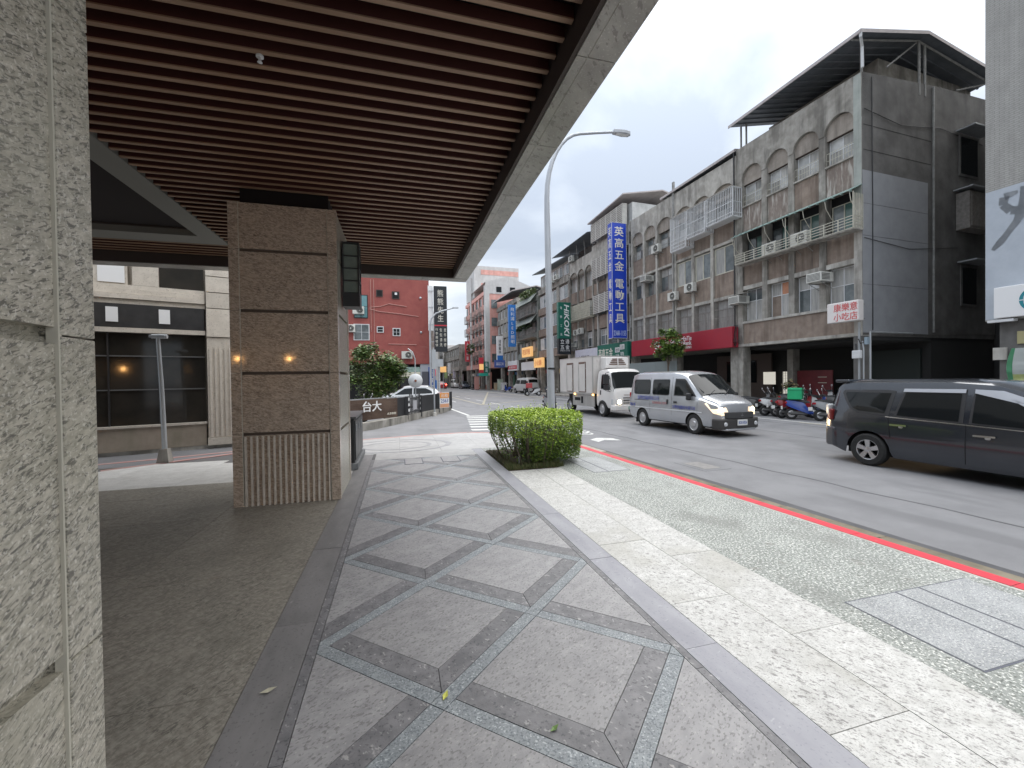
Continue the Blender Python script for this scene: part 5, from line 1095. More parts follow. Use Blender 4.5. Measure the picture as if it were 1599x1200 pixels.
for z in (.62, 2.0): p.lathe([(.118, z), (.124, z + .01), (.124, z + .05), (.118, z + .06)], 14)
p.tube([(.1, -.1, .66), (.22, -.1, .66)], .015, 5); p.build('strap', black_m, t)

# ---- far left: red tiled block, black vertical sign
red_tile = mat('red_tile', (.31, .065, .055), (.38, .095, .075), .6, sc=1.5, brick=((.17, .055, .05), .24, .07, .008), specks=[((.42, .17, .14), 1.6, .64, .5, (3, 1, .35), Z3)], coords='obj')
Rd = empty('red_building', 'dark red tiled block with small windows beyond the side street', 'building', (-2.0, 38, 0))
box(Rd, 'wall', -5.5, 4.75, 0, 12, 3.2, 13, red_tile); box(Rd, 'arcade_shell', -5.5, 4.7, 2.5, 12, 0, 3.15, simple_mat('arcade_dark', (.05, .05, .05), .9)); box(Rd, 'corner_column', 3.9, 4.72, .1, .9, 0, 3.19, simple_mat('column_grey', (.45, .46, .5)))
box(Rd, 'inner_column', 2.2, 2.9, .3, 1, 0, 3.19, black_m)
def pwin(root, x0, x1, z0, z1, m, fm=white_metal, cols=2, rows=1):
    f = MB(); f.box(x0 - .05, x1 + .05, -.06, .02, z0 - .05, z1 + .05); o = f.build('window', fm, root)
    for i in range(cols):
        for j in range(rows):
            a = x0 + (x1 - x0) * i / cols; c = z0 + (z1 - z0) * j / rows
            q = MB(); q.box(a + .02, a + (x1 - x0) / cols - .02, -.075, -.061, c + .02, c + (z1 - z0) / rows - .02); q.build('pane', m, o)
fr_d = simple_mat('frame_dark', (.05, .035, .03))
pwin(Rd, -1.55, -.5, 7.2, 9.1, mat('glass_teal', (.08, .20, .22), (.14, .28, .30), .15, sc=.8), plast, 2, 2); pwin(Rd, .3, .75, 9.1, 9.6, dark_m, fr_d, 1); pwin(Rd, 1.6, 2.15, 8.95, 9.5, dark_m, fr_d, 1)
q = MB(); q.box(1.8, 2.0, -.09, -.077, 9.25, 9.45); q.build('paper_note', white_sgn, Rd)
pwin(Rd, -1.6, -.4, 5.3, 6.6, glass_win, white_metal, 2, 2); pwin(Rd, .3, .78, 5.98, 6.42, glass_dk, white_metal, 1, 2); pwin(Rd, 1.62, 2.18, 5.7, 6.3, glass_dk, white_metal, 2, 2)
for pts in ([(.05, -.04, 10.5), (.05, -.04, 4)], [(-.3, -.04, 8.1), (.6, -.04, 8.2), (1.3, -.04, 8.45), (2.8, -.04, 8.25)], [(-.3, -.04, 7.95), (.5, -.04, 7.75), (2.2, -.04, 7.6), (3.8, -.04, 7.4)], [(-.2, -.04, 10.5), (-.2, -.04, 6)], [(1.2, -.04, 4.95), (3.6, -.04, 4.9)]): p = MB(); p.tube(pts, .035, 5); p.build('conduit', simple_mat('conduit_pink', (.42, .2, .17)), Rd)
for z in (9.05, 6.0): p = MB(); p.lathe([(.0, -.2), (.1, -.15), (.1, 0)], 10, ax='y', c=(4.0, 0, z)); p.build('vent_cowl', steel, Rd)
for x, z, lb in ((-1.2, 7.45, 'air conditioner under the teal window of the red block'), (2.75, 3.65, 'air conditioner at the lower edge of the red block'), (-1.95, 5.9, 'air conditioner partly hidden behind the cabinet side of the red block')):
    o = copy_tree(bpy.data.objects['air_conditioner']); o.location = (-2 + x, 37.7, z); o.rotation_euler = (0, 0, math.pi); o['label'] = lb; o['group'] = 'air conditioner units on the facades'; o.scale = (1.15,) * 3
S = empty('vertical_sign', 'black vertical sign with four pale characters on the red block', 'sign', (3.62, 36.6, 7.05))
box(S, 'sign_box', -.56, .56, 0, .3, -2.85, 2.85, sign_blk, .02); text('熊熊先生', .5, 2.75, cream_txt, S, (0, -.005, 1.15), '-y', vertical=True); box(S, 'red_line', -.54, .54, -.006, -.001, -.62, -.52, red_s)
for x, s in ((-.36, '行李箱維修'), (0, '包包清洗'), (.36, '皮件維修')): text(s, .22, 1.6, cream_txt, S, (x, -.005, -1.6), '-y', vertical=True, gap=1.25)
f = MB()
for z in (-2, -.5, 1, 2.4): f.box(-1.0, -.56, .1, .15, z, z + .05)
f.build('bracket', steel, S)
p = MB(); p.box(-1.05, -.62, .2, .25, -1.0, 2.9); 
p.build('white_backing', white_sgn, S)
for k, (x, c, s, z, h_) in enumerate(((3.05, navy, '行李箱', 1.7, 2.4), (2.5, simple_mat('sign_grey_dark', (.08, .08, .1)), '', 1.6, 1.8))):
    S = empty('column_sign', ['navy upright sign with white characters on the corner column', 'dark upright panel behind the corner column'][k], 'sign', (x - .2, 37.4, z)); box(S, 'board', -.3, .3, 0, .08, -h_ / 2, h_ / 2, c)
    if s: text(s, .3, h_ * .75, white_sgn, S, (0, -.004, 0), '-y', vertical=True)
for lb, x, y, z, w_, h_, m_ in (('blue roadside panel beside the lamp pole at the corner', 3.45, 42, 1.2, .45, 1.05, sky_b), ('red and white lit shop sign behind the corner lamp', 4.47, 55, 3.0, .45, 1.4, lit_rd), ('glowing red and yellow sign far down the left side', 8.25, 80, 3.75, 1.15, 1.1, lit_or), ('sunburst shaped yellow lit sign at the street end', 12.5, 100, 3.3, 1.0, 1.0, lit_ye), ('small green lit sign below the glowing red one', 9.6, 88, 2.7, .6, 1.25, simple_mat('sign_lime', (.3, .45, .2))), ('blue and white upright sign far above the road end', 12.4, 100, 5.8, .75, 2.4, navy), ('grey square road sign back near the corner lamp', 3.4, 36, 3.2, .65, .65, steel)):
    S = empty('shop_sign', lb, 'sign', (x, y, z)); box(S, 'board', -w_ / 2, w_ / 2, 0, .2, -h_ / 2, h_ / 2, m_)
    q = MB(); q.box(-.06, .06, .2, .3, -z, h_ / 2 - .1); q.build('post', steel, S)
    if 'sunburst' in lb:
        q = MB()
        for k in range(9): a = math.pi * k / 8; q.prism([(.5 * math.cos(a - .1), -.4 + .5 * math.sin(a - .1)), (1.1 * math.cos(a - .12), -.4 + 1.1 * math.sin(a - .12)), (1.1 * math.cos(a + .12), -.4 + 1.1 * math.sin(a + .12)), (.5 * math.cos(a + .1), -.4 + .5 * math.sin(a + .1))], -.05, 0, axis='y')
        q.build('ray', lit_wt, S)
def lblock(label, x0, x1, y0, y1, h, m, n=3):
    t = empty('apartment_block', label, 'building', (x1, y0, 0)); L = y1 - y0
    p = MB(); p.box(x0 - x1, 0, 0, L, 0, h); p.build('wall', m, t)
    for fl in range(n):
        for k in range(int(L / 3.2)):
            z = 3.8 + fl * (h - 4.2) / n; q = MB(); q.box(.0, .06, 1 + k * 3.2, 2.8 + k * 3.2, z, z + 1.6); o = q.build('window', rust_metal, t); q = MB(); q.box(.061, .075, 1.1 + k * 3.2, 2.7 + k * 3.2, z + .1, z + 1.5); q.build('pane', glass_win, o)
        for k in range(2): z = 3.8 + fl * (h - 4.2) / n; q = MB(); q.box(-1.5 - k * 3, -.5 - k * 3, -.06, -.0, z, z + 1.6); q.build('window', glass_win, t)
    return t
lblock('grey block beyond the red building on the left side', -6, 4.2, 51, 64, 10, conc); lblock('pale block far along the left side', -5, 6.4, 70, 95, 9.5, pale); lblock('dull brown block near the end of the left side', -4, 9.5, 100, 135, 10, conc); lblock('faint beige block closing the street end', 10, 30, 190, 215, 11, pale)
lblock('faint grey block beside the street end', -6, 9.0, 150, 185, 11, conc)
# ---- hoarding wall with lettering at the corner
hb = empty('corner_wall', 'dark wooden sign wall with white characters and black panels at the corner', 'wall', (0, 0, 0))
wood = mat('sign_wood', (.075, .045, .032), (.13, .085, .062), .6, sc=3, st=(1, 1, 6), rot=(0, R(90), 0)); blk_pan = mat('panel_black', (.02, .02, .022), (.032, .032, .034), .5, sc=3)
kp = [(-6.0, 14.2), (-1.57, 15.95), (-.9, 16.6), (.03, 18.4), (.55, 19.5), (1.2, 20.8), (2.2, 22.9), (3.1, 25.6)]
def seg(a, c, z0, z1, th, m, nm, off=0, root=hb):
    dx, dy = c[0] - a[0], c[1] - a[1]; l = math.hypot(dx, dy); nx, ny = -dy / l, dx / l
    p = MB(); p.prism([(a[0] + nx * off, a[1] + ny * off), (c[0] + nx * off, c[1] + ny * off), (c[0] + nx * (off + th), c[1] + ny * (off + th)), (a[0] + nx * (off + th), a[1] + ny * (off + th))], z0, z1); return p.build(nm, m, root)
for a, c in zip(kp[:-1], kp[1:]): seg(a, c, -.15, .19, .35, conc, 'kerb_base')
wA, wB = (-2.9, 15.62), (-.02, 18.55)
n_ = 6
for k in range(n_):
    seg((-2.9, 15.6), (-.02, 18.5), .2 + k * .135, .33 + k * .135, .06, wood, 'plank', .06)
seg((-.02, 18.5), (.35, 19.2), .2, 1.0, .06, blk_pan, 'black_panel', .06)
seg((-3, 15.55), (.35, 19.25), 1.005, 1.04, .1, steel, 'cap', .04)
gd = empty('iron_gate', 'black iron gate with pale ornaments between the wall panels', 'gate', (.4, 19.3, .19), math.atan2(1.3, .62))
for k in range(9): box(gd, 'bar', k * .16, k * .16 + .03, -.02, .02, 0, .86 + .1 * math.sin(k), black_m)
box(gd, 'rail', 0, 1.35, -.03, .03, .1, .14, black_m); box(gd, 'rail', 0, 1.35, -.03, .03, .7, .74, black_m)
for x in (-.1, 1.25):
    for z in (.15, .4, .65): box(gd, 'ornament', x + .02, x + .14, -.05, -.025, z, z + .12, white_sgn)
box(gd, 'ornament', .45, .85, -.05, -.025, .2, .62, simple_mat('ornament_grey', (.4, .4, .42)))
seg((1.05, 20.6), (2.05, 22.7), .15, 1.0, .06, blk_pan, 'black_panel', .05); seg((2.07, 22.75), (3.0, 25.3), .15, 1.0, .06, blk_pan, 'black_panel', .05)
for a in ((1.0, 20.5), (2.04, 22.7), (3.05, 25.45), (.33, 19.2)): p = MB(); p.prism([(a[0] - .07, a[1] - .07), (a[0] + .07, a[1] - .07), (a[0] + .07, a[1] + .07), (a[0] - .07, a[1] + .07)], 0, 1.03); p.build('post', blk_pan, hb)
tr = empty('wall_lettering', 'white characters fixed on the dark wooden sign wall', 'lettering', (-1.34, 17.1, .68), math.atan2(2.9, 2.88)); text('台大', .95, .42, white_sgn, tr, (.42, -.02, .06), '-y', ex=.02, bold=.01, name='characters'); text('水源會館', .5, .1, cream_txt, tr, (1.45, -.02, -.3), '-y', ex=.01, name='characters')
S = empty('poster', 'orange and white poster board fixed on the black corner panel', 'poster', (2.42, 23.35, .62), math.atan2(2.55, .93) - .55)
box(S, 'board', -.36, .36, -.04, 0, -.42, .42, white_sgn); box(S, 'orange_field', -.34, .34, -.046, -.041, .12, .4, simple_mat('poster_orange', (.75, .28, .03))); box(S, 'orange_field', -.34, .34, -.046, -.041, -.4, -.2, simple_mat('poster_salmon', (.7, .35, .2)))
text('出租', .5, .2, white_sgn, S, (0, -.048, .26), '-y', name='characters'); text('2363', .55, .2, navy, S, (0, -.043, -.03), '-y', name='characters')
t = empty('sign_post', 'thin grey road sign pole standing before the black corner panel', 'pole', (1.75, 21.6, 0)); p = MB(); p.tube([(0, 0, -.1), (0, 0, 3.4)], .04, 8); p.build('pole', steel, t, smooth=True); p = MB(); p.box(-.1, .1, -.06, -.03, 2.3, 3.3); p.build('plate', steel, t); p = MB(); p.lathe([(.12, -.1), (.1, .08), (.05, .1)], 10); p.build('foot', conc_lt, t)
# ---- tree, mirror, lamp behind the wall
T = empty('street_tree', 'bushy dark green tree rising behind the wooden sign wall', 'tree', (-1.3, 23.5, 0))
p = MB(); p.tube([(0, 0, 0), (.05, 0, 1.0), (-.1, 0, 2.2)], [.12, .1, .06], 8)
for a in range(5): p.tube([(0, 0, .9 + .2 * a), (.7 * math.cos(a * 2), .5 * math.sin(a * 2), 1.9 + .2 * a)], [.05, .02], 6)
p.build('trunk', bark, T)
leaves(9500, -.05, 0, 2.15, 1.5, 1.2, 1.5, .095, [lf2, lf2, lf3, lf5, lf3], parent=T, seed=21, clumps=46, shell=.35, name='crown')
leaves(700, 1.35, -.1, 2.5, .55, .5, .35, .07, [lf2, lf5, lf3], parent=T, seed=23, clumps=8, shell=.1, name='crown')
t = empty('traffic_mirror', 'round pale traffic mirror seen from behind on a bent pole', 'mirror', (.95, 25.0, 0)); p = MB(); p.tube([(0, 0, 0), (0, 0, 3.0), (-.15, 0, 3.4), (-.4, 0, 3.6)], .035, 8); p.build('pole', steel, t, smooth=True)
p = MB(); p.lathe([(0, -.16), (.1, -.15), (.3, -.09), (.40, -.03), (.41, .0), (.0, .05)], 24, ax='y', c=(0, -.08, 1.72)); p.build('mirror_back', white_metal, t, smooth=True); p = MB(); p.lathe([(0, -.2), (.07, -.19), (.07, -.14)], 12, ax='y', c=(0, -.08, 1.72)); p.build('bolt', simple_mat('rust', (.25, .09, .05)), t)
t = empty('street_lamp', 'smaller grey street lamp arching in front of the black vertical sign', 'street lamp', (2.62, 35.6, 0)); p = MB(); p.tube([(0, 0, -.1), (0, 0, 6.3), (.1, 0, 6.9), (.5, 0, 7.35), (1.1, 0, 7.6), (2.0, -.1, 7.85)], [.10, .085, .075, .065, .06, .05], 10); p.build('pole', steel, t, smooth=True); p = MB(); p.box(1.9, 2.4, -.2, .0, 7.82, 7.92); p.build('lamp_head', steel, t, bevel=.02)
t = empty('small_awning', 'pale canvas awning under the red block beside the tree', 'awning', (.9, 37.2, 2.55)); p = MB(); p._a([(-.9, 0, .35), (.9, 0, .35), (.9, -.9, .0), (-.9, -.9, 0), (-.9, -.9, -.12), (.9, -.9, -.12)], [(0, 3, 2, 1), (3, 4, 5, 2), (0, 1, 2, 3)], 0); p.build('canvas', awn_grn, t); box(t, 'valance', -.9, .9, -.92, -.901, -.5, -.1, simple_mat('canvas_cream', (.55, .52, .42)))
# ------------------------------------------------------------------ vehicles
def interp(x, ks):
    if x <= ks[0][0]: return ks[0][1]
    for (a, va), (c, vc) in zip(ks[:-1], ks[1:]):
        if x <= c: return va + (vc - va) * (x - a) / (c - a)
    return ks[-1][1]
class Body:
    """lofted vehicle shell: x forward, y left, z up"""
    def __init__(s, x0, x1, top, belt, hw, hr, sill, arches, ra, crown=.05, n=64):
        s.top, s.belt, s.hw, s.hr, s.sill, s.arches, s.ra, s.crown = top, belt, hw, hr, sill, arches, ra, crown; s.x0, s.x1 = x0, x1
        xs = [x0 + (x1 - x0) * k / n for k in range(n + 1)]
        for a in arches: xs += [a - ra * .999, a + ra * .999] + [a + ra * math.cos(math.pi * k / 10) for k in range(1, 10)]
        s.xs = sorted(set(round(v, 4) for v in xs))
    def sec(s, x):
        zt, bl, w, wr, zs = interp(x, s.top), interp(x, s.belt), interp(x, s.hw), interp(x, s.hr), interp(x, s.sill)
        bl = min(bl, zt - .06)
        zb = zs
        for a in s.arches:
            if abs(x - a) < s.ra: zb = max(zb, .32 + math.sqrt(s.ra ** 2 - (x - a) ** 2))
        low = [(w * .965, zs), (w * .99, zs + .08), (w, zs + (bl - zs) * .35), (w, zs + (bl - zs) * .6), (w - .006, zs + (bl - zs) * .8), (w - .02, bl)]
        def yl(z):
            for (y0, z0), (y1, z1) in zip(low[:-1], low[1:]):
                if z <= z1: return y0 + (y1 - y0) * max(0, z - z0) / max(1e-6, z1 - z0)
            return low[-1][0]
        pts = []
        for f in (0, .12, .3, .5, .7, .86, 1): z = zb + f * (bl - zb); pts.append((yl(z), z))
        w2 = min(wr, w - .02); g = max(0, zt - bl); r = min(.11, g * .6)
        for f in (.33, .66): pts.append((w - .02 + (w2 - (w - .02)) * f + .012 * g, bl + (g - r) * f))
        pts += [(w2, zt - r), (w2 - r * .28, zt - r * .3), (w2 - r * .9, zt), (w2 * .5, zt + s.crown * .75), (0, zt + s.crown)]
        return pts
    def side_y(s, x, z):
        p = s.sec(x)
        for (y0, z0), (y1, z1) in zip(p[:-1], p[1:]):
            if z <= z1 and z1 > z0: return y0 + (y1 - y0) * max(0, min(1, (z - z0) / (z1 - z0)))
        return p[-3][0]
    def top_z(s, x, y):
        p = s.sec(x)[::-1]; y = abs(y)
        for (y0, z0), (y1, z1) in zip(p[:-1], p[1:]):
            if y <= y1: return z0 + (z1 - z0) * (y - y0) / max(1e-6, y1 - y0)
        return p[4][1]
    def shell(s, name, m, parent):
        mb = MB(); rings = []
        for x in s.xs:
            h = s.sec(x); rings.append([(x, y, z) for y, z in h] + [(x, -y, z) for y, z in h[-2::-1]])
        k = len(rings[0]); vs = [p for r in rings for p in r]; fs = []
        for i in range(len(rings) - 1):
            for j in range(k - 1): fs.append((i * k + j, (i + 1) * k + j, (i + 1) * k + j + 1, i * k + j + 1))
        fs.append(tuple(range(k))); fs.append(tuple(range(len(vs) - 1, len(vs) - k - 1, -1)))
        mb._a(vs, fs, 0); return mb.build(name, m, parent, smooth=True, ang=28)
    def side_panel(s, poly, side, off, m, name, parent, thick=.0):
        """closed x-z outline laid on the body side; subdivided so it follows the surface"""
        q = []
        for i in range(len(poly)):
            a, c = poly[i], poly[(i + 1) % len(poly)]
            for t in (0, .25, .5, .75): q.append((a[0] + (c[0] - a[0]) * t, a[1] + (c[1] - a[1]) * t))
        cx = sum(p[0] for p in q) / len(q); cz = sum(p[1] for p in q) / len(q)
        rings = [[(cx + (p[0] - cx) * f, cz + (p[1] - cz) * f) for p in q] for f in (1, .66, .33)]
        n = len(q); mb = MB()
        P = lambda p: (p[0], side * (s.side_y(p[0], p[1]) + off), p[1])
        vs = [P(p) for r in rings for p in r] + [P((cx, cz))]; fs = []
        for r in range(2):
            for i in range(n): fs.append((r * n + i, r * n + (i + 1) % n, (r + 1) * n + (i + 1) % n, (r + 1) * n + i))
        for i in range(n): fs.append((2 * n + i, 2 * n + (i + 1) % n, 3 * n))
        ar = sum(q[i][0] * q[(i + 1) % n][1] - q[(i + 1) % n][0] * q[i][1] for i in range(n))
        if (ar < 0) ^ (side > 0): fs = [tuple(reversed(f)) for f in fs]
        mb._a(vs, fs, 0); return mb.build(name, m, parent, smooth=True)
    def screen(s, xa, xb, wa, wb, off, m, name, parent, n=40, mm=16):
        off *= 2.2
        mb = MB(); vs = []; fs = []
        for i in range(n + 1):
            f = i / n; x = xa + (xb - xa) * f; w = wa + (wb - wa) * f
            for j in range(mm + 1):
                y = -w + 2 * w * j / mm; vs.append((x + off * (1 if xa > xb else -1) * .6, y, s.top_z(x, y) + off))
        for i in range(n):
            for j in range(mm): a = i * (mm + 1) + j; fs.append((a, a + 1, a + mm + 2, a + mm + 1))
        if xa < xb: fs = [tuple(reversed(f)) for f in fs]
        fs = [tuple(reversed(f)) for f in fs] if False else fs
        mb._a(vs, fs, 0); return mb.build(name, m, parent, smooth=True)
_wh = {}
def wheel(parent, x, y, r, w, style, side):
    key = (r, w, style)
    if key not in _wh:
        ty = MB(); ty.lathe([(r * .62, -w / 2), (r * .9, -w / 2), (r * .985, -w * .36), (r, -w * .2), (r, w * .2), (r * .985, w * .36), (r * .9, w / 2), (r * .62, w / 2), (r * .6, w * .3)], 32, ax='y', cap=False)
        rim = MB()
        if style == 'alloy':
            rim.lathe([(r * .62, w * .48), (r * .66, w * .5), (r * .58, w * .44), (r * .55, w * .1)], 28, ax='y', cap=False); rim.lathe([(r * .6, w * .05), (0, w * .05)], 20, 1, 'y'); rim.lathe([(r * .16, w * .3), (r * .15, w * .44), (0, w * .46)], 16, ax='y')
            for k in range(5):
                a = 2 * math.pi * k / 5 + .3; c_, s_ = math.cos(a), math.sin(a)
                P = lambda rr, t, h: (rr * c_ - t * s_, h, rr * s_ + t * c_)
                rim._a([P(r * .1, -r * .10, w * .40), P(r * .1, r * .10, w * .40), P(r * .6, r * .15, w * .46), P(r * .6, -r * .15, w * .46), P(r * .1, -r * .10, w * .2), P(r * .1, r * .10, w * .2), P(r * .6, r * .15, w * .25), P(r * .6, -r * .15, w * .25)], [(0, 3, 2, 1), (0, 4, 7, 3), (1, 2, 6, 5), (0, 1, 5, 4)], 0)
        else:
            rim.lathe([(r * .64, w * .40), (r * .66, w * .5), (r * .6, w * .42), (r * .56, w * .30), (r * .44, w * .34), (r * .3, w * .42), (r * .26, w * .5), (r * .12, w * .52), (0, w * .52)], 28, ax='y')
            for k in range(10): a = 2 * math.pi * k / 10; rim.lathe([(r * .045, w * .352), (0, w * .354)], 8, 1, 'y', (r * .5 * math.sin(a) * 1.0, 0, r * .5 * math.cos(a)))
        _wh[key] = (ty.mesh('tyre', rubber, True), rim.mesh('rim', [alloy, dark_m], True))
    a, c = _wh[key]
    o = link('wheel', a, parent, loc=(x, y, r)); 
    if side < 0: o.rotation_euler = (0, 0, math.pi)
    q = link('rim', c, o); return o
def vehicle(name, label, cat, u, n, rz=math.pi, group=None): return sthing(name, label, cat, u, n, -.1, rz, group)
head_lit = mat('headlight_lit', (1, .95, .85), rough=.3, emit=(1, .78, .45), es=3.2); lens = mat('lens_clear', (.55, .56, .57), rough=.15); amber = mat('lens_amber', (.7, .28, .03), rough=.3); amber_lit = mat('lens_amber_lit', (1, .6, .2), rough=.3, emit=(1, .55, .12), es=2.5)
red_lens = mat('lens_red', (.35, .012, .015), rough=.2); plate_m = simple_mat('plate_white', (.72, .72, .7)); interior = simple_mat('car_interior', (.02, .02, .021), .9)
def rrect(cx, cz, w, h, r=.08, sk=0):
    out = []
    for (sx, sz, a0) in ((1, 1, 0), (-1, 1, 90), (-1, -1, 180), (1, -1, 270)):
        for k in range(4): a = R(a0 + 30 * k); z = sz * (h / 2 - r) + r * math.sin(a); out.append((cx + sx * (w / 2 - r) + r * math.cos(a) + sk * z, cz + z))
    return out

# ---- silver van (front toward the camera's right)
silver = mat('silver_paint', (.46, .47, .49), (.50, .51, .53), .26, .55, sc=2, coat=.6, coords='obj')
V = vehicle('silver_van', 'silver van with lit headlights and blue characters along its side', 'van', .02, 9.10)
bd = Body(-2.28, 2.22, [(-2.28, 1.2), (-2.24, 1.55), (-2.1, 1.93), (-1.8, 2.0), (.2, 2.0), (.62, 1.95), (.84, 1.86), (1.52, 1.23), (1.62, 1.19), (1.95, 1.09), (2.10, 1.01), (2.18, .9), (2.22, .62)],
    [(-2.28, 1.08), (1.6, 1.10), (2.22, .9)], [(-2.28, .80), (-2.1, .845), (1.5, .845), (1.95, .80), (2.15, .70), (2.22, .62)], [(-2.28, .70), (-2.0, .73), (.8, .73), (1.7, .76), (2.22, .62)], [(-2.28, .42), (-2.0, .30), (1.9, .30), (2.22, .42)], (-1.40, 1.26), .375, .05)
bd.shell('body', silver, V)
win_trim = simple_mat('window_trim', (.03, .03, .032), .4)
for sd_ in (1, -1):
    for pts, nm in ((rrect(-1.45, 1.48, 1.0, .56, .09, -.06), 'side_window'), (rrect(-.36, 1.48, .92, .56, .07), 'side_window')):
        bd.side_panel([(x, z) for x, z in pts], sd_, .004, win_trim, 'window_seal', V); bd.side_panel([(x * .97 + (-1.45 if x < -.9 else -.36) * .03, 1.48 + (z - 1.48) * .92) for x, z in pts], sd_, .008, glass_dk, nm, V)
    bd.side_panel([(.33, 1.2), (1.34, 1.2), (.86, 1.72), (.78, 1.77), (.36, 1.78)], sd_, .004, win_trim, 'window_seal', V); bd.side_panel([(.38, 1.235), (1.25, 1.235), (.80, 1.71), (.4, 1.74)], sd_, .008, glass_dk, 'side_window', V)
    for x in (.22, -.95, 1.42): bd.side_panel([(x, .36), (x + .012, .36), (x + .012, 1.82 if x < 1 else 1.15), (x, 1.82 if x < 1 else 1.15)], sd_, .003, plast, 'door_seam', V)
    bd.side_panel([(-2.2, .70), (1.62, .70), (1.62, .735), (-2.2, .735)], sd_, .012, simple_mat('rub_strip', (.62, .63, .64), .3), 'rub_strip', V)
    bd.side_panel([(-1.9, .98), (-1.0, .98), (-1.0, 1.0), (-1.9, 1.0)], sd_, .006, plast, 'slide_rail', V)
    bd.side_panel(rrect(.02, .98, .09, .17, .03), sd_, .012, plast, 'door_handle', V); bd.side_panel(rrect(.42, .98, .17, .07, .02), sd_, .012, plast, 'door_handle', V)
    p = MB(); p.box(1.05, 1.2, sd_ * .90 - .07, sd_ * .90 + .13 * (1 if sd_ > 0 else 0) - (.0 if sd_ > 0 else .0) + .06, 1.08, 1.31); p.build('mirror', plast, V, bevel=.04)
    # headlight wrapping the corner
    p = MB(); pts = [(2.225, .36, .66), (2.20, .64, .66), (2.02, .785, .72), (1.72, .825, 1.0), (1.80, .75, 1.05), (2.03, .62, 1.02), (2.17, .42, .88)]
    q = [(x + .012, sd_ * (y + .012), z) for x, y, z in pts]; c = (2.08, sd_ * .66, .84)
    p._a(q + [(c[0] + .06, c[1] + sd_ * .03, c[2] + .03)], [((i, (i + 1) % 7, 7) if sd_ > 0 else ((i + 1) % 7, i, 7)) for i in range(7)], 0); hl = p.build('headlight', mat('lens_warm', (.72, .62, .5), rough=.15, emit=(1, .72, .45), es=.35) if 'lens_warm' not in MATS else MATS['lens_warm'], V)
    p = MB(); p.lathe([(.12, 0), (.11, .05), (.07, .085), (0, .10)], 16, ax='x', c=(2.10, sd_ * .60, .80)); p.build('lamp_reflector', head_lit, hl)
    p = MB(); p.lathe([(.065, 0), (.05, .025), (0, .03)], 14, ax='x', c=(2.30, sd_ * .58, .40)); p.build('fog_lamp', lens, V)
    p = MB(); p.box(-2.29, -2.2, sd_ * .70 - .09, sd_ * .70 + .09, .85, 1.25); p.build('tail_light', red_lens, V, bevel=.02)
    for x in (-1.4, 1.26): wheel(V, x, sd_ * .74, .325, .20, 'steel', sd_)
    p = MB(); p.box(-1.86, -1.80, sd_ * .62, sd_ * .80, .12, .45); p.build('mud_flap', plast, V)
bd.screen(1.53, .84, .735, .66, .007, glass_dk, 'windscreen', V)
p = MB(); p.tube([(1.58, -.5, 1.25), (1.40, -.1, 1.40)], .012, 5); p.tube([(1.60, .1, 1.25), (1.38, .5, 1.42)], .012, 5); p.build('wiper', plast, V)
p = MB(); p.prism([(2.0, -.84), (2.2, -.80), (2.30, -.62), (2.33, 0), (2.30, .62), (2.2, .80), (2.0, .84)], .24, .56); p.build('bumper', simple_mat('bumper_dark', (.045, .042, .04), .5), V, bevel=.04)
p = MB(); p.prism([(2.2, -.55), (2.3, -.5), (2.345, 0), (2.3, .5), (2.2, .55)], .565, .76); p.build('grille', simple_mat('grille_dark', (.05, .05, .052), .3), V, bevel=.02)
p = MB(); p.prism([(2.22, -.62), (2.33, -.55), (2.37, 0), (2.33, .55), (2.22, .62)], .20, .265); p.build('skid_bar', alloy, V, bevel=.02)
p = MB(); p.box(2.335, 2.372, -.18, .18, .36, .53); pl_ = p.build('number_plate', plate_m, V); text('BDD-0526', .3, .085, navy, pl_, (2.374, 0, .445), 'x', name='plate_characters', ex=.003)
p = MB()
for k in range(3):
    a = math.pi / 2 + 2 * math.pi * k / 3; c_, s_ = math.cos(a), math.sin(a); L_ = .055; p._a([(2.35, 0, .665), (2.35, c_ * L_ * .55 - s_ * .022, .665 + s_ * L_ * .55 + c_ * .022), (2.35, c_ * L_, .665 + s_ * L_), (2.35, c_ * L_ * .55 + s_ * .022, .665 + s_ * L_ * .55 - c_ * .022)], [(0, 3, 2, 1), (0, 1, 2, 3)], 0)
p.build('front_emblem', chrome, V)
vblue = simple_mat('van_lettering', (.08, .10, .34), .5); vred = simple_mat('van_lettering_red', (.5, .2, .2), .5)
# van sides face -y locally toward the road pavement
text('臺灣雲端科技公司', 1.25, .15, vblue, V, (-1.05, -.851, 1.08), '-y', name='side_lettering', ex=.004); text('台灣雲端股份有限公司', 1.05, .12, vblue, V, (.82, -.853, .83), '-y', name='side_lettering', ex=.004); text('TAIWAN CITY', .8, .08, vred, V, (-.4, -.851, .92), '-y', name='side_lettering', ex=.004); text('雲端工程', .34, .11, vblue, V, (-2.0, -.846, .80), '-y', name='side_lettering', ex=.004)
p = MB(); p.box(-2.1, 1.9, -.62, .62, .24, .6); p.build('underbody', interior, V)
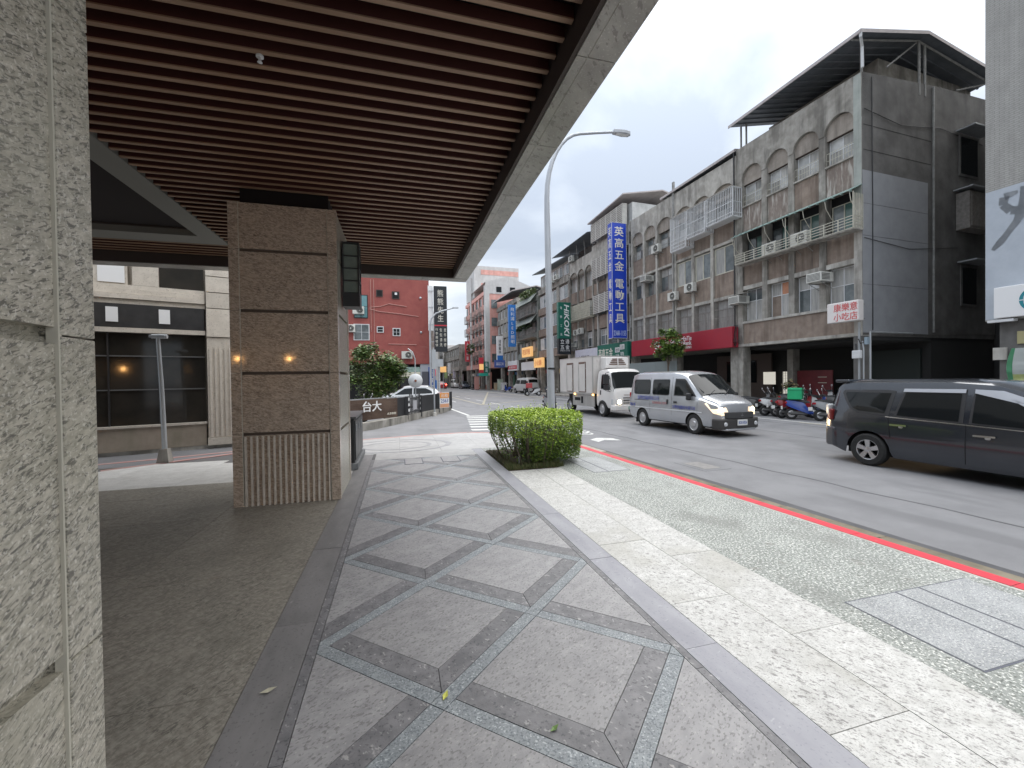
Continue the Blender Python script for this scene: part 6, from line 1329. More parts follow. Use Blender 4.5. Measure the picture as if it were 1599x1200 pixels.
# ---- dark minivan at the right edge
char = mat('charcoal_paint', (.028, .033, .043), (.033, .038, .049), .22, .35, sc=2, coat=1, coords='obj')
M_ = vehicle('dark_minivan', 'charcoal minivan cut off by the right picture edge', 'minivan', -7.72, 9.30)
bm = Body(-2.32, 2.25, [(-2.32, .95), (-2.28, 1.12), (-2.14, 1.55), (-2.02, 1.665), (-1.7, 1.70), (-.2, 1.71), (.35, 1.66), (.75, 1.53), (1.35, 1.08), (1.6, 1.02), (2.05, .88), (2.2, .7), (2.25, .55)],
    [(-2.32, .94), (-1.2, 1.0), (.9, .95), (1.5, .9), (2.25, .7)], [(-2.32, .70), (-2.15, .82), (-1.8, .875), (1.4, .875), (1.9, .80), (2.25, .62)], [(-2.32, .60), (-2.1, .64), (-1.6, .70), (.5, .70), (1.4, .78), (2.25, .62)], [(-2.32, .36), (-2.0, .27), (-1.85, .22), (1.9, .22), (2.25, .3)], (-1.40, 1.35), .385, .04)
bm.shell('body', char, M_)
for sd_ in (1, -1):
    bm.side_panel([(-1.62, 1.06), (-1.05, 1.03), (-.98, 1.51), (-1.1, 1.53), (-1.93, 1.52), (-1.97, 1.46), (-1.88, 1.3), (-1.76, 1.14)], sd_, .004, win_trim, 'window_seal', M_); bm.side_panel([(-1.58, 1.10), (-1.12, 1.075), (-1.05, 1.47), (-1.88, 1.475), (-1.90, 1.44), (-1.8, 1.27), (-1.7, 1.15)], sd_, .008, glass_dk, 'side_window', M_)
    bm.side_panel([(-.97, 1.03), (.03, .985), (.03, 1.56), (-.84, 1.555)], sd_, .004, win_trim, 'window_seal', M_); bm.side_panel([(-.92, 1.05), (-.03, 1.01), (-.03, 1.485), (-.82, 1.485)], sd_, .008, glass_dk, 'side_window', M_)
    bm.side_panel([(.1, .985), (1.22, .935), (.75, 1.38), (.42, 1.53), (.12, 1.555)], sd_, .004, win_trim, 'window_seal', M_); bm.side_panel([(.14, 1.005), (1.12, .96), (.70, 1.34), (.4, 1.475), (.14, 1.485)], sd_, .008, glass_dk, 'side_window', M_)
    vis = simple_mat('visor_pale', (.46, .48, .52), .2)
    bm.side_panel([(-.86, 1.50), (.02, 1.50), (.02, 1.565), (-.85, 1.56)], sd_, .022, vis, 'window_visor', M_); bm.side_panel([(.13, 1.50), (.42, 1.49), (.72, 1.35), (1.18, .99), (1.22, .99), (.78, 1.41), (.46, 1.545), (.13, 1.565)], sd_, .022, vis, 'window_visor', M_)
    bm.side_panel([(-1.1, 1.005), (1.25, .905), (1.25, .92), (-1.1, 1.02)], sd_, .010, chrome, 'belt_trim', M_)
    for pts in ([(-1.06, 1.0), (-1.045, 1.0), (-1.0, .62), (-1.02, .62)], [(.06, .98), (.072, .98), (.072, .30), (.06, .30)], [(1.3, .9), (1.312, .9), (1.2, .35), (1.188, .35)]): bm.side_panel(pts, sd_, .003, dark_m, 'door_seam', M_)
    bm.side_panel(rrect(-.88, .865, .27, .03, .012), sd_, .03, chrome, 'door_handle', M_); bm.side_panel(rrect(.30, .80, .27, .03, .012), sd_, .03, chrome, 'door_handle', M_)
    bm.side_panel(rrect(-.84, .835, .07, .045, .02), sd_, .012, alloy, 'handle_cup', M_); bm.side_panel(rrect(.34, .77, .07, .045, .02), sd_, .012, alloy, 'handle_cup', M_)
    p = MB(); p.box(.92, 1.16, sd_ * .98 - .10, sd_ * .98 + .10, .93, 1.12); mr = p.build('mirror', char, M_, bevel=.045); p = MB(); p.box(1.13, 1.175, sd_ * 1.02 - .06, sd_ * 1.02 + .06, 1.0, 1.05); p.build('indicator', red_lens, mr, bevel=.01)
    p = MB(); p._a([(-2.30, sd_ * .52, 1.06), (-2.22, sd_ * .74, 1.06), (-2.08, sd_ * .80, 1.02), (-2.16, sd_ * .79, .80), (-2.26, sd_ * .76, .72), (-2.335, sd_ * .58, .74)], [(0, 1, 2, 3, 4, 5), (5, 4, 3, 2, 1, 0)], 0); p.M = None
    tl = MB(); tl.prism([(-2.345, sd_ * .50), (-2.30, sd_ * .70), (-2.17, sd_ * .835), (-2.08, sd_ * .855), (-2.1, sd_ * .6)], .86, 1.10); tl.build('tail_light', [simple_mat('lens_smoked', (.16, .02, .02), .15)], M_, bevel=.03)
    tl = MB(); tl.prism([(-2.34, sd_ * .60), (-2.285, sd_ * .745), (-2.17, sd_ * .842), (-2.2, sd_ * .6)], .96, 1.20); tl.build('tail_light_cap', lens, M_, bevel=.03)
    for x in (-1.40, 1.35): wheel(M_, x, sd_ * .785, .325, .20, 'alloy', sd_)
    for x in (-1.40, 1.35):
        pts = [(x + .40 * math.cos(R(a)), .32 + .40 * math.sin(R(a))) for a in range(-5, 186, 10)]; 
p = MB(); p.prism([(-2.05, -.86), (-2.28, -.78), (-2.37, -.5), (-2.39, 0), (-2.37, .5), (-2.28, .78), (-2.05, .86), (-1.9, .8), (-1.9, -.8)], .30, .72); p.build('rear_bumper', char, M_, bevel=.05)
p = MB(); p.box(-2.18, -1.9, -.62, .62, 1.67, 1.735); p.build('roof_spoiler', char, M_, bevel=.02)
for sd_ in (): p = MB(); p.tube([(-1.95, sd_ * .60, 1.72), (-1.5, sd_ * .64, 1.755), (0, sd_ * .64, 1.765), (.4, sd_ * .62, 1.71)], .016, 6); p.build('roof_rail', chrome, M_)
bm.screen(1.32, .78, .76, .68, .006, glass_dk, 'windscreen', M_); bm.screen(-2.24, -2.06, .62, .60, .006, glass_dk, 'rear_window', M_)
p = MB(); p.box(-1.9, 1.9, -.64, .64, .2, .62); p.build('underbody', interior, M_)
# ---- white refrigerated truck
tw = mat('truck_white', (.58, .55, .52), (.64, .61, .58), .35, sc=2, specks=[((.36, .28, .23), 3, .66, .5, (1, 1, 3), Z3)], coords='obj')
cab_w = mat('cab_white', (.68, .66, .64), (.72, .70, .68), .3, sc=2, coat=.4, coords='obj'); alu = mat('truck_alu', (.42, .41, .39), (.5, .49, .47), .4, .5, sc=3, st=(1, 1, 6)); rust_ed = simple_mat('door_edging', (.13, .07, .05), .6)
K = vehicle('refrigerated_truck', 'white refrigerated box truck with lit headlights behind the silver van', 'truck', 7.0, 8.42)
bk_ = Body(1.16, 2.62, [(1.16, 2.16), (1.3, 2.22), (1.9, 2.24), (2.1, 2.18), (2.22, 2.05), (2.52, 1.32), (2.58, 1.22), (2.61, .8), (2.62, .5)], [(1.16, 1.3), (2.4, 1.28), (2.62, .9)], [(1.16, .93), (2.3, .93), (2.52, .90), (2.62, .84)], [(1.16, .82), (2.2, .82), (2.5, .86), (2.62, .84)], [(1.16, .5), (2.62, .42)], (1.68,), .46, .03, n=40)
bk_.shell('cab', cab_w, K)
bk_.screen(2.515, 2.20, .87, .78, .008, glass_dk, 'windscreen', K)
for sd_ in (1, -1):
    bk_.side_panel([(1.5, 1.32), (2.44, 1.22), (2.2, 1.98), (1.5, 2.0)], sd_, .004, win_trim, 'window_seal', K); bk_.side_panel([(1.55, 1.36), (2.36, 1.27), (2.15, 1.94), (1.55, 1.95)], sd_, .008, glass_dk, 'side_window', K)
    bk_.side_panel([(1.38, .62), (1.39, .62), (1.39, 2.05), (1.38, 2.05)], sd_, .003, plast, 'door_seam', K); bk_.side_panel(rrect(1.52, 1.14, .1, .22, .03), sd_, .012, plast, 'door_handle', K)
    p = MB(); p.box(2.26, 2.4, sd_ * 1.13 - .11, sd_ * 1.13 + .11, 1.55, 2.0); p.box(2.27, 2.4, sd_ * 1.12 - .10, sd_ * 1.12 + .10, 1.28, 1.5); p.tube([(2.3, sd_ * .95, 2.1), (2.32, sd_ * 1.13, 2.05), (2.32, sd_ * 1.13, 1.25), (2.35, sd_ * .92, 1.2)], .018, 6); p.build('mirror', plast, K, bevel=.03)
    p = MB(); p.prism([(2.50, sd_ * .42), (2.66, sd_ * .46), (2.64, sd_ * .74), (2.54, sd_ * .90), (2.42, sd_ * .93)], .62, .86); hl = p.build('headlight', lens, K, bevel=.02); p = MB(); p.lathe([(.10, 0), (.08, .03), (0, .04)], 16, ax='x', c=(2.655, sd_ * .62, .73)); p.build('lamp_reflector', head_lit, hl)
    p = MB(); p.box(2.63, 2.68, sd_ * .60 - .09, sd_ * .60 + .09, .40, .50); p.build('fog_lamp', lens, K, bevel=.01)
    for x, y in ((1.68, .84), (-1.75, .82)): wheel(K, x, sd_ * y, .38, .24, 'steel', sd_)
    for x in (1.02, -.9): p = MB(); p.box(x - .05, x + .05, sd_ * 1.06 - .02, sd_ * 1.06 + .03, .98, 1.05); p.build('side_marker', amber_lit, K)
p = MB(); p.prism([(2.4, -.96), (2.6, -.94), (2.68, -.8), (2.69, .8), (2.6, .94), (2.4, .96)], .34, .58); p.build('bumper', cab_w, K, bevel=.04)
for z in (.66, .78, .9): p = MB(); p.box(2.615, 2.64, -.40, .40, z, z + .035); p.build('grille_slot', plast, K)
p = MB(); p.box(2.685, 2.70, -.17, .17, .38, .52); pl_ = p.build('number_plate', simple_mat('plate_green', (.10, .28, .2)), K); text('KLA-0815', .28, .08, white_sgn, pl_, (2.702, 0, .45), 'x', name='plate_characters', ex=.003)
p = MB(); p.box(2.57, 2.6, -.35, .35, 1.02, 1.07); p.build('maker_strip', simple_mat('strip_grey', (.45, .4, .38)), K)
p = MB(); p.tube([(2.5, -.6, 1.36), (2.42, -.15, 1.55)], .012, 5); p.tube([(2.52, .05, 1.36), (2.44, .5, 1.55)], .012, 5); p.build('wiper', plast, K)
p = MB(); p.box(-2.75, .98, -1.05, 1.05, 1.06, 2.92); cb = p.build('cargo_box', tw, K, bevel=.015)
p = MB()
for y in (-1.055, 1.005): p.box(.94, .995, y, y + .05, 1.05, 2.93); p.box(-2.76, -2.71, y, y + .05, 1.05, 2.93); p.box(-2.71, .94, y, y + .05, 2.88, 2.93); p.box(-2.71, .94, y, y + .05, 1.0, 1.1)
p.box(.95, .995, -1.0, 1.0, 2.88, 2.93); p.build('box_edging', alu, cb)
for x in (-.05, -1.45):
    for sd_ in (1, -1):
        p = MB(); w_ = .37; y0, y1 = sorted((sd_ * 1.051, sd_ * 1.07)); p.box(x - w_, x + w_, y0, y1, 1.12, 2.66); o = p.build('side_door', rust_ed, K)
        p = MB(); y0, y1 = sorted((sd_ * 1.071, sd_ * 1.082)); p.box(x - w_ + .045, x + w_ - .045, y0, y1, 1.16, 2.56); p.build('door_leaf', tw, o)
        p = MB(); 
        for dx in (-w_ + .03, w_ - .03):
            p.tube([(x + dx, sd_ * 1.09, 1.14), (x + dx, sd_ * 1.09, 2.62)], .014, 5)
            for z in (1.3, 1.75, 2.3): p.box(x + dx - .03, x + dx + .03, min(sd_ * 1.07, sd_ * 1.10), max(sd_ * 1.07, sd_ * 1.10), z, z + .06)
        p.build('lock_bar', alu, o)
p = MB(); p.prism([(.99, 2.2), (1.5, 2.3), (1.56, 2.42), (1.5, 2.82), (.99, 2.86)], -.62, .62, axis='y'); cu = p.build('cooling_unit', cab_w, K, bevel=.03)
for k in range(4): p = MB(); s = .46 - k * .06; p.box(1.545 - k * .012, 1.575 - k * .012, -s, s, 2.46 + k * .085, 2.505 + k * .085); p.build('air_slot', rust_ed, cu)
p = MB(); p.box(1.53, 1.6, -.02, .02, 2.42, 2.8); p.build('slot_divider', cab_w, cu)
p = MB(); p.tube([(.99, .45, 1.7), (1.05, .45, 2.3)], .02, 5); p.tube([(.99, -.35, 1.7), (1.05, -.35, 2.3)], .02, 5); p.build('hose', plast, cu)
p = MB(); p.box(.985, .999, .70, .95, 2.66, 2.76); p.build('red_label', simple_mat('label_red', (.6, .12, .12)), cb)
for sd_ in (1, -1): p = MB(); y0, y1 = sorted((sd_ * .96, sd_ * 1.0)); p.box(-1.25, 1.05, y0, y1, .42, .98); p.build('side_skirt', alu, K); p = MB(); y0, y1 = sorted((sd_ * 1.001, sd_ * 1.01)); p.box(-1.0, -.4, y0, y1, .68, .84); p.box(-.3, -.1, y0, y1, .55, .9); p.build('skirt_opening', dark_m, K)
p = MB(); p.box(-2.7, 1.2, -.5, .5, .5, 1.04); p.box(1.2, 2.4, -.7, .7, .4, .9); p.build('chassis', interior, K)
# headlamps actually throw light forward
for root, x, z, y, en in ((V, 2.42, .72, .56, 130), (K, 2.74, .73, .62, 60)):
    for sd_ in (1, -1):
        l = bpy.data.lights.new('headlamp_beam', 'SPOT'); l.energy = en; l.spot_size = R(38); l.spot_blend = .7; l.color = (1, .72, .42); l.shadow_soft_size = .08
        o = bpy.data.objects.new('headlamp_beam', l); COL.objects.link(o); o.parent = root; o.location = (x, sd_ * y, z); o.rotation_euler = (R(90), 0, R(-90)); o.rotation_euler = Vector((-1, 0, -.05)).to_track_quat('Z', 'Y').to_euler()
# ---- far vehicles
def small_car(label, x, y, rz, paint, cat='car', van=False, lit=None, front=False):
    t = empty('car' if not van else 'van', label, cat, (x, y, -.1), rz)
    if van: bb = Body(-2.2, 2.2, [(-2.2, 1.1), (-2.1, 1.85), (-1.8, 1.93), (.6, 1.93), (.95, 1.85), (1.7, 1.1), (2.1, .95), (2.2, .6)], [(-2.2, 1.1), (2.2, .85)], [(-2.2, .78), (-2, .84), (1.8, .84), (2.2, .66)], [(-2.2, .7), (1.4, .7), (2.2, .64)], [(-2.2, .32), (2.2, .32)], (-1.35, 1.25), .37, n=30)
    else: bb = Body(-2.1, 2.1, [(-2.1, .85), (-2.0, 1.0), (-1.75, 1.2), (-1.2, 1.44), (-.2, 1.47), (.35, 1.4), (1.1, .98), (1.7, .86), (2.05, .68), (2.1, .5)], [(-2.1, .84), (2.1, .66)], [(-2.1, .7), (-1.8, .85), (1.6, .85), (2.1, .62)], [(-2.1, .6), (-1, .62), (.4, .6), (1.2, .74), (2.1, .6)], [(-2.1, .3), (-1.8, .22), (1.8, .22), (2.1, .3)], (-1.3, 1.28), .36, n=36)
    bb.shell('body', paint, t)
    for sd_ in (1, -1):
        if van: bb.side_panel([(-1.9, 1.2), (-.2, 1.2), (-.2, 1.68), (-1.9, 1.68)], sd_, .006, glass_dk, 'side_window', t); bb.side_panel([(0, 1.2), (1.35, 1.2), (.95, 1.68), (0, 1.68)], sd_, .006, glass_dk, 'side_window', t)
        else: bb.side_panel([(-1.55, .95), (-.3, .92), (-.3, 1.32), (-1.1, 1.3), (-1.5, 1.12)], sd_, .006, glass_dk, 'side_window', t); bb.side_panel([(-.22, .92), (.95, .88), (.3, 1.29), (-.22, 1.33)], sd_, .006, glass_dk, 'side_window', t)
        for w_ in ((-1.35, 1.25) if van else (-1.3, 1.28)): wheel(t, w_, sd_ * .74, .31, .19, 'alloy', sd_)
        p = MB(); p.box(-2.14, -1.95, sd_ * .66 - .12, sd_ * .66 + .12, .78, .98); p.build('tail_light', lit or red_lens, t, bevel=.02)
        p = MB(); p.box(1.98, 2.1, sd_ * .58 - .12, sd_ * .58 + .12, .6, .72); p.build('headlight', lens, t, bevel=.02)
    bb.screen(*((1.66, .97, .70, .66) if van else (1.05, .4, .66, .56)), .007, glass_dk, 'windscreen', t); bb.screen(*((-2.17, -2.12, .6, .6) if van else (-1.72, -1.25, .56, .56)), .007, glass_dk, 'rear_window', t)
    p = MB(); p.box(-1.9, 1.8, -.6, .6, .2, .55); p.build('underbody', interior, t); return t
pear = mat('pearl_silver', (.52, .53, .54), rough=.25, coat=.6); wht = mat('car_white', (.7, .7, .69), rough=.3, coat=.6); redp = mat('car_red', (.45, .03, .03), rough=.3, coat=.6); tl_lit = mat('tail_lit', (.8, .05, .04), rough=.3, emit=(1, .08, .05), es=4); dkb = mat('car_dark', (.05, .06, .08), rough=.25, coat=.6)
small_car('silver hatchback parked behind the corner wall beside the tree', .75, 29.6, math.pi - .12, pear)
q = SP(37.6, 1.35); small_car('silver delivery van parked under the blank white signboard', q.x, q.y, SZ + .12, mat('van_grey', (.48, .49, .49), rough=.3, coat=.4), 'van', True)
q = SP(74, 6.4); small_car('red car with glowing tail lights far down the road', q.x, q.y, SZ, redp, lit=tl_lit)
q = SP(82, 6.6); small_car('second car with glowing tail lights beyond the red one', q.x, q.y, SZ, redp, lit=tl_lit, van=True)
q = SP(78, 2.6); small_car('white car parked far along the right side', q.x, q.y, SZ + math.pi, wht, van=True); q = SP(71, 2.2); small_car('dark blue car parked in front of the far white one', q.x, q.y, SZ + math.pi, dkb)
# ------------------------------------------------------------------ scooters
def scooter_proto(paint, label, cat='scooter', box_=None, tail=True):
    t = empty('scooter', label, cat, (0, 0, 0), 0, 'scooters parked along the street')
    for x, r in ((-.62, .23), (.62, .23)):
        p = MB(); p.lathe([(r * .6, -.05), (r * .93, -.05), (r, -.02), (r, .02), (r * .93, .05), (r * .6, .05)], 20, ax='y', cap=False); o = p.build('wheel', rubber, t, smooth=True); o.location = (x, 0, r); q = MB(); q.lathe([(r * .6, -.035), (r * .2, -.05), (r * .2, .05), (r * .6, .035)], 14, ax='y'); q.build('rim', alloy, o, smooth=True)
    p = MB()   # tail body
    secs = [(-.80, .05, .60, .78), (-.66, .13, .50, .80), (-.45, .16, .40, .78), (-.20, .16, .30, .70), (-.05, .15, .24, .48), (.12, .16, .22, .32), (.30, .16, .22, .32)]
    vs = []; fs = []
    for x, w, z0, z1 in secs: vs += [(x, w, z0), (x, w * 1.05, (z0 + z1) / 2), (x, w * .7, z1), (x, -w * .7, z1), (x, -w * 1.05, (z0 + z1) / 2), (x, -w, z0)]
    for i in range(len(secs) - 1):
        for j in range(6): fs.append((i * 6 + j, i * 6 + (j + 1) % 6, (i + 1) * 6 + (j + 1) % 6, (i + 1) * 6 + j))
    fs += [tuple(range(5, -1, -1)), tuple(range(len(vs) - 6, len(vs)))]; p._a(vs, fs, 0); p.build('body', paint, t, smooth=True)
    p = MB(); secs = [(-.72, .10, .80, .84), (-.5, .15, .78, .86), (-.15, .14, .70, .80), (.02, .10, .68, .74)]; vs = []; fs = []
    for x, w, z0, z1 in secs: vs += [(x, w, z0), (x, w * .8, z1), (x, -w * .8, z1), (x, -w, z0)]
    for i in range(3):
        for j in range(4): fs.append((i * 4 + j, i * 4 + (j + 1) % 4, (i + 1) * 4 + (j + 1) % 4, (i + 1) * 4 + j))
    fs += [(3, 2, 1, 0), (12, 13, 14, 15)]; p._a(vs, fs, 0); p.build('seat', plast, t, smooth=True)
    p = MB(); secs = [(.36, .18, .26), (.42, .21, .45), (.46, .20, .68), (.50, .14, .90), (.47, .10, .98)]; vs = []; fs = []
    for x, w, z in secs: vs += [(x, w, z), (x + .07, w * .55, z), (x + .09, 0, z), (x + .07, -w * .55, z), (x, -w, z), (x - .03, 0, z)]
    for i in range(4):
        for j in range(6): fs.append((i * 6 + j, i * 6 + (j + 1) % 6, (i + 1) * 6 + (j + 1) % 6, (i + 1) * 6 + j))
    fs += [tuple(range(5, -1, -1)), tuple(range(24, 30))]; p._a(vs, fs, 0); p.build('front_shield', paint, t, smooth=True)
    p = MB(); p.prism([(.42, -.06), (.70, -.06), (.86, -.05), (.86, .05), (.70, .06), (.42, .06)], .44, .49); p.tube([(.58, .06, .23), (.50, .06, .55)], .02, 6); p.tube([(.58, -.06, .23), (.50, -.06, .55)], .02, 6); p.build('front_fork', plast, t)
    p = MB(); p.tube([(.42, -.33, 1.0), (.48, -.12, 1.02), (.48, .12, 1.02), (.42, .33, 1.0)], .016, 6); p.box(.42, .56, -.10, .10, .95, 1.04); p.build('handlebar', plast, t, bevel=.005)
    p = MB(); p.prism([(.55, -.07), (.585, -.04), (.585, .04), (.55, .07)], .84, .94); p.build('headlight', lens, t)
    for s in (-1, 1): p = MB(); p.tube([(.44, s * .2, 1.02), (.40, s * .30, 1.18)], .008, 5); p.lathe([(0, -.012), (.05, -.008), (.055, 0), (0, .008)], 12, ax='x', c=(.38, s * .31, 1.22)); p.build('mirror', alloy, t)
    if tail:
        p = MB(); p.box(-.83, -.78, -.09, .09, .66, .74); p.build('tail_light', red_lens, t, bevel=.01); p = MB(); p.tube([(-.7, 0, .55), (-.92, 0, .44)], .025, 5); p.box(-.95, -.93, -.08, .08, .38, .52); p.build('mud_guard', plast, t); p = MB(); p.box(-.962, -.952, -.13, .13, .42, .56); p.build('number_plate', plate_m, t)
    p = MB(); p.box(-.66, -.1, -.12, -.04, .18, .34); p.tube([(-.1, -.13, .22), (-.75, -.15, .26)], [.03, .05], 8); p.build('engine', ac_dk, t, bevel=.01)
    return t
def recol(t, m):
    for c in t.children:
        if c.name.startswith(('body', 'front_shield')) and c.data.materials[0] != m:
            c.data = c.data.copy(); c.data.materials[0] = m
white_p = mat('scooter_white', (.6, .6, .6), rough=.25, coat=.5); black_p = mat('scooter_black', (.02, .02, .022), rough=.25, coat=.5); red_p = mat('scooter_red', (.25, .015, .02), rough=.25, coat=.5); blue_p = mat('scooter_blue', (.03, .07, .30), rough=.25, coat=.5); grey_p = mat('scooter_grey', (.25, .26, .27), rough=.3, coat=.4)
p0 = scooter_proto(white_p, '')
rows = [(2.72, 2.75, .35, black_p, 'black and red tailed scooter nearest to the van front'), (2.1, 2.45, .3, white_p, 'white scooter second from the van among the parked row'), (1.45, 2.5, .45, black_p, 'black scooter with bare handlebars in the middle of the row'),
        (.95, 2.85, .25, red_p, 'red tailed scooter standing below the green delivery box'), (.35, 3.0, .5, blue_p, 'blue and white scooter half hidden by the dark minivan'), (-.45, 2.6, .2, grey_p, 'grey scooter mostly hidden behind the dark minivan'),
        (3.4, 2.3, .3, grey_p, 'grey scooter hidden behind the van nose'), (.2, 1.0, .3, black_p, 'dark scooter in the second row by the utility conduit'), (1.4, .9, .2, white_p, 'pale scooter in the second row before the red partition'), (2.3, 1.0, .3, black_p, 'black scooter in the second row near the brown covered pile')]
for i, (u, n, a, m, lb) in enumerate(rows):
    o = p0 if i == 0 else copy_tree(p0); q = SP(u, n - .35, -.1 if n > 1.6 else .02); o.location = q; o.rotation_euler = (R(-5), 0, SZ - math.pi / 2 - a - .2); o['label'] = lb; o['group'] = 'scooters parked along the street'; recol(o, m)
others = [(29.9, 3.3, math.pi / 2 - .3, white_p, 'white scooter carrying the red delivery box beside a standing rider'), (10.6, 9.75, math.pi, grey_p, 'grey scooter half hidden behind the tall street lamp pole'), (43.2, 1.9, .4, blue_p, 'blue scooter parked in front of the far silver van'), (59.5, 2.6, .6, black_p, 'black scooter parked far along the right side'), (61.0, 2.5, .5, grey_p, 'grey scooter next to the far black one'), (32, 2.6, .8, black_p, 'black scooter right of the red delivery box')]
for u, n, a, m, lb in others: o = copy_tree(p0); o.location = SP(u, n, -.1); o.rotation_euler = (0, 0, SZ + a); o['label'] = lb; recol(o, m)
o = copy_tree(p0); o.location = (-1.0, 19.6, -.1); o.rotation_euler = (0, 0, 2.6); o['label'] = 'silver motor scooter behind the wooden sign wall'; recol(o, grey_p)
green_box = mat('box_green', (.015, .36, .15), (.02, .42, .18), .5, sc=3)
def dbox(name, label, pos, rz, m, s=.44, strap=True):
    t = empty(name, label, 'delivery box', pos, rz); box(t, 'case', -s / 2, s / 2, -s / 2, s / 2, 0, s * .95, m, .03)
    if strap: box(t, 'strap', -s / 2 - .006, s / 2 + .006, -.03, .03, .02, s * .96, plast)
    box(t, 'lid_seam', -s / 2 - .004, s / 2 + .004, -s / 2 - .004, s / 2 + .004, s * .72, s * .74, dark_m); return t
dbox('delivery_box', 'bright green delivery box strapped on a scooter behind the minivan', SP(.70, 2.95, .74), SZ + .5, green_box, .50)
dbox('delivery_box', 'faded red delivery box on the scooter beside the standing rider', SP(29.9, 3.75, .74), SZ, mat('box_red', (.5, .06, .07), (.55, .12, .12), .6, sc=3), .55, False)
pile = empty('covered_pile', 'brown covered pile behind the scooters in front of the lit window', 'pile', SP(2.9, .55, .02), SZ); leaves(700, 0, 0, .75, .55, .4, .75, .09, [mat('cover_brown', (.16, .11, .05), (.22, .15, .08), .9), lf5, bark], parent=pile, seed=33, clumps=16, shell=.1, name='brown_cover')
# ------------------------------------------------------------------ people
def skin_body(name, pts, edges, rad, m, parent, sub=2):
    me = bpy.data.meshes.new(name); me.from_pydata(pts, edges, []); o = bpy.data.objects.new(name, me); COL.objects.link(o); o.parent = parent; me.materials.append(m)
    md = o.modifiers.new('skin', 'SKIN'); lay = me.skin_vertices[0] if me.skin_vertices else None
    if lay is None:
        bm_ = bmesh.new(); bm_.from_mesh(me); bm_.verts.layers.skin.verify(); bm_.to_mesh(me); bm_.free(); lay = me.skin_vertices[0]
    for i, r_ in enumerate(rad): lay.data[i].radius = (r_, r_)
    lay.data[0].use_root = True
    s_ = o.modifiers.new('sub', 'SUBSURF'); s_.levels = sub; s_.render_levels = sub; return o
cloth_d = simple_mat('cloth_dark', (.025, .028, .035), .9); skin_m = simple_mat('skin', (.42, .27, .20), .6); cloth_g = simple_mat('cloth_grey', (.16, .16, .17), .9)
def person(label, pos, rz, sit=False, helmet=white_p):
    t = empty('person', label, 'person', pos, rz)
    if not sit:
        pts = [(0, 0, .92), (0, 0, 1.12), (.03, 0, 1.34), (.06, 0, 1.47), (.08, 0, 1.60), (.09, 0, 1.68), (0, .10, .86), (.06, .11, .48), (-.02, .12, .09), (.13, .12, .04), (0, -.10, .86), (-.14, -.11, .50), (-.22, -.12, .10), (-.08, -.12, .04), (.04, .19, 1.40), (.10, .24, 1.14), (.30, .16, 1.02), (.36, .13, 1.0), (.04, -.19, 1.40), (.12, -.24, 1.14), (.32, -.14, 1.05), (.38, -.12, 1.03)]
    else:
        pts = [(0, 0, .84), (.02, 0, 1.02), (.06, 0, 1.24), (.09, 0, 1.36), (.12, 0, 1.48), (.13, 0, 1.56), (.05, .10, .82), (.42, .13, .78), (.40, .13, .36), (.52, .13, .31), (.05, -.10, .82), (.42, -.13, .78), (.40, -.13, .36), (.52, -.13, .31), (.07, .19, 1.29), (.20, .24, 1.05), (.44, .24, 1.02), (.50, .22, 1.02), (.07, -.19, 1.29), (.20, -.24, 1.05), (.44, -.24, 1.02), (.50, -.22, 1.02)]
    ed = [(0, 1), (1, 2), (2, 3), (3, 4), (4, 5), (0, 6), (6, 7), (7, 8), (8, 9), (0, 10), (10, 11), (11, 12), (12, 13), (2, 14), (14, 15), (15, 16), (16, 17), (2, 18), (18, 19), (19, 20), (20, 21)]
    rad = [.14, .135, .15, .055, .085, .075, .095, .07, .05, .045, .095, .07, .05, .045, .07, .052, .04, .032, .07, .052, .04, .032]
    skin_body('figure', pts, ed, rad, cloth_d, t)
    hx, hz = pts[4][0], pts[4][2]
    p = MB(); p.lathe([(0, -.10), (.06, -.09), (.082, -.02), (.08, .06), (.05, .1), (0, .11)], 14, c=(hx + .025, 0, hz)); p.lathe([(0, -.02), (.014, -.016), (.012, .016), (0, .02)], 8, c=(hx + .108, 0, hz - .01)); o = p.build('face', skin_m, t, smooth=True)
    p = MB(); p.lathe([(.115, -.04), (.122, .02), (.115, .08), (.08, .135), (0, .155)], 18, c=(hx - .01, 0, hz + .02)); p.build('helmet', helmet, t, smooth=True)
    for k in (16, 20):
        p = MB(); b_ = Vector(pts[k + 1]); s = 1 if k == 16 else -1
        for f in range(4): p.tube([b_ + Vector((0, (f - 1.5) * .018, 0)), b_ + Vector((.05, (f - 1.5) * .02, -.01)), b_ + Vector((.075 - .008 * abs(f - 1.3), (f - 1.5) * .02, -.04))], [.011, .010, .008], 6)
        p.tube([b_ + Vector((-.01, -s * .03, 0)), b_ + Vector((.03, -s * .055, -.02))], [.013, .009], 6); p.lathe([(0, -.03), (.036, -.01), (.034, .02), (0, .03)], 8, c=tuple(b_)); p.build('hand', skin_m, t, smooth=True)
    return t
person('person in dark clothes and white helmet leaning over the scooter with the red box', SP(30.6, 3.75, -.1), SZ - math.pi / 2 - .5)
person('person in dark clothes with a helmet sitting on the scooter behind the lamp pole', SP(10.75, 9.75, -.1), SZ + math.pi, sit=True)
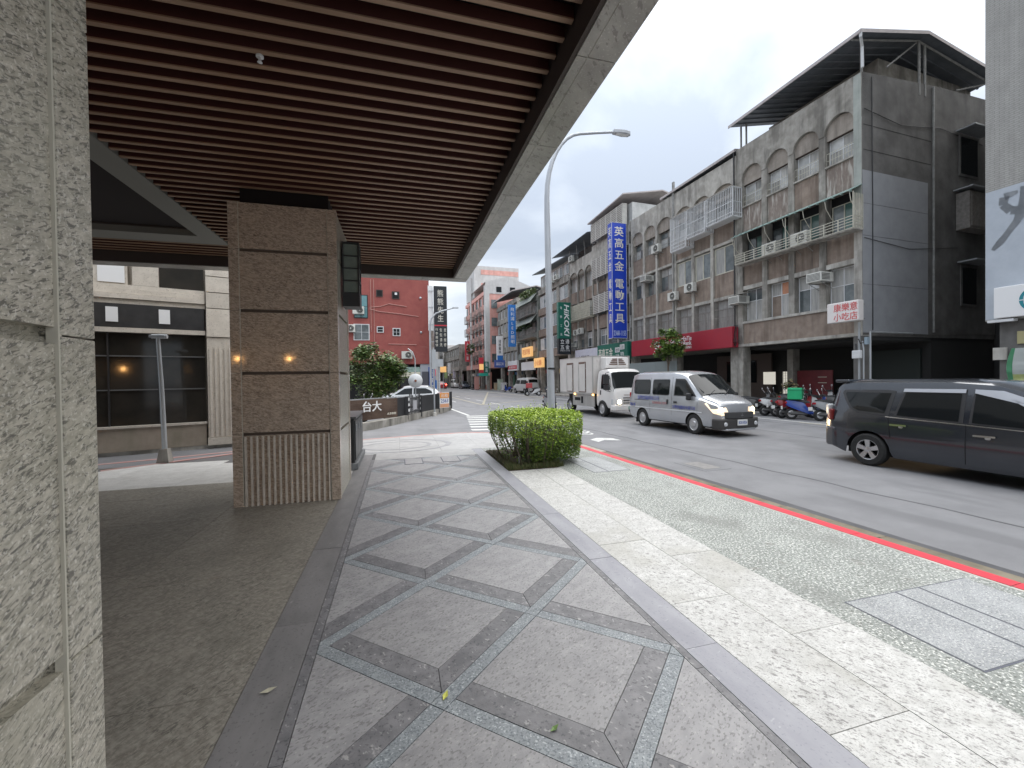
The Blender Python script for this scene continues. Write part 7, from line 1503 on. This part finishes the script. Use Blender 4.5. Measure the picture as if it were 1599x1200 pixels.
# ------------------------------------------------------------------ hedge in its bed by the pavement
hd = empty('box_hedge', 'bright green clipped hedge in a sunken bed on the pavement', 'hedge', (2.80, 8.66, 0))
rnd = random.Random(5); mb = MB()
def hedge_pt():
    while True:
        x, y, z = rnd.uniform(-1.05, 1.05), rnd.uniform(-1.2, 1.15), rnd.uniform(.1, 1.1)
        top = 1.06 + .035 * math.sin(x * 5 + y * 3) + .03 * math.sin(y * 9) - .10 * max(abs(x), abs(y)) ** 4 ; rx = (.90 + .06 * z) if x > 0 else (.90 if z > .62 else .62 + .42 * z); ry = 1.08 if z > .45 else .85 + .5 * z
        ex, ey = abs(x) / rx, abs(y) / ry
        if (ex ** 3.4 + ey ** 3.4) > 1 or z > top: continue
        d = min(top - z, (1 - (ex ** 3.4 + ey ** 3.4) ** .29) * .9)
        dens = max(0.10, 1 - d / .16)
        if x < -.25 and z < .6: dens *= .10 + .5 * max(0, math.sin(y * 7 + 2) * math.sin(z * 9))
        elif z < .5: dens = max(dens, .45)
        if rnd.random() < dens: return x, y, z, top - z, d
for _ in range(24000):
    x, y, z, dt, d = hedge_pt()
    a = Vector((rnd.gauss(0, 1), rnd.gauss(0, 1), rnd.gauss(.15, .55))).normalized(); nn = a.cross(Vector((rnd.gauss(0, .6), rnd.gauss(0, .6), 1))).normalized(); l = .026 * rnd.uniform(.7, 1.35); up_ = a.cross(nn) * l * .18
    q = Vector((x, y, z)); m = (3 if rnd.random() < .62 else 2) if dt < .12 else (2 if rnd.random() < .55 else (1 if rnd.random() < .7 else 3)) if dt < .42 else (1 if rnd.random() < .6 else (0 if rnd.random() < .6 else 2))  # leaf tones go from lime near the top to dark green below
    mb._a([q - a * l, q + nn * l * .5, q + a * l, q - nn * l * .5, q + up_], [(0, 1, 4), (1, 2, 4), (2, 3, 4), (3, 0, 4)], m)
for _ in range(60):
    x, y = rnd.uniform(-.85, .85), rnd.uniform(-1, 1); z0 = 1.0; h_ = rnd.uniform(.06, .2); dx, dy = rnd.gauss(0, .05), rnd.gauss(0, .05)
    for k in range(5):
        q = Vector((x + dx * k / 4, y + dy * k / 4, z0 + h_ * k / 4)); a = Vector((rnd.gauss(0, 1), rnd.gauss(0, 1), .4)).normalized(); nn = a.cross(Vector((rnd.gauss(0, .5), rnd.gauss(0, .5), 1))).normalized(); l = .024
        mb._a([q, q + a * l + nn * l * .4, q + a * l * 2, q + a * l - nn * l * .4], [(0, 1, 2, 3)], 3)
mb.build('foliage', [lf2, mat('leaf_hedge_mid', (.12, .19, .025), rough=.42), mat('leaf_hedge', (.23, .35, .03), rough=.4), mat('leaf_hedge_lime', (.42, .54, .06), rough=.4)], hd)
p = MB()
for k in range(46):
    x, y = rnd.uniform(-.72, .5), rnd.uniform(-.95, .95); s1 = Vector((x * 1.1 + rnd.uniform(-.12, .12), y * 1.05 + rnd.uniform(-.12, .12), rnd.uniform(.35, .55)))
    p.tube([(x * .8, y * .85, -.02), s1, (s1.x + rnd.uniform(-.15, .15), s1.y + rnd.uniform(-.15, .15), .9)], [.014, .010, .004], 5)
    p.tube([s1, (s1.x + rnd.uniform(-.25, .25), s1.y + rnd.uniform(-.25, .25), .8)], [.008, .003], 4)
p.build('stems', bark, hd)
soil = MB(); soil.prism([(1.99, 9.9), (1.995, 7.66), (3.0, 7.66), (3.35, 8.2), (3.9, 9.9)], -.03, -.006); soil.prism([(2.02, 9.88), (2.02, 7.9), (3.2, 8.3), (3.8, 9.88)], -.006, .03); tag(soil.build('planting_bed', mat('soil', (.035, .025, .018), (.07, .05, .035), .95, sc=8, bump=.5)), kind='structure', label='dark soil bed under the clipped hedge')
g_ = MB()
for _ in range(2600):
    t_ = rnd.random(); x, y = rnd.uniform(2.0, 3.15), 7.70 + rnd.random() ** 1.6 * .42
    if rnd.random() < .25: x, y = rnd.uniform(2.0, 2.25), rnd.uniform(7.8, 9.8)
    h_ = rnd.uniform(.04, .13); a = rnd.uniform(0, 6.28); dx, dy = math.cos(a) * .006, math.sin(a) * .006; lx, ly = rnd.gauss(0, .04), rnd.gauss(-.01, .04)
    g_._a([(x - dx, y - dy, -.005), (x + dx, y + dy, -.005), (x + lx, y + ly, h_)], [(0, 1, 2)], rnd.randrange(2))
tag(g_.build('grass', [mat('grass_blade', (.075, .115, .035), rough=.6), mat('grass_dry', (.17, .16, .07), rough=.7)]), 'short green and dry grass tufts along the near edge of the hedge bed', 'grass', kind='stuff')
t = empty('garden_spike', 'small grey peg light standing in the hedge bed', 'peg light', (2.32, 8.05, .0)); p = MB(); p.tube([(0, 0, 0), (0, 0, .16)], .012, 6); p.lathe([(.022, .15), (.022, .2), (0, .21)], 10); p.build('peg', steel, t, smooth=True)
